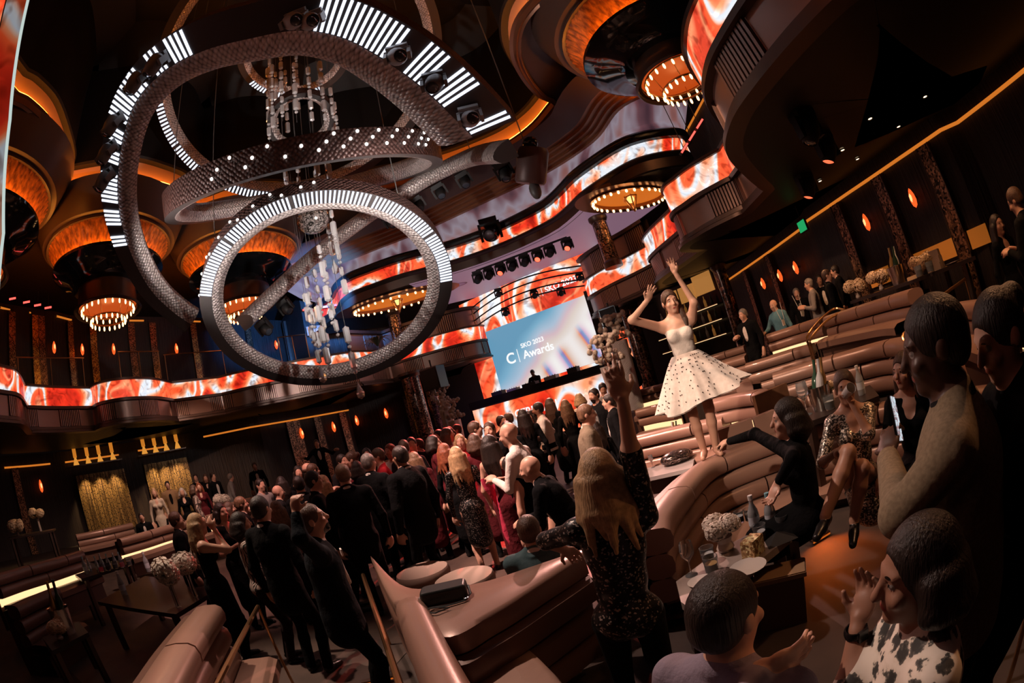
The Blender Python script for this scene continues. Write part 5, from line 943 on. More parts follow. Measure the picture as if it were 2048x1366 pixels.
# glass rail panels on the left balcony
for k, (a, b) in enumerate([((32, 690, 16.2), (170, 742, 16.9)), ((235, 700, 16.6), (320, 722, 17.2)), ((330, 735, 17.8), (450, 722, 18.6)), ((560, 705, 18.2), (620, 712, 18.6))]):
    A_, B_ = pd(*a), pd(*b); A_.z = B_.z = 6.55; o = empty('balcony_rail', (A_.x, A_.y, 5.63)); tag(o, 'thin metal balcony rail with glass, %s from the left' % _ordinal[k], 'railing', 'left balcony rails'); mb = MB(); i = -o.location; mb.tube([A_ + i, B_ + i], .022, 6); mb.build('rail', BRASS, o)
    for t in (0.02, .5, .98): q = A_.lerp(B_, t); mb = MB(); mb.tube([q + i, Vector((q.x, q.y, 5.63)) + i], .014, 6); mb.build('post', BRASS, o)
    mb = MB(); mb.grid([[A_ + i - Vector((0, 0, .9)), B_ + i - Vector((0, 0, .9))], [A_ + i - Vector((0, 0, .06)), B_ + i - Vector((0, 0, .06))]]); mb.build('glass_pane', M('rail_glass', (.8, .85, .85), .03, 0, trans=1, alpha=.25, ior=1.05), o, smooth=False)
# lit sign and palm at the left opera box
a, n = near_wall(626, 664, LB, .25); o = empty('wall_sign', a, math.atan2(n.y, n.x) + PI / 2); tag(o, 'pale lit wall sign behind the crystals', 'sign'); mb = MB(); mb.box((0, 0, 0), (.75, .05, .42)); mb.build('board', M('sign_board', (.35, .25, .2), .5, emit=(.9, .5, .35), es=.12), o, smooth=False); text('RESTROOMS', o, (-.33, -.03, -.05), .11, 0, emis('sign_text', (1, .9, .8), .9))
p = pd(748, 660, 18.9); o = empty('potted_palm', (p.x, p.y, 5.0)); tag(o, 'dark potted palm in the left opera box', 'plant'); mb = MB(); mb.lathe([(.14, 0), (.2, .35), (.22, .36)], 14, capb=True); mb.build('pot', BRONZE, o)
for k in range(16):
    q = k * 2.4; mb = MB(); pts = [Vector((math.cos(q) * t * .7, math.sin(q) * t * .7, .5 + 1.1 * t - .9 * t * t)) for t in np.linspace(0, 1, 6)]; sdv = Vector((-math.sin(q), math.cos(q), 0)); mb.grid([[p_ + sdv * w_ for p_, w_ in zip(pts, (.01, .05, .06, .05, .03, .005))], [p_ - sdv * w_ for p_, w_ in zip(pts, (.01, .05, .06, .05, .03, .005))]]); mb.build('frond', M('palm_frond', (.03, .035, .02), .5), o)

# step and floor lights of the near booths
for k, (x, y, z, w, rz) in enumerate([(1640, 1075, .23, .2, .1), (757, 1360, .04, .3, .3)]):
    p = pz(x, y, z); o = empty('step_light', p, rz); tag(o, ['amber floor light under the seated women', 'amber step light at the foot of the near handrail'][k], 'step light'); mb = MB(); mb.box((0, 0, .012), (w, .05, .02)); mb.build('housing', BRONZE_D, o, smooth=False); mb = MB(); mb.box((0, -.027, .0), (w * .95, .006, .012)); mb.build('led_strip', emis('step_led', (1, .2, .02), .5), o, smooth=False)
    lamp('SPOT', 'step_lamp', (p.x, p.y - .06, p.z + .25), (p.x - .05, p.y - .45, 0), 26 if k == 0 else 6, (1, .2, .03) if k == 0 else (1, .45, .08), .03, 110)  # unseen spot above the housing adds the glow on the floor
# ================================================================ PEOPLE  (one continuous surface per body, grown from blended volumes)
def unit(v): v = np.asarray(v, float); return v / (np.linalg.norm(v) + 1e-9)
class Vol:
    def __init__(s): s.p = []
    def cone(s, a, b, ra, rb, m=0, k=.025, op='add'): s.p.append(('c', np.asarray(a, float), np.asarray(b, float), ra, rb, m, k, op))
    def ell(s, c, r, R=None, m=0, k=.025, op='add'): s.p.append(('e', np.asarray(c, float), np.asarray(r, float), R if R is not None else np.eye(3), 0, m, k, op))
    def mesh(s, h):
        lo = np.full(3, 1e9); hi = np.full(3, -1e9); bx = []
        for q in s.p:
            if q[0] == 'c': r = max(q[3], q[4]); l, u = np.minimum(q[1], q[2]) - r, np.maximum(q[1], q[2]) + r
            else: e = np.abs(q[3]) @ q[2]; l, u = q[1] - e, q[1] + e
            bx.append((l, u))
            if q[7] == 'add': lo = np.minimum(lo, l); hi = np.maximum(hi, u)
        lo -= 3 * h; hi += 3 * h; n = np.ceil((hi - lo) / h).astype(int) + 1
        ax = [lo[i] + h * np.arange(n[i]) for i in range(3)]
        D = np.full(n, 1.0, np.float32); B = np.full(n, 9.0, np.float32); Lb = np.zeros(n, np.int8)
        for q, (l, u) in zip(s.p, bx):
            k = q[6]; mg = k * 1.2 + 2.5 * h
            i0 = np.maximum(0, np.floor((l - mg - lo) / h).astype(int)); i1 = np.minimum(n, np.ceil((u + mg - lo) / h).astype(int) + 1)
            if np.any(i1 <= i0): continue
            sl = tuple(slice(a, b) for a, b in zip(i0, i1))
            X = ax[0][sl[0]][:, None, None]; Y = ax[1][sl[1]][None, :, None]; Z = ax[2][sl[2]][None, None, :]
            if q[0] == 'c':
                a, b = q[1], q[2]; ab = b - a; L2 = ab @ ab + 1e-12
                px, py, pz_ = X - a[0], Y - a[1], Z - a[2]; t = np.clip((px * ab[0] + py * ab[1] + pz_ * ab[2]) / L2, 0, 1)
                d = np.sqrt((px - t * ab[0]) ** 2 + (py - t * ab[1]) ** 2 + (pz_ - t * ab[2]) ** 2) - (q[3] + t * (q[4] - q[3]))
            else:
                c, r, R = q[1], q[2], q[3]; px, py, pz_ = X - c[0], Y - c[1], Z - c[2]
                u0 = px * R[0, 0] + py * R[1, 0] + pz_ * R[2, 0]; u1 = px * R[0, 1] + py * R[1, 1] + pz_ * R[2, 1]; u2 = px * R[0, 2] + py * R[1, 2] + pz_ * R[2, 2]
                k0 = np.sqrt((u0 / r[0]) ** 2 + (u1 / r[1]) ** 2 + (u2 / r[2]) ** 2) + 1e-6; k1 = np.sqrt((u0 / r[0] ** 2) ** 2 + (u1 / r[1] ** 2) ** 2 + (u2 / r[2] ** 2) ** 2) + 1e-6
                d = k0 * (k0 - 1) / k1
            d = d.astype(np.float32)
            if q[7] == 'add':
                A = D[sl]; hh = np.clip(.5 + .5 * (A - d) / k, 0, 1); D[sl] = A * (1 - hh) + d * hh - k * hh * (1 - hh)
                m = d < B[sl]; B[sl][m] = d[m]; Lb[sl][m] = q[5]
            elif q[7] == 'sub':
                A = D[sl]; e = -d; hh = np.clip(.5 - .5 * (A - e) / k, 0, 1); D[sl] = A * (1 - hh) + e * hh + k * hh * (1 - hh)
            else: Lb[sl][d < 0] = q[5]
        S_ = D < 0
        # naive surface nets
        c = np.zeros(np.array(n) - 1, np.int8)
        for i in (0, 1):
            for j in (0, 1):
                for k in (0, 1): c += S_[i:n[0] - 1 + i, j:n[1] - 1 + j, k:n[2] - 1 + k]
        act = np.argwhere((c > 0) & (c < 8)); idx = np.full(np.array(n) - 1, -1, np.int64); idx[tuple(act.T)] = np.arange(len(act))
        acc = np.zeros((len(act), 3)); cnt = np.zeros(len(act)); offs = [(i, j, k) for i in (0, 1) for j in (0, 1) for k in (0, 1)]
        for a in range(8):
            for b in range(a + 1, 8):
                oa, ob = np.array(offs[a]), np.array(offs[b])
                if np.abs(oa - ob).sum() != 1: continue
                va = D[tuple((act + oa).T)]; vb = D[tuple((act + ob).T)]; m = (va < 0) != (vb < 0); t = (va / (va - vb + 1e-12))[:, None]
                acc[m] += (oa + (ob - oa) * t)[m]; cnt[m] += 1
        V = act + acc / np.maximum(cnt, 1)[:, None]; nl = np.clip(np.rint(V).astype(int), 0, np.array(n) - 1); lab = Lb[tuple(nl.T)]
        V = lo + V * h; F = []
        for axn in range(3):
            o1, o2 = [(1, 2), (2, 0), (0, 1)][axn]
            sl0 = [slice(1, None)] * 3; sl0[axn] = slice(0, -1); A = S_[tuple([slice(0, n[axn] - 1) if i == axn else slice(1, n[i] - 1) for i in range(3)])]; Bq = S_[tuple([slice(1, n[axn]) if i == axn else slice(1, n[i] - 1) for i in range(3)])]
            for sgn, mask in ((0, A & ~Bq), (1, ~A & Bq)):
                e = np.argwhere(mask)
                if not len(e): continue
                for i in range(3):
                    if i != axn: e[:, i] += 1
                d1 = np.zeros(3, int); d1[o1] = 1; d2 = np.zeros(3, int); d2[o2] = 1
                q = [idx[tuple((e - x).T)] for x in (np.zeros(3, int), d1, d1 + d2, d2)]
                F.append(np.stack(q if sgn == 0 else q[::-1], 1))
        F = np.concatenate(F); F = F[(F >= 0).all(1)]; fc = V[F].mean(1)
        if len({q[5] for q in s.p}) == 1: return V.astype(np.float32), F, np.full(len(F), s.p[0][5])
        best = np.full(len(fc), 9.0); fl = np.zeros(len(fc), np.int32)
        for q, (l, u) in zip(s.p, bx):
            if q[7] == 'sub': continue
            w = np.where(((fc > l - .06) & (fc < u + .06)).all(1))[0]
            if not len(w): continue
            P = fc[w]
            if q[0] == 'c':
                ab = q[2] - q[1]; t = np.clip(((P - q[1]) @ ab) / (ab @ ab + 1e-12), 0, 1); d = np.linalg.norm(P - q[1] - t[:, None] * ab, axis=1) - (q[3] + t * (q[4] - q[3]))
            else:
                u_ = (P - q[1]) @ q[3]; k0 = np.linalg.norm(u_ / q[2], axis=1) + 1e-6; k1 = np.linalg.norm(u_ / q[2] ** 2, axis=1) + 1e-6; d = k0 * (k0 - 1) / k1
            if q[7] == 'paint': m = d < 0; fl[w[m]] = q[5]
            else: m = d < best[w]; best[w[m]] = d[m]; fl[w[m]] = q[5]
        # straighten the seams between garments
        ed = np.concatenate([F[:, [i, (i + 1) % 4]] for i in range(4)]); ef = np.tile(np.arange(len(F)), 4); ed.sort(axis=1); key = ed[:, 0] * np.int64(len(V)) + ed[:, 1]; o_ = np.argsort(key, kind='stable'); ks = key[o_]; same = np.where(ks[1:] == ks[:-1])[0]
        fa, fb = ef[o_[same]], ef[o_[same + 1]]; be = ed[o_[same]][fl[fa] != fl[fb]]
        if len(be):
            for _ in range(6):
                acc = np.zeros_like(V); cnt = np.zeros(len(V)); np.add.at(acc, be[:, 0], V[be[:, 1]]); np.add.at(acc, be[:, 1], V[be[:, 0]]); np.add.at(cnt, be[:, 0], 1); np.add.at(cnt, be[:, 1], 1)
                m = cnt >= 2; V[m] = V[m] * .45 + acc[m] / cnt[m][:, None] * .55
        return V.astype(np.float32), F, fl
def np_mesh(name, V, F, lab, mats):
    me = bpy.data.meshes.new(name); me.vertices.add(len(V)); me.vertices.foreach_set('co', V.ravel()); me.loops.add(F.size); me.loops.foreach_set('vertex_index', F.ravel().astype(np.int32))
    me.polygons.add(len(F)); me.polygons.foreach_set('loop_start', np.arange(0, F.size, 4, dtype=np.int32))
    for m in mats: me.materials.append(m)
    me.polygons.foreach_set('material_index', lab.astype(np.int32)); me.update(calc_edges=True); me.shade_smooth(); return me
# ---- fabrics
def cloth(name, c, rough=.9, **k):
    m = M('cloth_' + name, c, rough, 0, bump=('noise', 11, .55, .035), **k); m.node_tree.nodes['Principled BSDF'].inputs['Specular IOR Level'].default_value = .12; return m
def skin(c): return M('skin_%02d%02d' % (int(c[0] * 100), int(c[1] * 100)), c, .45, 0, bump=('noise', 60, .08, .004))
SK = {'l': skin((.55, .31, .22)), 'm': skin((.45, .24, .16)), 't': skin((.30, .15, .095)), 'd': skin((.075, .036, .024))}
HAIRC = {k: M('hair_' + k, c, .45, 0, bump=('hair', 150, .6, .010), var=(34, tuple(q * .55 for q in c))) for k, c in {'blonde': (.52, .33, .17), 'dark': (.020, .012, .009), 'brown': (.085, .042, .024), 'red': (.25, .07, .03), 'grey': (.25, .22, .2), 'ltbrown': (.20, .11, .06), 'white': (.5, .46, .42)}.items()}
def stripes(name, c1, c2, sc):
    m = bpy.data.materials.new(name); nt, N, L, b = nodes(m); tc = N.new('ShaderNodeTexCoord'); w = N.new('ShaderNodeTexWave'); w.inputs['Scale'].default_value = sc; w.inputs['Distortion'].default_value = 9; w.inputs['Detail'].default_value = 1; L.new(tc.outputs['Object'], w.inputs['Vector']); r = ramp(N, [(.45, c1), (.52, c2)]); L.new(w.outputs['Fac'], r.inputs[0]); L.new(r.outputs[0], b.inputs['Base Color']); b.inputs['Roughness'].default_value = .7; return m
def floral(name):
    m = bpy.data.materials.new(name); nt, N, L, b = nodes(m); tc = N.new('ShaderNodeTexCoord'); v = N.new('ShaderNodeTexVoronoi'); v.inputs['Scale'].default_value = 17; L.new(tc.outputs['Object'], v.inputs['Vector']); n2 = N.new('ShaderNodeTexNoise'); n2.inputs['Scale'].default_value = 55; n2.inputs['Detail'].default_value = 3; L.new(tc.outputs['Object'], n2.inputs['Vector'])
    ad = N.new('ShaderNodeMath'); ad.operation = 'MULTIPLY_ADD'; ad.inputs[1].default_value = .75; L.new(n2.outputs['Fac'], ad.inputs[0]); L.new(v.outputs['Distance'], ad.inputs[2])
    r = ramp(N, [(.68, (.03, .03, .027)), (.79, (.10, .095, .08)), (.84, (.72, .64, .53)), (1, (.78, .7, .6))]); L.new(ad.outputs[0], r.inputs[0]); L.new(r.outputs[0], b.inputs['Base Color']); b.inputs['Roughness'].default_value = .7; return m
def sequins(name, dark, bright, sc, cut):  # bright cells paint the sparkle of the sequins into the base colour
    m = bpy.data.materials.new(name); nt, N, L, b = nodes(m); tc = N.new('ShaderNodeTexCoord'); v = N.new('ShaderNodeTexVoronoi'); v.inputs['Scale'].default_value = sc; L.new(tc.outputs['Object'], v.inputs['Vector']); sep = N.new('ShaderNodeSeparateColor'); L.new(v.outputs['Color'], sep.inputs[0]); r = ramp(N, [(cut - .1, dark), (cut, bright)]); L.new(sep.outputs[0], r.inputs[0]); L.new(r.outputs[0], b.inputs['Base Color'])
    bp = N.new('ShaderNodeBump'); bp.inputs['Strength'].default_value = .5; bp.inputs['Distance'].default_value = .004; L.new(sep.outputs[1], bp.inputs['Height']); L.new(bp.outputs[0], b.inputs['Normal']); b.inputs['Metallic'].default_value = .5; b.inputs['Roughness'].default_value = .35; return m
SEQ = sequins('sequins_black', (.004, .004, .004), (.36, .3, .26), 120, .93); SEQG = sequins('sequins_silver', (.06, .048, .038), (.8, .7, .58), 110, .7)
CL = {'black': cloth('black', (.0035, .0035, .004)), 'navy': cloth('navy', (.005, .008, .011)), 'charcoal': cloth('charcoal', (.012, .011, .012)), 'white': cloth('white', (.62, .55, .5)), 'cream': cloth('cream', (.5, .42, .33)), 'tan': cloth('tan', (.26, .16, .085)), 'tweed': M('cloth_tweed', (.17, .125, .075), .9, var=(90, (.24, .18, .11)), bump=('noise', 12, .35, .02)), 'olive': cloth('olive', (.20, .16, .11)), 'grey': cloth('grey', (.22, .2, .19)), 'teal': M('cloth_teal_plaid', (.03, .075, .085), .75, var=(24, (.05, .10, .11)), bump=('noise', 30, .3, .01)), 'blue': cloth('blue', (.10, .22, .27)), 'lav': cloth('lavender', (.26, .215, .27)),
      'red': cloth('red', (.42, .02, .03)), 'wine': cloth('wine', (.09, .012, .016)), 'pink': cloth('pink', (.55, .05, .1)), 'zebra': stripes('zebra_print', (.02, .015, .014), (.55, .42, .36), 11), 'floral': floral('floral_print'), 'seq': SEQ, 'seqg': SEQG, 'print': stripes('dark_shirt_print', (.03, .03, .03), (.2, .19, .17), 14), 'skirtdark': cloth('dark_skirt', (.02, .012, .012))}
SHOE = M('black_shoe', (.008, .007, .007), .3); EYED = M('eye_dark', (.012, .008, .006), .2); EYEW = M('eye_white', (.30, .26, .24), .3); LIP = M('lips', (.36, .09, .07), .4)
# material slots on a body: 0 skin 1 top 2 legs 3 shoes 4 shirt 5 eye dark 6 eye white 7 lips 8 sleeve skin/other
def ik(a, t, l1, l2, hint):
    a, t = np.asarray(a, float), np.asarray(t, float); d = t - a; L = np.linalg.norm(d)
    if L > (l1 + l2) * .999: t = a + d / L * (l1 + l2) * .999; d = t - a; L = np.linalg.norm(d)
    x = (l1 * l1 - l2 * l2 + L * L) / (2 * L); y = math.sqrt(max(0, l1 * l1 - x * x)); u = d / L; hv = np.asarray(hint, float); hv = hv - u * (hv @ u); return a + u * x + unit(hv) * y, t
def hand(v, w, hd, pn, f, m, curl=.6, spread=.25, fat=1.0, k=.006, tog=1):
    hd = unit(hd); pn = unit(np.asarray(pn) - hd * (np.asarray(pn) @ hd)); sd = np.cross(hd, pn) * tog; R = np.stack([sd, hd, pn], 1)
    v.ell(w + hd * .045 * f, np.array([.042, .055, .018]) * f * max(1, fat * .95), R, m, .012)
    for i, (o, L) in enumerate(((-.030, .062), (-.010, .075), (.010, .070), (.029, .055))):
        b = w + hd * .085 * f + sd * o * f; c = curl * (1 + .12 * i); d1 = unit(hd * math.cos(c * .6) + pn * math.sin(c * .6) + sd * o * 8 * spread); d2 = unit(hd * math.cos(c * 1.6) + pn * math.sin(c * 1.6) + sd * o * 8 * spread)
        j = b + d1 * L * .55 * f; v.cone(b, j, .0095 * f * fat, .009 * f * fat, m, k); v.cone(j, j + d2 * L * .55 * f, .009 * f * fat, .0072 * f * fat, m, k)
    tb = w + hd * .025 * f - sd * .032 * f; td = unit(hd * .7 - sd * .62 + pn * (.25 + .4 * curl)); tj = tb + td * .04 * f; v.cone(tb, tj, .0125 * f * fat, .0105 * f * fat, m, k); td2 = unit(hd * .9 - sd * .15 + pn * (.3 + .5 * curl)); v.cone(tj, tj + td2 * .032 * f, .0105 * f * fat, .008 * f * fat, m, k)
def person(label, loc, face, H=1.75, sex='m', fit='suit', top='black', legs='black', shirt='white', sk='l', hair=('short', 'brown'), h=.02, lean=0., tilt=0., hip=None, arms=None, feet=None, look=(0, 0), knees=None, sleeve=1.0, detail=False, beard=False, group=None, world=None, dress_len=.55, fatk=1.0, waist=1.0, name='person', shoes=True, handc=.6):
    """face: azimuth the person faces (0 = away from the camera axis, 90 = right). world: dict of explicit joints in world space"""
    f = H / 1.75; rz = -math.radians(face); loc = Vector(loc); v = Vol(); cz, sz = math.cos(rz), math.sin(rz)
    def loc3(w): d = Vector(w) - loc; return np.array([d.x * cz + d.y * sz, -d.x * sz + d.y * cz, d.z])
    Wd = {k: loc3(q) for k, q in (world or {}).items()}
    fem = sex == 'f'; hz = (hip if hip is not None else .93 * f); pel = np.array([0, -.04 * lean, hz]); up = unit([tilt, lean, 1.0]); X = unit(np.cross([0, 1, 0], up)); Yv = unit(np.cross(up, X)); T = np.stack([X, Yv, up], 1)
    shw = (.165 if fem else .195) * f; sh = pel + up * .475 * f; nb = pel + up * .53 * f; hu = unit(up + np.array([0, 0, .6])); hc = nb + hu * .165 * f + Yv * .025 * f
    # torso
    suit = fit in ('suit', 'jacket'); g = (1.09 if suit else 1.0) * waist
    if fem:
        v.ell(pel + up * .0 * f, np.array([.165, .125, .13]) * f * waist, T, 1, .05); v.ell(pel + up * .20 * f, np.array([.125, .10, .15]) * f * waist, T, 1, .05); v.ell(pel + up * .36 * f, np.array([.145, .105, .15]) * f * waist, T, 1, .05)
        for s in (-1, 1): v.ell(pel + up * .35 * f + X * s * .07 * f + Yv * .085 * f, np.array([.068, .062, .066]) * f, T, 1, .03)
    else:
        v.ell(pel, np.array([.165, .125, .14]) * f * g, T, 1 if suit else 2, .05); v.ell(pel + up * .18 * f, np.array([.155, .12, .17]) * f * g, T, 1, .05); v.ell(pel + up * .36 * f, np.array([.175, .125, .18]) * f * g, T, 1, .05)
        if suit: v.cone(pel + up * .12 * f, pel - up * .10 * f, .13 * f, .15 * f, 1, .05)
    v.cone(sh - X * shw * .85, sh + X * shw * .85, .062 * f * (1.1 if suit else 1), .062 * f * (1.1 if suit else 1), 1 if fit not in ('strapless',) else 0, .05)
    v.cone(nb - up * .06 * f, nb + up * .0, .085 * f, .06 * f, 1 if not fem else (1 if fit in ('dress', 'blouse') else 0), .04)
    v.cone(nb - up * .02 * f, hc - hu * .05 * f, (.05 if fem else .06) * f, (.048 if fem else .057) * f, 0, .02)
    for s_ in (-1, 1): v.cone(nb + up * .035 * f - Yv * .01 * f, sh + X * s_ * shw * .72 + up * .012 * f, .046 * f, .046 * f, (0 if fit in ('strapless', 'vneck') else 1), .035)
    if suit:
        v.ell(nb - up * .008 * f - Yv * .012 * f, np.array([.086, .084, .034]) * f, T, 1, .012)
        v.cone(pel - up * .02 * f, pel - up * .15 * f, .135 * f, .155 * f, 1, .03)
        for s_ in (-1, 1): v.cone(pel + up * .44 * f + X * s_ * .055 * f + Yv * .105 * f, pel + up * .20 * f + X * s_ * .012 * f + Yv * .142 * f, .022 * f, .014 * f, 1, .008)
    if fit == 'shirt': v.ell(pel - up * .02 * f, np.array([.168, .13, .06]) * f * g, T, 1, .02)
    if suit or fit == 'shirt':
        v.ell(nb + up * .028 * f, np.array([.068, .068, .026]) * f, T, 4, .008)
        if suit:
            v.ell(pel + up * .33 * f + Yv * .16 * f, np.array([.055, .075, .2]) * f, T, 4, .01, 'paint')
    if fem and fit in ('dress', 'vneck'): v.ell(nb - up * .07 * f + Yv * .10 * f, np.array([.05, .08, .085]) * f, T, 0, .01, 'paint')
    if fit == 'strapless': v.ell(pel + up * .50 * f, np.array([.3, .3, .085]) * f, T, 0, .01, 'paint')
    # head
    ya, pa = look; hf = unit(T @ np.array([math.sin(ya) * math.cos(pa), math.cos(ya) * math.cos(pa), math.sin(pa)])); hx = unit(np.cross(hf, hu)); hu2 = unit(np.cross(hx, hf)); HR = np.stack([hx, hf, hu2], 1); fh = f ** .5
    def hp(x, y, z): return hc + (hx * x + hf * y + hu2 * z) * fh
    def hr(*r): return np.array(r) * fh
    v.ell(hp(0, -.012, .03), hr(.076, .095, .094), HR, 0, .02); v.ell(hp(0, .022, -.04), hr(.061, .07, .078), HR, 0, .025); v.ell(hp(0, .066, -.092), hr(.024, .022, .018), HR, 0, .02)
    v.ell(hp(0, .072, .032), hr(.05, .02, .014), HR, 0, .015); v.cone(hp(0, .088, .018), hp(0, .108, -.022), .009 * fh, .0145 * fh, 0, .010); v.ell(hp(0, .082, -.056), hr(.024, .014, .011), HR, 7, .008)
    for s in (-1, 1):
        v.ell(hp(s * .077, -.012, -.002), hr(.011, .022, .033), HR, 0, .006); v.ell(hp(s * .04, .068, -.025), hr(.024, .02, .022), HR, 0, .015)
        if h <= .0125:
            v.ell(hp(s * .031, .098, .012), hr(.017, .014, .0125), HR, 0, .008, 'sub'); v.ell(hp(s * .031, .0765, .012), hr(.011, .0115, .0095), HR, 6, .003); v.ell(hp(s * .031, .092, .012), hr(.0072, .012, .0095), HR, 5, .003, 'paint'); v.ell(hp(s * .032, .090, .033), hr(.020, .014, .0045), HR, 5, .003, 'paint')
        else: v.ell(hp(s * .031, .085, .014), hr(.015, .02, .010), HR, 5, .003, 'paint')
    if beard: v.ell(hp(0, .06, -.085), hr(.056, .05, .042), HR, 5, .01, 'paint')
    # arms
    arms = arms or {}; la = .30 * f; lf = .265 * f
    for s, key in ((1, 'R'), (-1, 'L')):
        S0 = sh + X * s * shw
        wt = Wd.get('w' + key); el = Wd.get('e' + key)
        if wt is None:
            a = arms.get(key, 'down')
            wt = {'down': S0 + X * s * .09 * f + Yv * .04 * f - np.array([0, 0, .545 * f]), 'drink': S0 - X * s * .06 * f + Yv * .27 * f - np.array([0, 0, .20 * f]), 'clap': S0 - X * s * .14 * f + Yv * .30 * f - np.array([0, 0, .16 * f]), 'up': S0 + X * s * .12 * f + Yv * .1 * f + np.array([0, 0, .5 * f]), 'hip': S0 + X * s * .07 * f + Yv * .05 * f - np.array([0, 0, .42 * f]), 'fwd': S0 + Yv * .42 * f - np.array([0, 0, .25 * f]), 'lap': pel + X * s * .10 * f + Yv * .32 * f + np.array([0, 0, .06 * f]), 'pocket': S0 + X * s * .06 * f + Yv * .1 * f - np.array([0, 0, .5 * f]), 'mouth': hp(-s * .0 + s * .03, .17, -.08), 'out': S0 + X * s * .36 * f + Yv * .2 * f - np.array([0, 0, .12 * f])}[a] if isinstance(a, str) else pel * [1, 1, 0] + np.asarray(a) * f
        if el is None: el, wt = ik(S0, wt, la, lf, X * s * .55 - Yv * .5 - np.array([0, 0, .8]))
        full = fit in ('suit', 'jacket', 'shirt', 'dress', 'blouse') and sleeve > .9; r0 = (.052 if fem else .060) * f * (1.12 if suit else 1) * fatk; am = 1 if sleeve > .15 else 0
        v.cone(S0, el, r0, r0 * .8, am, .035); fm = 1 if full else 0
        if sleeve > .15 and not full and sleeve < .45: mid = S0 + (el - S0) * .55; v.cone(mid, el, r0 * .86, r0 * .8, 0, .02)
        v.cone(el, wt - unit(wt - el) * .02 * f, r0 * (.80 if fm else .72), r0 * (.58 if fm else .46), fm, .025)
        v.cone(wt - unit(wt - el) * .035 * f, wt + unit(wt - el) * .02 * f, .025 * f, .024 * f, 0 if not suit else 0, .01)
        if suit: v.cone(wt - unit(wt - el) * .03 * f, wt - unit(wt - el) * .012 * f, .034 * f, .034 * f, 4, .006)
        hd = Wd['h' + key] - wt if 'h' + key in Wd else (wt - el); pn = Wd['n' + key] - wt if 'n' + key in Wd else (-X * s * .6 + Yv * .5 + np.array([0, 0, .2]) if abs(unit(hd)[2]) > .6 else np.array([0, 0, -1.0]) - X * s * .4)
        hcurl = (arms.get('c' + key, handc)); hand(v, wt + unit(hd) * .012 * f, hd, pn, f, 0, hcurl, fat=max(1.0, h / .0105), k=.005 if h < .012 else .008, spread=1.0 if hcurl < .2 else .3, tog=s)
    # legs
    lt, ls = .435 * f, .43 * f; lm = 0 if fem and fit != 'trousers' and legs == 'bare' else 2
    for s, key in ((1, 'R'), (-1, 'L')):
        h0 = pel + X * s * .085 * f - np.array([0, 0, .03 * f]); ft = Wd.get('f' + key)
        if ft is None: ft = np.array([s * .1 * f, .0, .075 * f]) if not feet else np.asarray(feet[0 if s > 0 else 1]) * f
        kn = Wd.get('k' + key)
        if kn is None: kn, ft = ik(h0, ft, lt, ls, [s * .12, 1, .15])
        r1 = (.082 if fem else .083) * f * (1.0 if lm == 0 else 1.06); v.cone(h0, kn, r1, r1 * .66, lm, .03); v.cone(kn, kn + (ft - kn) * .35, r1 * .62, r1 * .64, lm, .02); v.cone(kn + (ft - kn) * .35, ft, r1 * .64, (.036 if lm == 0 else .052) * f, lm, .02)
        fd = unit(np.array([s * .18, 1, -.05]) if 't' + key not in Wd else Wd['t' + key] - ft); hl = ft - np.array([0, 0, .035 * f]) - fd * .03 * f
        v.cone(hl, hl + fd * .12 * f - np.array([0, 0, .005]), .036 * f, .034 * f, 3 if shoes else 0, .015); v.cone(hl + fd * .1 * f, hl + fd * .2 * f - np.array([0, 0, .008]), .036 * f, .028 * f, 3 if shoes else 0, .015)
    if fem and fit in ('dress', 'strapless', 'vneck') and dress_len > 0:
        b = pel - np.array([0, -.02, dress_len * f]) if hip is None or hip > .8 else pel + Yv * .3 * f - np.array([0, 0, .1 * f]); v.cone(pel, b, .15 * f, .165 * f, 8, .03)
    mats = [SK[sk], CL[top], CL.get(legs, SK[sk]), SHOE, CL[shirt], EYED, EYEW, LIP, CL[top]]
    V, F, lab = v.mesh(h); me = np_mesh(name, V, F, lab, mats); o = link(me, name, None, loc, (0, 0, rz)); tag(o, label, 'person', group)
    # hair
    hs, hcol = hair
    if hs != 'bald':
        w = Vol(); top_ = .105 if hs != 'short' else .1
        if hs == 'fringe': w.ell(hp(0, -.03, .0), hr(.083, .085, .05), HR, 0, .01)
        else: w.ell(hp(0, -.018, .034), hr(.084, .103, top_), HR, 0, .015)
        if hs == 'short': w.ell(hp(0, -.05, -.02), hr(.075, .06, .06), HR, 0, .02)
        if hs in ('long', 'bob', 'wavy'):
            Ld = {'long': .40, 'bob': .19, 'wavy': .34}[hs]; w.ell(hp(0, -.045, -.01), hr(.092, .078, .10), HR, 0, .03); rr = random.Random(int(abs(loc.x * 977 + loc.y * 331)))
            if hs == 'bob': w.ell(hp(0, -.05, -.10), hr(.088, .068, .10), HR, 0, .04)
            for i in range(15):
                a_ = -1.75 + 3.5 * i / 14; st = hp(.082 * math.sin(a_), -.02 - .085 * math.cos(a_), .0); L_ = Ld * f * (.78 + .22 * rr.random()) * (1 if abs(a_) < 1.2 else .85); out = (hx * math.sin(a_) - hf * math.cos(a_)); ou = .045 if hs != 'bob' else -.005
                m1 = st + out * (.03 if abs(a_) < 1.3 else .02) - np.array([0, 0, L_ * .5]); wv = (hx * rr.uniform(-.03, .03) + hf * rr.uniform(-.02, .02)) * (2.0 if hs == 'wavy' else .8)
                e = m1 + wv + out * (ou - .04) - np.array([0, 0, L_ * .5]); w.cone(st, m1, .034 * fh, .030 * fh, 0, .016); w.cone(m1, e, .030 * fh, .010 * fh, 0, .012)
        if hs == 'bun': w.ell(hp(0, -.11, .06), hr(.05, .05, .05), HR, 0, .02); w.ell(hp(0, -.06, -.03), hr(.07, .05, .05), HR, 0, .02)
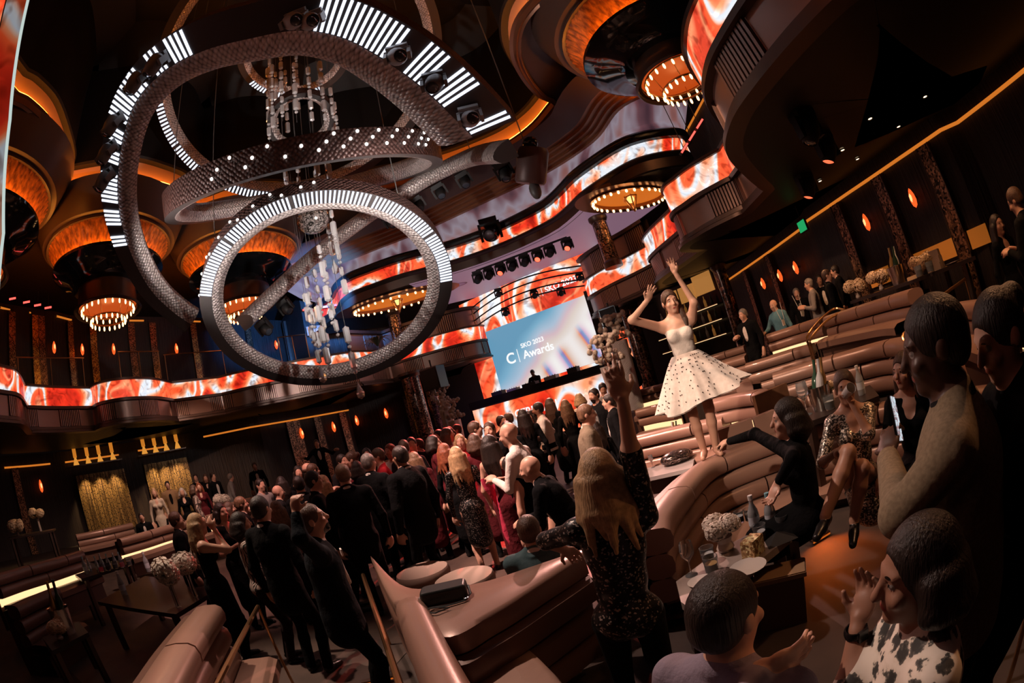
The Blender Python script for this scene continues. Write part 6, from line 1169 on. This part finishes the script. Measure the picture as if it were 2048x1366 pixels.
        if hs == 'pony': w.cone(hp(0, -.11, .03), hp(0, -.17, -.22), .035 * fh, .02 * fh, 0, .02); w.ell(hp(0, -.05, -.01), hr(.076, .06, .06), HR, 0, .02)
        if hs == 'side': w.cone(hp(-.07, -.03, -.02), hp(-.085, .05, -.2), .04 * fh, .036 * fh, 0, .03); w.cone(hp(-.085, .05, -.2), hp(-.05, .11, -.36), .036 * fh, .016 * fh, 0, .03); w.ell(hp(0, -.05, -.01), hr(.078, .06, .06), HR, 0, .02)
        w.ell(hp(0, .095, -.035), hr(.071, .075, .108), HR, 0, .012, 'sub')
        if hs == 'fringe': w.ell(hp(0, .0, .085), hr(.09, .12, .055), HR, 0, .01, 'sub')
        if hs in ('short', 'pony', 'bun', 'fringe'): w.ell(hp(0, .03, -.11), hr(.1, .1, .085), HR, 0, .012, 'sub')
        V, F, lab = w.mesh(min(h, .014)); link(np_mesh('hair', V, F, lab, [HAIRC[hcol]]), 'hair', o)
    return o, dict(loc=loc, f=f)
# ---------------------------------------------------------------- who stands where
def std(px, py, d, base=0.0):
    p = pd(px, py, d); return Vector((p.x, p.y, base)), (p.z - base) / .937
def az_of(p): return math.degrees(math.atan2(p.x, p.y))
PLACED = []
FACE = {'b': 0, 'f': 180, 'r': 90, 'l': -90, 'bl': -40, 'br': 40, 'fl': -140, 'fr': 140}
def crowd(px, py, d, fc, sex, fit, top, hair, label, legs='black', sk='l', arms=None, base=0.0, h=None, **kw):
    for _ in range(30):
        p, H = std(px, py, d, base)
        if all((p - q_).length > .46 for q_ in PLACED): break
        d += .1
    PLACED.append(p)
    if H > 1.95 or H < 1.5: H = min(1.93, max(1.52, H))
    a = az_of(p) + (FACE[fc] if isinstance(fc, str) else fc)
    return person(label, p, a, H, sex, fit, top, legs, sk=sk, hair=hair, h=h or (.0145 if d < 6.6 else .019 if d < 9 else .024), arms=arms, **kw)[0]
G = 'guests on the dance floor'
PEOPLE = [
 (686, 948, 5.6, 'b', 'm', 'suit', 'black', ('short', 'ltbrown'), 'man with light brown hair in a black suit seen from behind', {}),
 (735, 924, 6.6, 'br', 'm', 'suit', 'black', ('short', 'grey'), 'grey haired man in a black suit seen from behind', {'arms': {'L': 'drink'}}),
 (802, 911, 5.7, 'bl', 'm', 'suit', 'black', ('short', 'dark'), 'broad man in black with dark hair seen from behind, largest in the crowd', {'fatk': 1.15, 'waist': 1.12, 'sk': 't'}),
 (913, 911, 6.1, 'b', 'f', 'dress', 'seq', ('long', 'blonde'), 'blonde woman in a short black sequin dress with bare legs', {'legs': 'bare', 'dress_len': .42}),
 (888, 903, 7.0, 'br', 'f', 'dress', 'black', ('wavy', 'red'), 'woman with red lit wavy hair beside the blonde sequin dress', {}),
 (865, 886, 7.7, 'r', 'f', 'dress', 'wine', ('bob', 'dark'), 'dark haired woman in profile near the red haired woman', {'arms': {'R': 'drink'}}),
 (878, 869, 9.2, 'fl', 'm', 'shirt', 'charcoal', ('short', 'dark'), 'smiling man facing the camera below the flower stand', {}),
 (822, 882, 8.6, 'f', 'm', 'suit', 'charcoal', ('short', 'dark'), 'man facing the camera behind the broad man', {}),
 (839, 889, 8.0, 'l', 'm', 'suit', 'black', ('short', 'brown'), 'man turned left behind the broad man shoulder', {}),
 (807, 890, 7.8, 'b', 'm', 'shirt', 'charcoal', ('short', 'brown'), 'brown haired man just above the broad man head', {}),
 (782, 901, 8.0, 'fl', 'm', 'shirt', 'white', ('short', 'red'), 'red lit man left of the broad man', {}),
 (758, 911, 7.5, 'l', 'm', 'shirt', 'red', ('short', 'brown'), 'man bathed in red light looking left', {'arms': {'L': 'drink'}}),
 (765, 936, 6.5, 'f', 'f', 'dress', 'wine', ('long', 'dark'), 'woman looking up between two black suited men', {'look': (0, .3)}),
 (733, 905, 9.0, 'f', 'm', 'suit', 'black', ('short', 'dark'), 'man with fair face behind the grey haired man', {}),
 (705, 918, 8.0, 'l', 'f', 'dress', 'wine', ('bun', 'brown'), 'woman in red light with pinned up hair looking left', {'arms': {'R': 'clap'}}),
 (683, 922, 8.6, 'fr', 'm', 'suit', 'charcoal', ('short', 'dark'), 'man half hidden behind the light brown haired man', {}),
 (715, 938, 6.7, 'b', 'f', 'dress', 'black', ('bob', 'dark'), 'dark bobbed woman between the two black suits', {}),
 (612, 934, 9.0, 'r', 'm', 'suit', 'charcoal', ('fringe', 'brown'), 'balding man in profile left of the pair of heads', {}),
 (624, 941, 8.3, 'r', 'm', 'suit', 'black', ('short', 'brown'), 'man with tilted head beside the balding man', {'look': (-.4, 0)}),
 (624, 961, 6.0, 'r', 'm', 'suit', 'black', ('short', 'dark'), 'man in profile facing right beside the long blonde hair', {'arms': {'R': 'drink'}}),
 (646, 968, 6.3, 'br', 'f', 'dress', 'black', ('long', 'blonde'), 'woman with long straight blonde hair seen from behind', {}),
 (598, 968, 6.6, 'b', 'm', 'suit', 'black', ('short', 'dark'), 'dark haired man in black left of the profile man', {}),
 (597, 944, 9.2, 'f', 'f', 'dress', 'black', ('bob', 'dark'), 'small faced woman far back at the left of the crowd', {}),
 (829, 919, 7.2, 'b', 'f', 'dress', 'wine', ('wavy', 'ltbrown'), 'light brown haired woman right behind the broad man', {}),
 (900, 865, 10.2, 'f', 'f', 'dress', 'cream', ('long', 'ltbrown'), 'pale dressed woman far back below the flower stand', {}),
 (915, 859, 10.6, 'l', 'm', 'suit', 'charcoal', ('short', 'brown'), 'man far back left of the LED front', {}),
 (1076, 811, 9.2, 'l', 'm', 'shirt', 'white', ('short', 'dark'), 'bearded man in a loose white shirt before the stage', {'sk': 't', 'beard': True, 'arms': {'L': 'drink', 'R': 'hip'}, 'waist': 1.08}),
 (1098, 803, 10.6, 'br', 'f', 'dress', 'black', ('long', 'brown'), 'long brown haired woman behind the white shirted man', {}),
 (1131, 811, 9.6, 'b', 'f', 'dress', 'black', ('long', 'ltbrown'), 'woman with long straight hair before the stage', {}),
 (1159, 798, 10.0, 'b', 'f', 'dress', 'cream', ('bob', 'blonde'), 'blonde bobbed woman in a pale top before the stage', {}),
 (1189, 789, 8.6, 'fl', 'm', 'jacket', 'black', ('short', 'dark'), 'bearded man in a dark jacket over a patterned shirt', {'shirt': 'print', 'beard': True, 'sk': 'm'}),
 (1220, 801, 7.6, 'l', 'm', 'suit', 'black', ('short', 'dark'), 'dark suited man in glasses turned left near the raised arm', {}),
 (1202, 764, 10.4, 'f', 'm', 'shirt', 'grey', ('short', 'dark'), 'man looking down behind the dark suited pair', {'look': (0, -.4)}),
 (1157, 831, 5.7, 'r', 'm', 'jacket', 'olive', ('short', 'ltbrown'), 'man in an olive blazer turned right', {'shirt': 'white', 'lean': .12}),
 (1032, 862, 5.1, -70, 'm', 'shirt', 'white', ('bald', 'dark'), 'bald man in a white shirt seen from behind', {'lean': .1, 'arms': {'L': 'clap', 'R': 'drink'}}),
 (979, 890, 5.6, 'br', 'f', 'strapless', 'wine', ('long', 'dark'), 'woman with long black hair in a backless wine dress', {'sleeve': 0, 'dress_len': .6, 'arms': {'R': 'drink'}}),
 (979, 859, 7.2, 'f', 'm', 'suit', 'charcoal', ('short', 'brown'), 'man in a dark suit facing the camera in red light', {'look': (.3, 0)}),
 (947, 855, 7.7, 'r', 'm', 'jacket', 'grey', ('short', 'brown'), 'man in a light grey jacket in profile before the LED front', {}),
 (1002, 843, 9.2, 'fr', 'm', 'suit', 'black', ('short', 'dark'), 'man in dark clothes by the orange LED front, left of a pair', {}),
 (1018, 837, 9.4, 'l', 'm', 'suit', 'charcoal', ('short', 'brown'), 'red lit man by the orange LED front, right of a pair', {}),
 (1014, 856, 8.2, 'b', 'f', 'dress', 'black', ('bun', 'dark'), 'dark haired woman above the bald man head', {}),
 (1046, 831, 8.8, 'b', 'f', 'dress', 'black', ('long', 'dark'), 'dark haired woman left of the smiling woman', {}),
 (1062, 831, 8.4, 'fl', 'f', 'dress', 'black', ('long', 'dark'), 'smiling dark haired woman left of the white shirted man', {'arms': {'L': 'drink'}}),
 (949, 884, 6.6, 'b', 'f', 'dress', 'wine', ('bob', 'brown'), 'brown bobbed woman left of the backless dress', {}),
 (920, 882, 7.3, 'f', 'f', 'dress', 'red', ('bob', 'blonde'), 'blonde woman glowing in red light facing the camera', {}),
 (892, 867, 8.6, 'r', 'f', 'dress', 'wine', ('long', 'brown'), 'woman in red light far left of the LED front', {}),
 (1190, 858, 6.4, 'b', 'f', 'dress', 'black', ('long', 'dark'), 'dark haired woman in black behind the olive blazer', {}),
 (350, 1040, 6.8, 'r', 'm', 'suit', 'black', ('short', 'brown'), 'man in a tuxedo in profile at the left', {'waist': 1.05}),
 (391, 1048, 5.4, 'r', 'f', 'strapless', 'black', ('wavy', 'blonde'), 'blonde woman in a strapless black dress with hand at her chin', {'sleeve': 0, 'arms': {'R': 'mouth'}}),
 (440, 1024, 6.5, 'fr', 'f', 'vneck', 'black', ('bob', 'dark'), 'dark haired woman in a low necked black top', {'sleeve': 0, 'arms': {'R': 'drink', 'L': 'drink'}}),
 (457, 1018, 8.0, 'r', 'f', 'dress', 'black', ('wavy', 'brown'), 'curly brown haired woman behind the low necked black top', {}),
 (480, 1008, 7.5, 'r', 'm', 'suit', 'black', ('short', 'ltbrown'), 'short haired man behind the bobbed woman', {}),
 (478, 1047, 5.0, 'r', 'f', 'blouse', 'zebra', ('bob', 'dark'), 'dark bobbed woman in a zebra print top', {'legs': 'skirtdark', 'fit2': 0, 'arms': {'R': 'drink', 'L': 'drink'}}),
 (519, 1017, 4.5, 'br', 'm', 'suit', 'black', ('short', 'dark'), 'dark haired man in a black suit from behind at the left', {}),
 (554, 1020, 6.0, 'b', 'f', 'dress', 'black', ('long', 'ltbrown'), 'blonde woman from behind between the suited men', {}),
 (554, 984, 8.2, 'r', 'm', 'suit', 'charcoal', ('bald', 'dark'), 'bald man in profile at the left of the crowd', {}),
 (519, 970, 9.4, 'fr', 'm', 'shirt', 'grey', ('short', 'dark'), 'man leaning with outstretched arm far left', {'arms': {'R': 'out'}}),
 (563, 966, 8.8, 'b', 'f', 'dress', 'black', ('long', 'dark'), 'woman with long dark hair left of the crowd', {}),
]
# background groups stand on tiers
BACK = [
 (634, 890, 14.0, 'f', 'm', 'suit', 'black', ('short', 'dark'), 'man in black with spread arms standing above the crowd', .9, {'arms': {'R': 'out', 'L': 'out'}}),
 (335, 970, 15.0, 'f', 'm', 'jacket', 'tan', ('short', 'dark'), 'man in a yellowish tan jacket before the gold curtain', .4, {'shirt': 'black', 'sk': 'm'}),
 (308, 985, 13.6, 'f', 'f', 'dress', 'cream', ('long', 'blonde'), 'blonde woman left of the tan jacket man', .3, {}),
 (364, 984, 13.6, 'f', 'f', 'dress', 'black', ('bob', 'white'), 'white haired woman right of the tan jacket man', .3, {}),
 (386, 979, 12.8, 'r', 'f', 'blouse', 'zebra', ('bob', 'brown'), 'woman in a striped wrap far left', .3, {}),
 (398, 974, 13.4, 'f', 'f', 'dress', 'wine', ('wavy', 'red'), 'red haired woman behind the striped wrap', .4, {}),
 (425, 953, 15.4, 'fr', 'm', 'suit', 'black', ('short', 'dark'), 'man in black by the far white bouquet', .4, {}),
 (411, 956, 16.0, 'f', 'f', 'dress', 'black', ('bob', 'brown'), 'small woman left of the man by the far bouquet', .4, {}),
 (453, 955, 15.0, 'r', 'm', 'jacket', 'grey', ('short', 'grey'), 'man in a grey jacket right of the far white bouquet', .4, {'lean': .2}),
 (391, 955, 16.4, 'f', 'm', 'suit', 'black', ('short', 'dark'), 'man far back between striped wrap and bouquet', .4, {}),
 (509, 932, 17.0, 'f', 'm', 'suit', 'black', ('short', 'dark'), 'lone dim man far back before the left wall', .4, {'sk': 't'}),
 (283, 1034, 12.6, 'f', 'm', 'suit', 'black', ('short', 'dark'), 'man in black with pale face left of the tuxedo man', .0, {}),
 (1487, 628, 10.2, 'fl', 'm', 'suit', 'black', ('short', 'grey'), 'man in a black jacket and white shirt at the back booths', .75, {'arms': {'R': 'drink'}}),
 (1551, 608, 10.6, 'fl', 'm', 'shirt', 'blue', ('fringe', 'ltbrown'), 'heavy man in a teal shirt wearing a lanyard badge', .8, {'waist': 1.25, 'arms': {'R': 'fwd', 'L': 'down'}, 'lean': .1}),
 (1593, 586, 11.2, 'f', 'm', 'jacket', 'black', ('short', 'grey'), 'man in a black jacket with a white badge', .9, {'shirt': 'grey'}),
 (1619, 567, 10.6, 'l', 'm', 'jacket', 'grey', ('short', 'grey'), 'man in a light grey jacket turned left by the right wall', .9, {'arms': {'L': 'drink', 'R': 'drink'}}),
 (1639, 560, 10.9, 'f', 'm', 'suit', 'black', ('short', 'dark'), 'dim man behind the light grey jacket', .95, {'sk': 't'}),
 (1671, 541, 10.2, 'l', 'm', 'suit', 'black', ('short', 'dark'), 'tall man in a black suit with white collar by the right wall', 1.05, {}),
 (1652, 551, 9.3, 'r', 'm', 'suit', 'black', ('short', 'brown'), 'man facing the tall black suited man', 1.0, {}),
 (1255, 697, 14.6, 'l', 'm', 'suit', 'black', ('short', 'dark'), 'bartender in black behind the right flower stand', .75, {'arms': {'L': 'fwd', 'R': 'fwd'}}),
 (2033, 398, 5.0, -70, 'm', 'suit', 'black', ('short', 'brown'), 'man in black holding a drink at the upper right edge', .75, {'arms': {'R': 'drink', 'L': 'drink'}, 'look': (0, -.3)}),
 (1993, 450, 5.6, 'fr', 'f', 'dress', 'black', ('long', 'dark'), 'dim dark haired woman left of the man at the upper right edge', .75, {'sk': 'm'}),
]
for q in PEOPLE:
    kw = dict(q[9]); kw.pop('fit2', None); crowd(*q[:9], group=G, **kw)
for q in BACK: crowd(*q[:9], base=q[9], group='guests standing around the booths', **q[10])
# the DJ on the stage deck
p = sp(-.55, .26, 1.35); person('man in a dark cap and shirt working the decks on stage', p, 205, 1.78, 'm', 'shirt', 'charcoal', 'black', 'charcoal', 't', ('short', 'dark'), .018, arms={'R': 'fwd', 'L': 'fwd'}, lean=.12, look=(0, -.4))
# badges of the lanyard guests
for k, (x, y, d) in enumerate([(1567, 645, 10.3), (1604, 626, 10.9)]):
    mb = MB(); mb.box((0, 0, 0), (.1, .015, .13), .5); mb.tube([(-.04, 0, .07), (-.09, .05, .42)], .006, 4); mb.tube([(.04, 0, .07), (.09, .05, .42)], .006, 4); tag(mb.build('badge', M('white_badge', (.6, .58, .55), .5), loc=pd(x, y, d), smooth=False), 'white name badge on the %s' % ['teal shirted guest', 'black jacketed guest'][k], 'badge')
# ---- featured people
NEAR = .0085
def W_(px, py, d): return pd(px, py, d)
# dancing woman in the white dress, standing on the banquette back
dl = Vector((1.56, 4.50, 1.0)); dn, _ = person('laughing woman in a white party dress dancing with raised arms on the banquette', dl, 198, 1.64, 'f', 'strapless', 'white', 'bare', sk='l', hair=('side', 'brown'), h=NEAR, sleeve=0, dress_len=0, look=(-.25, -.08), tilt=-.02, shoes=False,
    world={'eR': W_(1264, 640, 4.55), 'wR': W_(1293, 603, 4.45), 'hR': W_(1304, 575, 4.42), 'nR': W_(1320, 600, 4.2), 'eL': W_(1388, 605, 4.65), 'wL': W_(1352, 548, 4.6), 'hL': W_(1340, 520, 4.58), 'nL': W_(1320, 560, 4.3)}, arms={'cR': .1, 'cL': .12}, feet=((.07, .0, .07), (-.06, .03, .07)))
TUL = M('spangled_white_tulle', (.66, .58, .53), .7, var=(26, (.58, .5, .45)), sheen=.3)
mb = MB(); n = 96; rows = []
for t in np.linspace(0, 1, 14):
    row = []
    for k in range(n):
        q = 2 * PI * k / n; r_ = .135 + .26 * t ** .8 + .12 * t * t * max(0, math.cos(q - 2.9)); fo = 1 + (.10 * math.sin(q * 9 + 1.3 * math.sin(q * 2)) + .05 * math.sin(q * 17)) * t
        row.append((r_ * fo * math.cos(q), r_ * .9 * fo * math.sin(q), 1.02 - .50 * t + .10 * t * max(0, math.cos(q - 2.9)) + .02 * t * math.sin(q * 5)))
    rows.append(row)
mb.grid(rows, 0, True); mb.grid([[(x * .96, y * .96, z - .01) for x, y, z in r_] for r_ in rows[::-1]], 0, True); sk_ = mb.build('tulle_skirt', TUL, dn, ang=3); sk_['label'] = 'flared white tulle skirt with small dark spangles'
_sp = MB().ball((0, 0, 0), .008, 6, 4); mb = MB()
for k in range(260):
    i = random.randrange(1, 13); q = random.randrange(n); x, y, z = rows[i][q]; mb.ball((x * 1.012, y * 1.012, z), .0065, 5, 3)
sq_ = mb.build('spangles', M('dark_spangle', (.06, .04, .035), .3, .6), sk_); sq_['kind'] = 'stuff'
# blonde woman from behind with raised arm
bl, _ = person('blonde woman in a black sequin top raising her right arm, seen from behind', Vector((.17, 2.08, 0)), 8, 1.74, 'f', 'blouse', 'seq', 'black', sk='l', hair=('wavy', 'blonde'), h=NEAR, sleeve=.4, tilt=.05, world={'eR': W_(1262, 905, 1.98), 'wR': W_(1246, 805, 1.9), 'hR': W_(1237, 775, 1.9), 'nR': W_(1240, 800, 2.4), 'eL': W_(1092, 1082, 2.25), 'wL': W_(1130, 1100, 2.45)}, arms={'cR': .35})
# women in the right booth
person('woman in black with dark hair looking left, arm along the banquette back', Vector((1.50, 2.66, .2)), -58, 1.7, 'f', 'dress', 'black', 'black', sk='l', hair=('bob', 'dark'), h=NEAR, hip=.57, world={'wR': W_(1556, 965, 2.75), 'eR': W_(1585, 915, 2.7), 'hR': W_(1546, 990, 2.72), 'wL': W_(1458, 883, 3.75), 'eL': W_(1510, 868, 3.35), 'hL': W_(1438, 887, 3.85)}, feet=((.12, .55, .07), (-.1, .5, .07)), look=(-.15, .05))
person('seated woman in a gold sequin dress drinking from a cup with crossed bare legs', Vector((2.10, 2.82, .2)), 205, 1.7, 'f', 'vneck', 'seqg', 'bare', sk='m', hair=('pony', 'brown'), h=NEAR, hip=.57, sleeve=.4, dress_len=.3, look=(.2, 0), world={'wL': W_(1704, 806, 3.3), 'eL': W_(1738, 868, 3.25), 'hL': W_(1695, 790, 3.25), 'wR': W_(1672, 905, 3.1), 'kR': W_(1697, 905, 2.95), 'fR': W_(1650, 1032, 2.75), 'tR': W_(1632, 1062, 2.6), 'kL': W_(1725, 935, 2.95), 'fL': W_(1708, 1040, 2.9), 'tL': W_(1705, 1075, 2.75)})
p = W_(1690, 790, 3.22); mb = MB(); mb.lathe([(.03, 0), (.038, .1), (.036, .1), (.028, .008), (0, .006)], 14, 0, (0, 0, 0), Matrix.Rotation(1.1, 3, 'X')); tag(mb.build('cup', M('clear_plastic_cup', (.7, .68, .66), .15, 0, trans=.35), loc=p), 'clear cup at the mouth of the gold sequin woman', 'cup')
person('smiling woman with brown hair in a black open jacket beside the tan jacket man', Vector((2.42, 2.46, .2)), 235, 1.7, 'f', 'vneck', 'black', 'black', sk='l', hair=('wavy', 'brown'), h=NEAR, hip=.57, sleeve=1.0, look=(.5, .05), world={'wR': W_(1760, 965, 3.0)}, feet=((.1, .5, .07), (-.1, .45, .07)))
jm, _ = person('man in a tan tweed jacket from behind filming with his phone', Vector((1.04, .87, .2)), -32, 1.76, 'm', 'jacket', 'tweed', 'black', 'charcoal', 'd', ('short', 'dark'), .0075, world={'eL': W_(1800, 1030, 1.12), 'wL': W_(1776, 915, 1.46), 'hL': W_(1778, 880, 1.52), 'nL': W_(1830, 900, 1.7)}, look=(-.25, -.08), waist=1.05)
p = W_(1791, 838, 1.55); o = empty('smartphone', p, .25); tag(o, 'bright phone screen held up by the tan jacket man', 'phone'); mb = MB(); mb.box((0, 0, 0), (.072, .009, .148)); mb.build('case', BLKG, o, smooth=False); mb = MB(); mb.grid([[(-.033, -.006, -.07), (.033, -.006, -.07)], [(-.033, -.006, .07), (.033, -.006, .07)]], 0, False, True)
def phone_mat():
    m = bpy.data.materials.new('phone_picture'); nt, N, L, b = nodes(m); uv = N.new('ShaderNodeUVMap'); n1 = N.new('ShaderNodeTexNoise'); n1.inputs['Scale'].default_value = 38; n1.inputs['Distortion'].default_value = 2; L.new(uv.outputs[0], n1.inputs['Vector']); r = ramp(N, [(.35, (.05, .06, .1)), (.45, (.5, .3, .3)), (.52, (.6, .8, .9)), (.65, (.9, .9, .95))]); L.new(n1.outputs['Fac'], r.inputs[0]); L.new(r.outputs[0], b.inputs['Emission Color']); b.inputs['Emission Strength'].default_value = .9; b.inputs['Base Color'].default_value = (0, 0, 0, 1); return m
mb.build('display', phone_mat(), o, smooth=False); o.rotation_euler = (-.12, .32, .6)
person('person in a dark jacket with pinned up hair laughing at the right edge', Vector((1.30, .80, .2)), -62, 1.70, 'f', 'blouse', 'black', 'black', sk='l', hair=('bun', 'dark'), h=NEAR, look=(-.1, -.25), world={'wL': W_(1930, 800, 1.42)}, arms={'R': 'drink'})
fw, _ = person('woman with dark hair in a white and black floral blouse at the lower right', Vector((.70, .70, .0)), -62, 1.7, 'f', 'blouse', 'floral', 'black', sk='t', hair=('bob', 'dark'), h=.0066, hip=.75, sleeve=.5, waist=1.25, fatk=1.25, look=(-.1, 0), world={'wR': W_(1716, 1250, 1.12), 'eR': W_(1700, 1375, 1.02), 'hR': W_(1728, 1205, 1.15)}, feet=((.1, .5, .07), (-.1, .45, .07)))
p = W_(1712, 1262, 1.1); mb = MB(); mb.lathe([(.033, -.012), (.036, 0), (.033, .012), (.029, .012), (.029, -.012)], 18); mb.box((0, -.035, 0), (.03, .01, .034)); tag(mb.build('watch', BLKG, loc=p), 'black watch on the raised wrist at the lower right', 'watch')
lm_, _ = person('man in a lavender grey shirt with a lanyard at the bottom', Vector((.30, 1.02, .0)), 52, 1.74, 'm', 'shirt', 'lav', 'black', 'lav', 'l', ('short', 'dark'), .0066, hip=.68, handc=.35, world={'wR': W_(1520, 1345, .98), 'hR': W_(1560, 1325, 1.0), 'nR': W_(1530, 1280, 1.1)}, feet=((.1, .5, .07), (-.1, .45, .07)), look=(.15, -.1))
# lanyard band with lettering round his neck
LAN = M('black_lanyard', (.01, .01, .011), .6); c = Vector((.30, 1.02, 0)); nbz = .68 + .525 * (1.74 / 1.75)
o = empty('lanyard', (c.x, c.y, nbz)); tag(o, 'black lettered lanyard around the lavender shirted man neck', 'lanyard'); rows = []
for z, r_ in ((-.012, .083), (.012, .078)): rows.append([(r_ * math.cos(q), r_ * math.sin(q) * 1.02, z + .02 * math.sin(q + .9)) for q in np.linspace(0, 2 * PI, 33)[:-1]])
mb = MB(); mb.grid(rows, 0, True); mb.build('band', LAN, o)
t = text('CERIDIAN', o, (-.03, -.082, .004), .022, 0, M('lanyard_print', (.5, .5, .5), .5)); t.rotation_euler = (PI / 2, PI, 0)
person('man in a teal plaid jacket seated with his back to the camera', Vector((-.25, 3.42, 0)), 5, 1.72, 'm', 'suit', 'teal', 'black', 'white', 'l', ('short', 'brown'), NEAR * 1.2, hip=.42, arms={'R': 'lap', 'L': 'lap'}, feet=((.12, .6, .07), (-.12, .6, .07)))
# bearded man at the left raising his fist, foreground dark figures
p, H = std(616, 1042, 3.4); person('bearded man in a dark suit with pocket square raising his fist', p, 60, 1.72, 'm', 'suit', 'navy', 'black', 'white', 'l', ('short', 'brown'), NEAR * 1.2, lean=.02, beard=True, world={'eR': W_(600, 1075, 3.0), 'wR': W_(592, 1028, 3.05), 'hR': W_(590, 1000, 3.05)}, arms={'L': 'down', 'cR': 1.5}, look=(.1, .25))
mb = MB(); mb.add([(-.035, 0, -.02), (.035, 0, -.02), (.03, 0, .025), (0, -.004, .05), (-.03, 0, .02)], [(0, 1, 2, 3, 4)]); 
q = Vector((p.x, p.y, 0)); fz = math.radians(60); fwd = Vector((math.sin(fz), math.cos(fz), 0)); lf_ = Vector((-math.cos(fz), math.sin(fz), 0)); mb2 = MB(); mb2.box((0, 0, 0), (.07, .012, .05), -fz); tag(mb2.build('pocket_square', CL['white'], loc=q + fwd * .165 + lf_ * .11 + Vector((0, 0, 1.31)), smooth=False), 'white pocket square of the bearded man', 'pocket square')
# crouching pair near the bald laughing man
p, H = std(1107, 940, 4.3); person('bald man laughing while bending forward behind the blonde woman', Vector((p.x + .05, p.y + .1, 0)), -75, 1.72, 'm', 'suit', 'black', 'black', 'white', 'l', ('bald', 'dark'), .0125, lean=.45, hip=.78, look=(0, .35), arms={'R': 'clap', 'L': 'clap'})
p = W_(1075, 950, 4.9); person('dark haired woman in black bending forward beside the bald laughing man', Vector((p.x + .1, p.y, 0)), -55, 1.68, 'f', 'dress', 'black', 'bare', sk='l', hair=('long', 'dark'), h=.0145, lean=1.0, sleeve=0, dress_len=.35, arms={'R': 'down', 'L': 'down'})
# pink scarf hanging by the backless dress
a = W_(975, 960, 5.5); mb = MB(); rows = []
for t in np.linspace(0, 1, 14): rows.append([(.05 * s + .03 * math.sin(t * 9 + s * 2) + .10 * t, .02 * math.sin(s * 3 + t * 7), -.95 * t) for s in np.linspace(-1, 1, 9)])
mb.grid(rows); a.z = 1.3; tag(mb.build('scarf', CL['pink'], loc=a, ang=3), 'long pinkish red scarf hanging beside the backless dress', 'scarf')
# ================================================================ LAMPS OF THE ROOM AND ADDED SPOTS
def spot(p, t, w, col, ang=50, size=.08): lamp('SPOT', 'room_spot', p, t, w, col, size, ang, .7)
WARM = (1, .72, .55); RED = (1, .05, .04)
spot((-4.0, -1.2, 5.4), (1.5, 4.45, 1.7), 2700, WARM, 17)    # unseen spot added behind the camera to light the dancer from the front
spot((-1.3, 3.6, 7.4), (1.5, 4.4, 1.7), 1100, WARM, 24)          # moving lights on the near ring
spot((-2.6, 4.4, 7.6), (-.4, 2.4, .8), 1500, (1, .70, .58), 46)
spot((-1.0, 4.4, 7.6), (4.2, 6.6, 1.4), 1300, (1, .58, .38), 60)
spot((-1.5, 8.0, 6.4), (2.2, 10.0, 1.0), 1700, (1, .62, .42), 60)
spot((-5.2, 4.4, 7.4), (-3.0, 2.9, .9), 1700, WARM, 34)
spot((-6.8, 8.2, 6.2), (-11, 9.4, .8), 1100, (1, .62, .48), 70)
spot((-6.2, 9.2, 6.2), (-11.5, 14.0, 1.2), 2200, (1, .55, .38), 50)
spot((-1.6, 16.4, 6.6), (-2.4, 8.6, 1.6), 9000, RED, 24)
spot((.3, 16.2, 6.6), (-.8, 8.8, 1.5), 4600, (1, .14, .10), 26)
spot((1.4, 15.8, 6.6), (.5, 8.0, 1.4), 5600, (1, .5, .42), 34)
spot((-3.0, 4.6, 7.6), (.0, 6.4, 1.2), 6000, (1, .62, .52), 42)
spot((-3.8, 4.6, 7.6), (-5.0, 7.0, 1.2), 2600, (1, .52, .45), 46)
spot((-.8, 7.0, 5.0), (-3.6, 10.4, 7.6), 900, (1, .9, .86), 100)     # unseen spots added below to brighten the rings and crystals
spot((-6.8, 6.4, 5.2), (-4.0, 9.5, 8.0), 900, (1, .9, .86), 100)
for x, y in ((3.6, 1.6), (4.6, 3.2), (5.8, 5.0), (5.6, 8.0)): spot((x, y, 4.1), (x - .2, y, 1), 130, (1, .48, .22), 100, .05)
spot((3.3, 1.3, 4.0), (1.1, .9, 1.4), 120, (1, .45, .2), 50, .05)
spot((-14.0, 8.6, 4.0), (-14.4, 7.8, 1.5), 260, (1, .6, .25), 70)
p = pd(650, 590, 16.5); t = pd(640, 610, 21); spot(p, t, 6500, (.06, .3, 1), 90)                 # blue wash on the balcony wall behind the crystals
spot((-1.8, 18.4, 4.0), (-1.9, 19.8, 2.2), 90, (.5, .3, 1), 110)
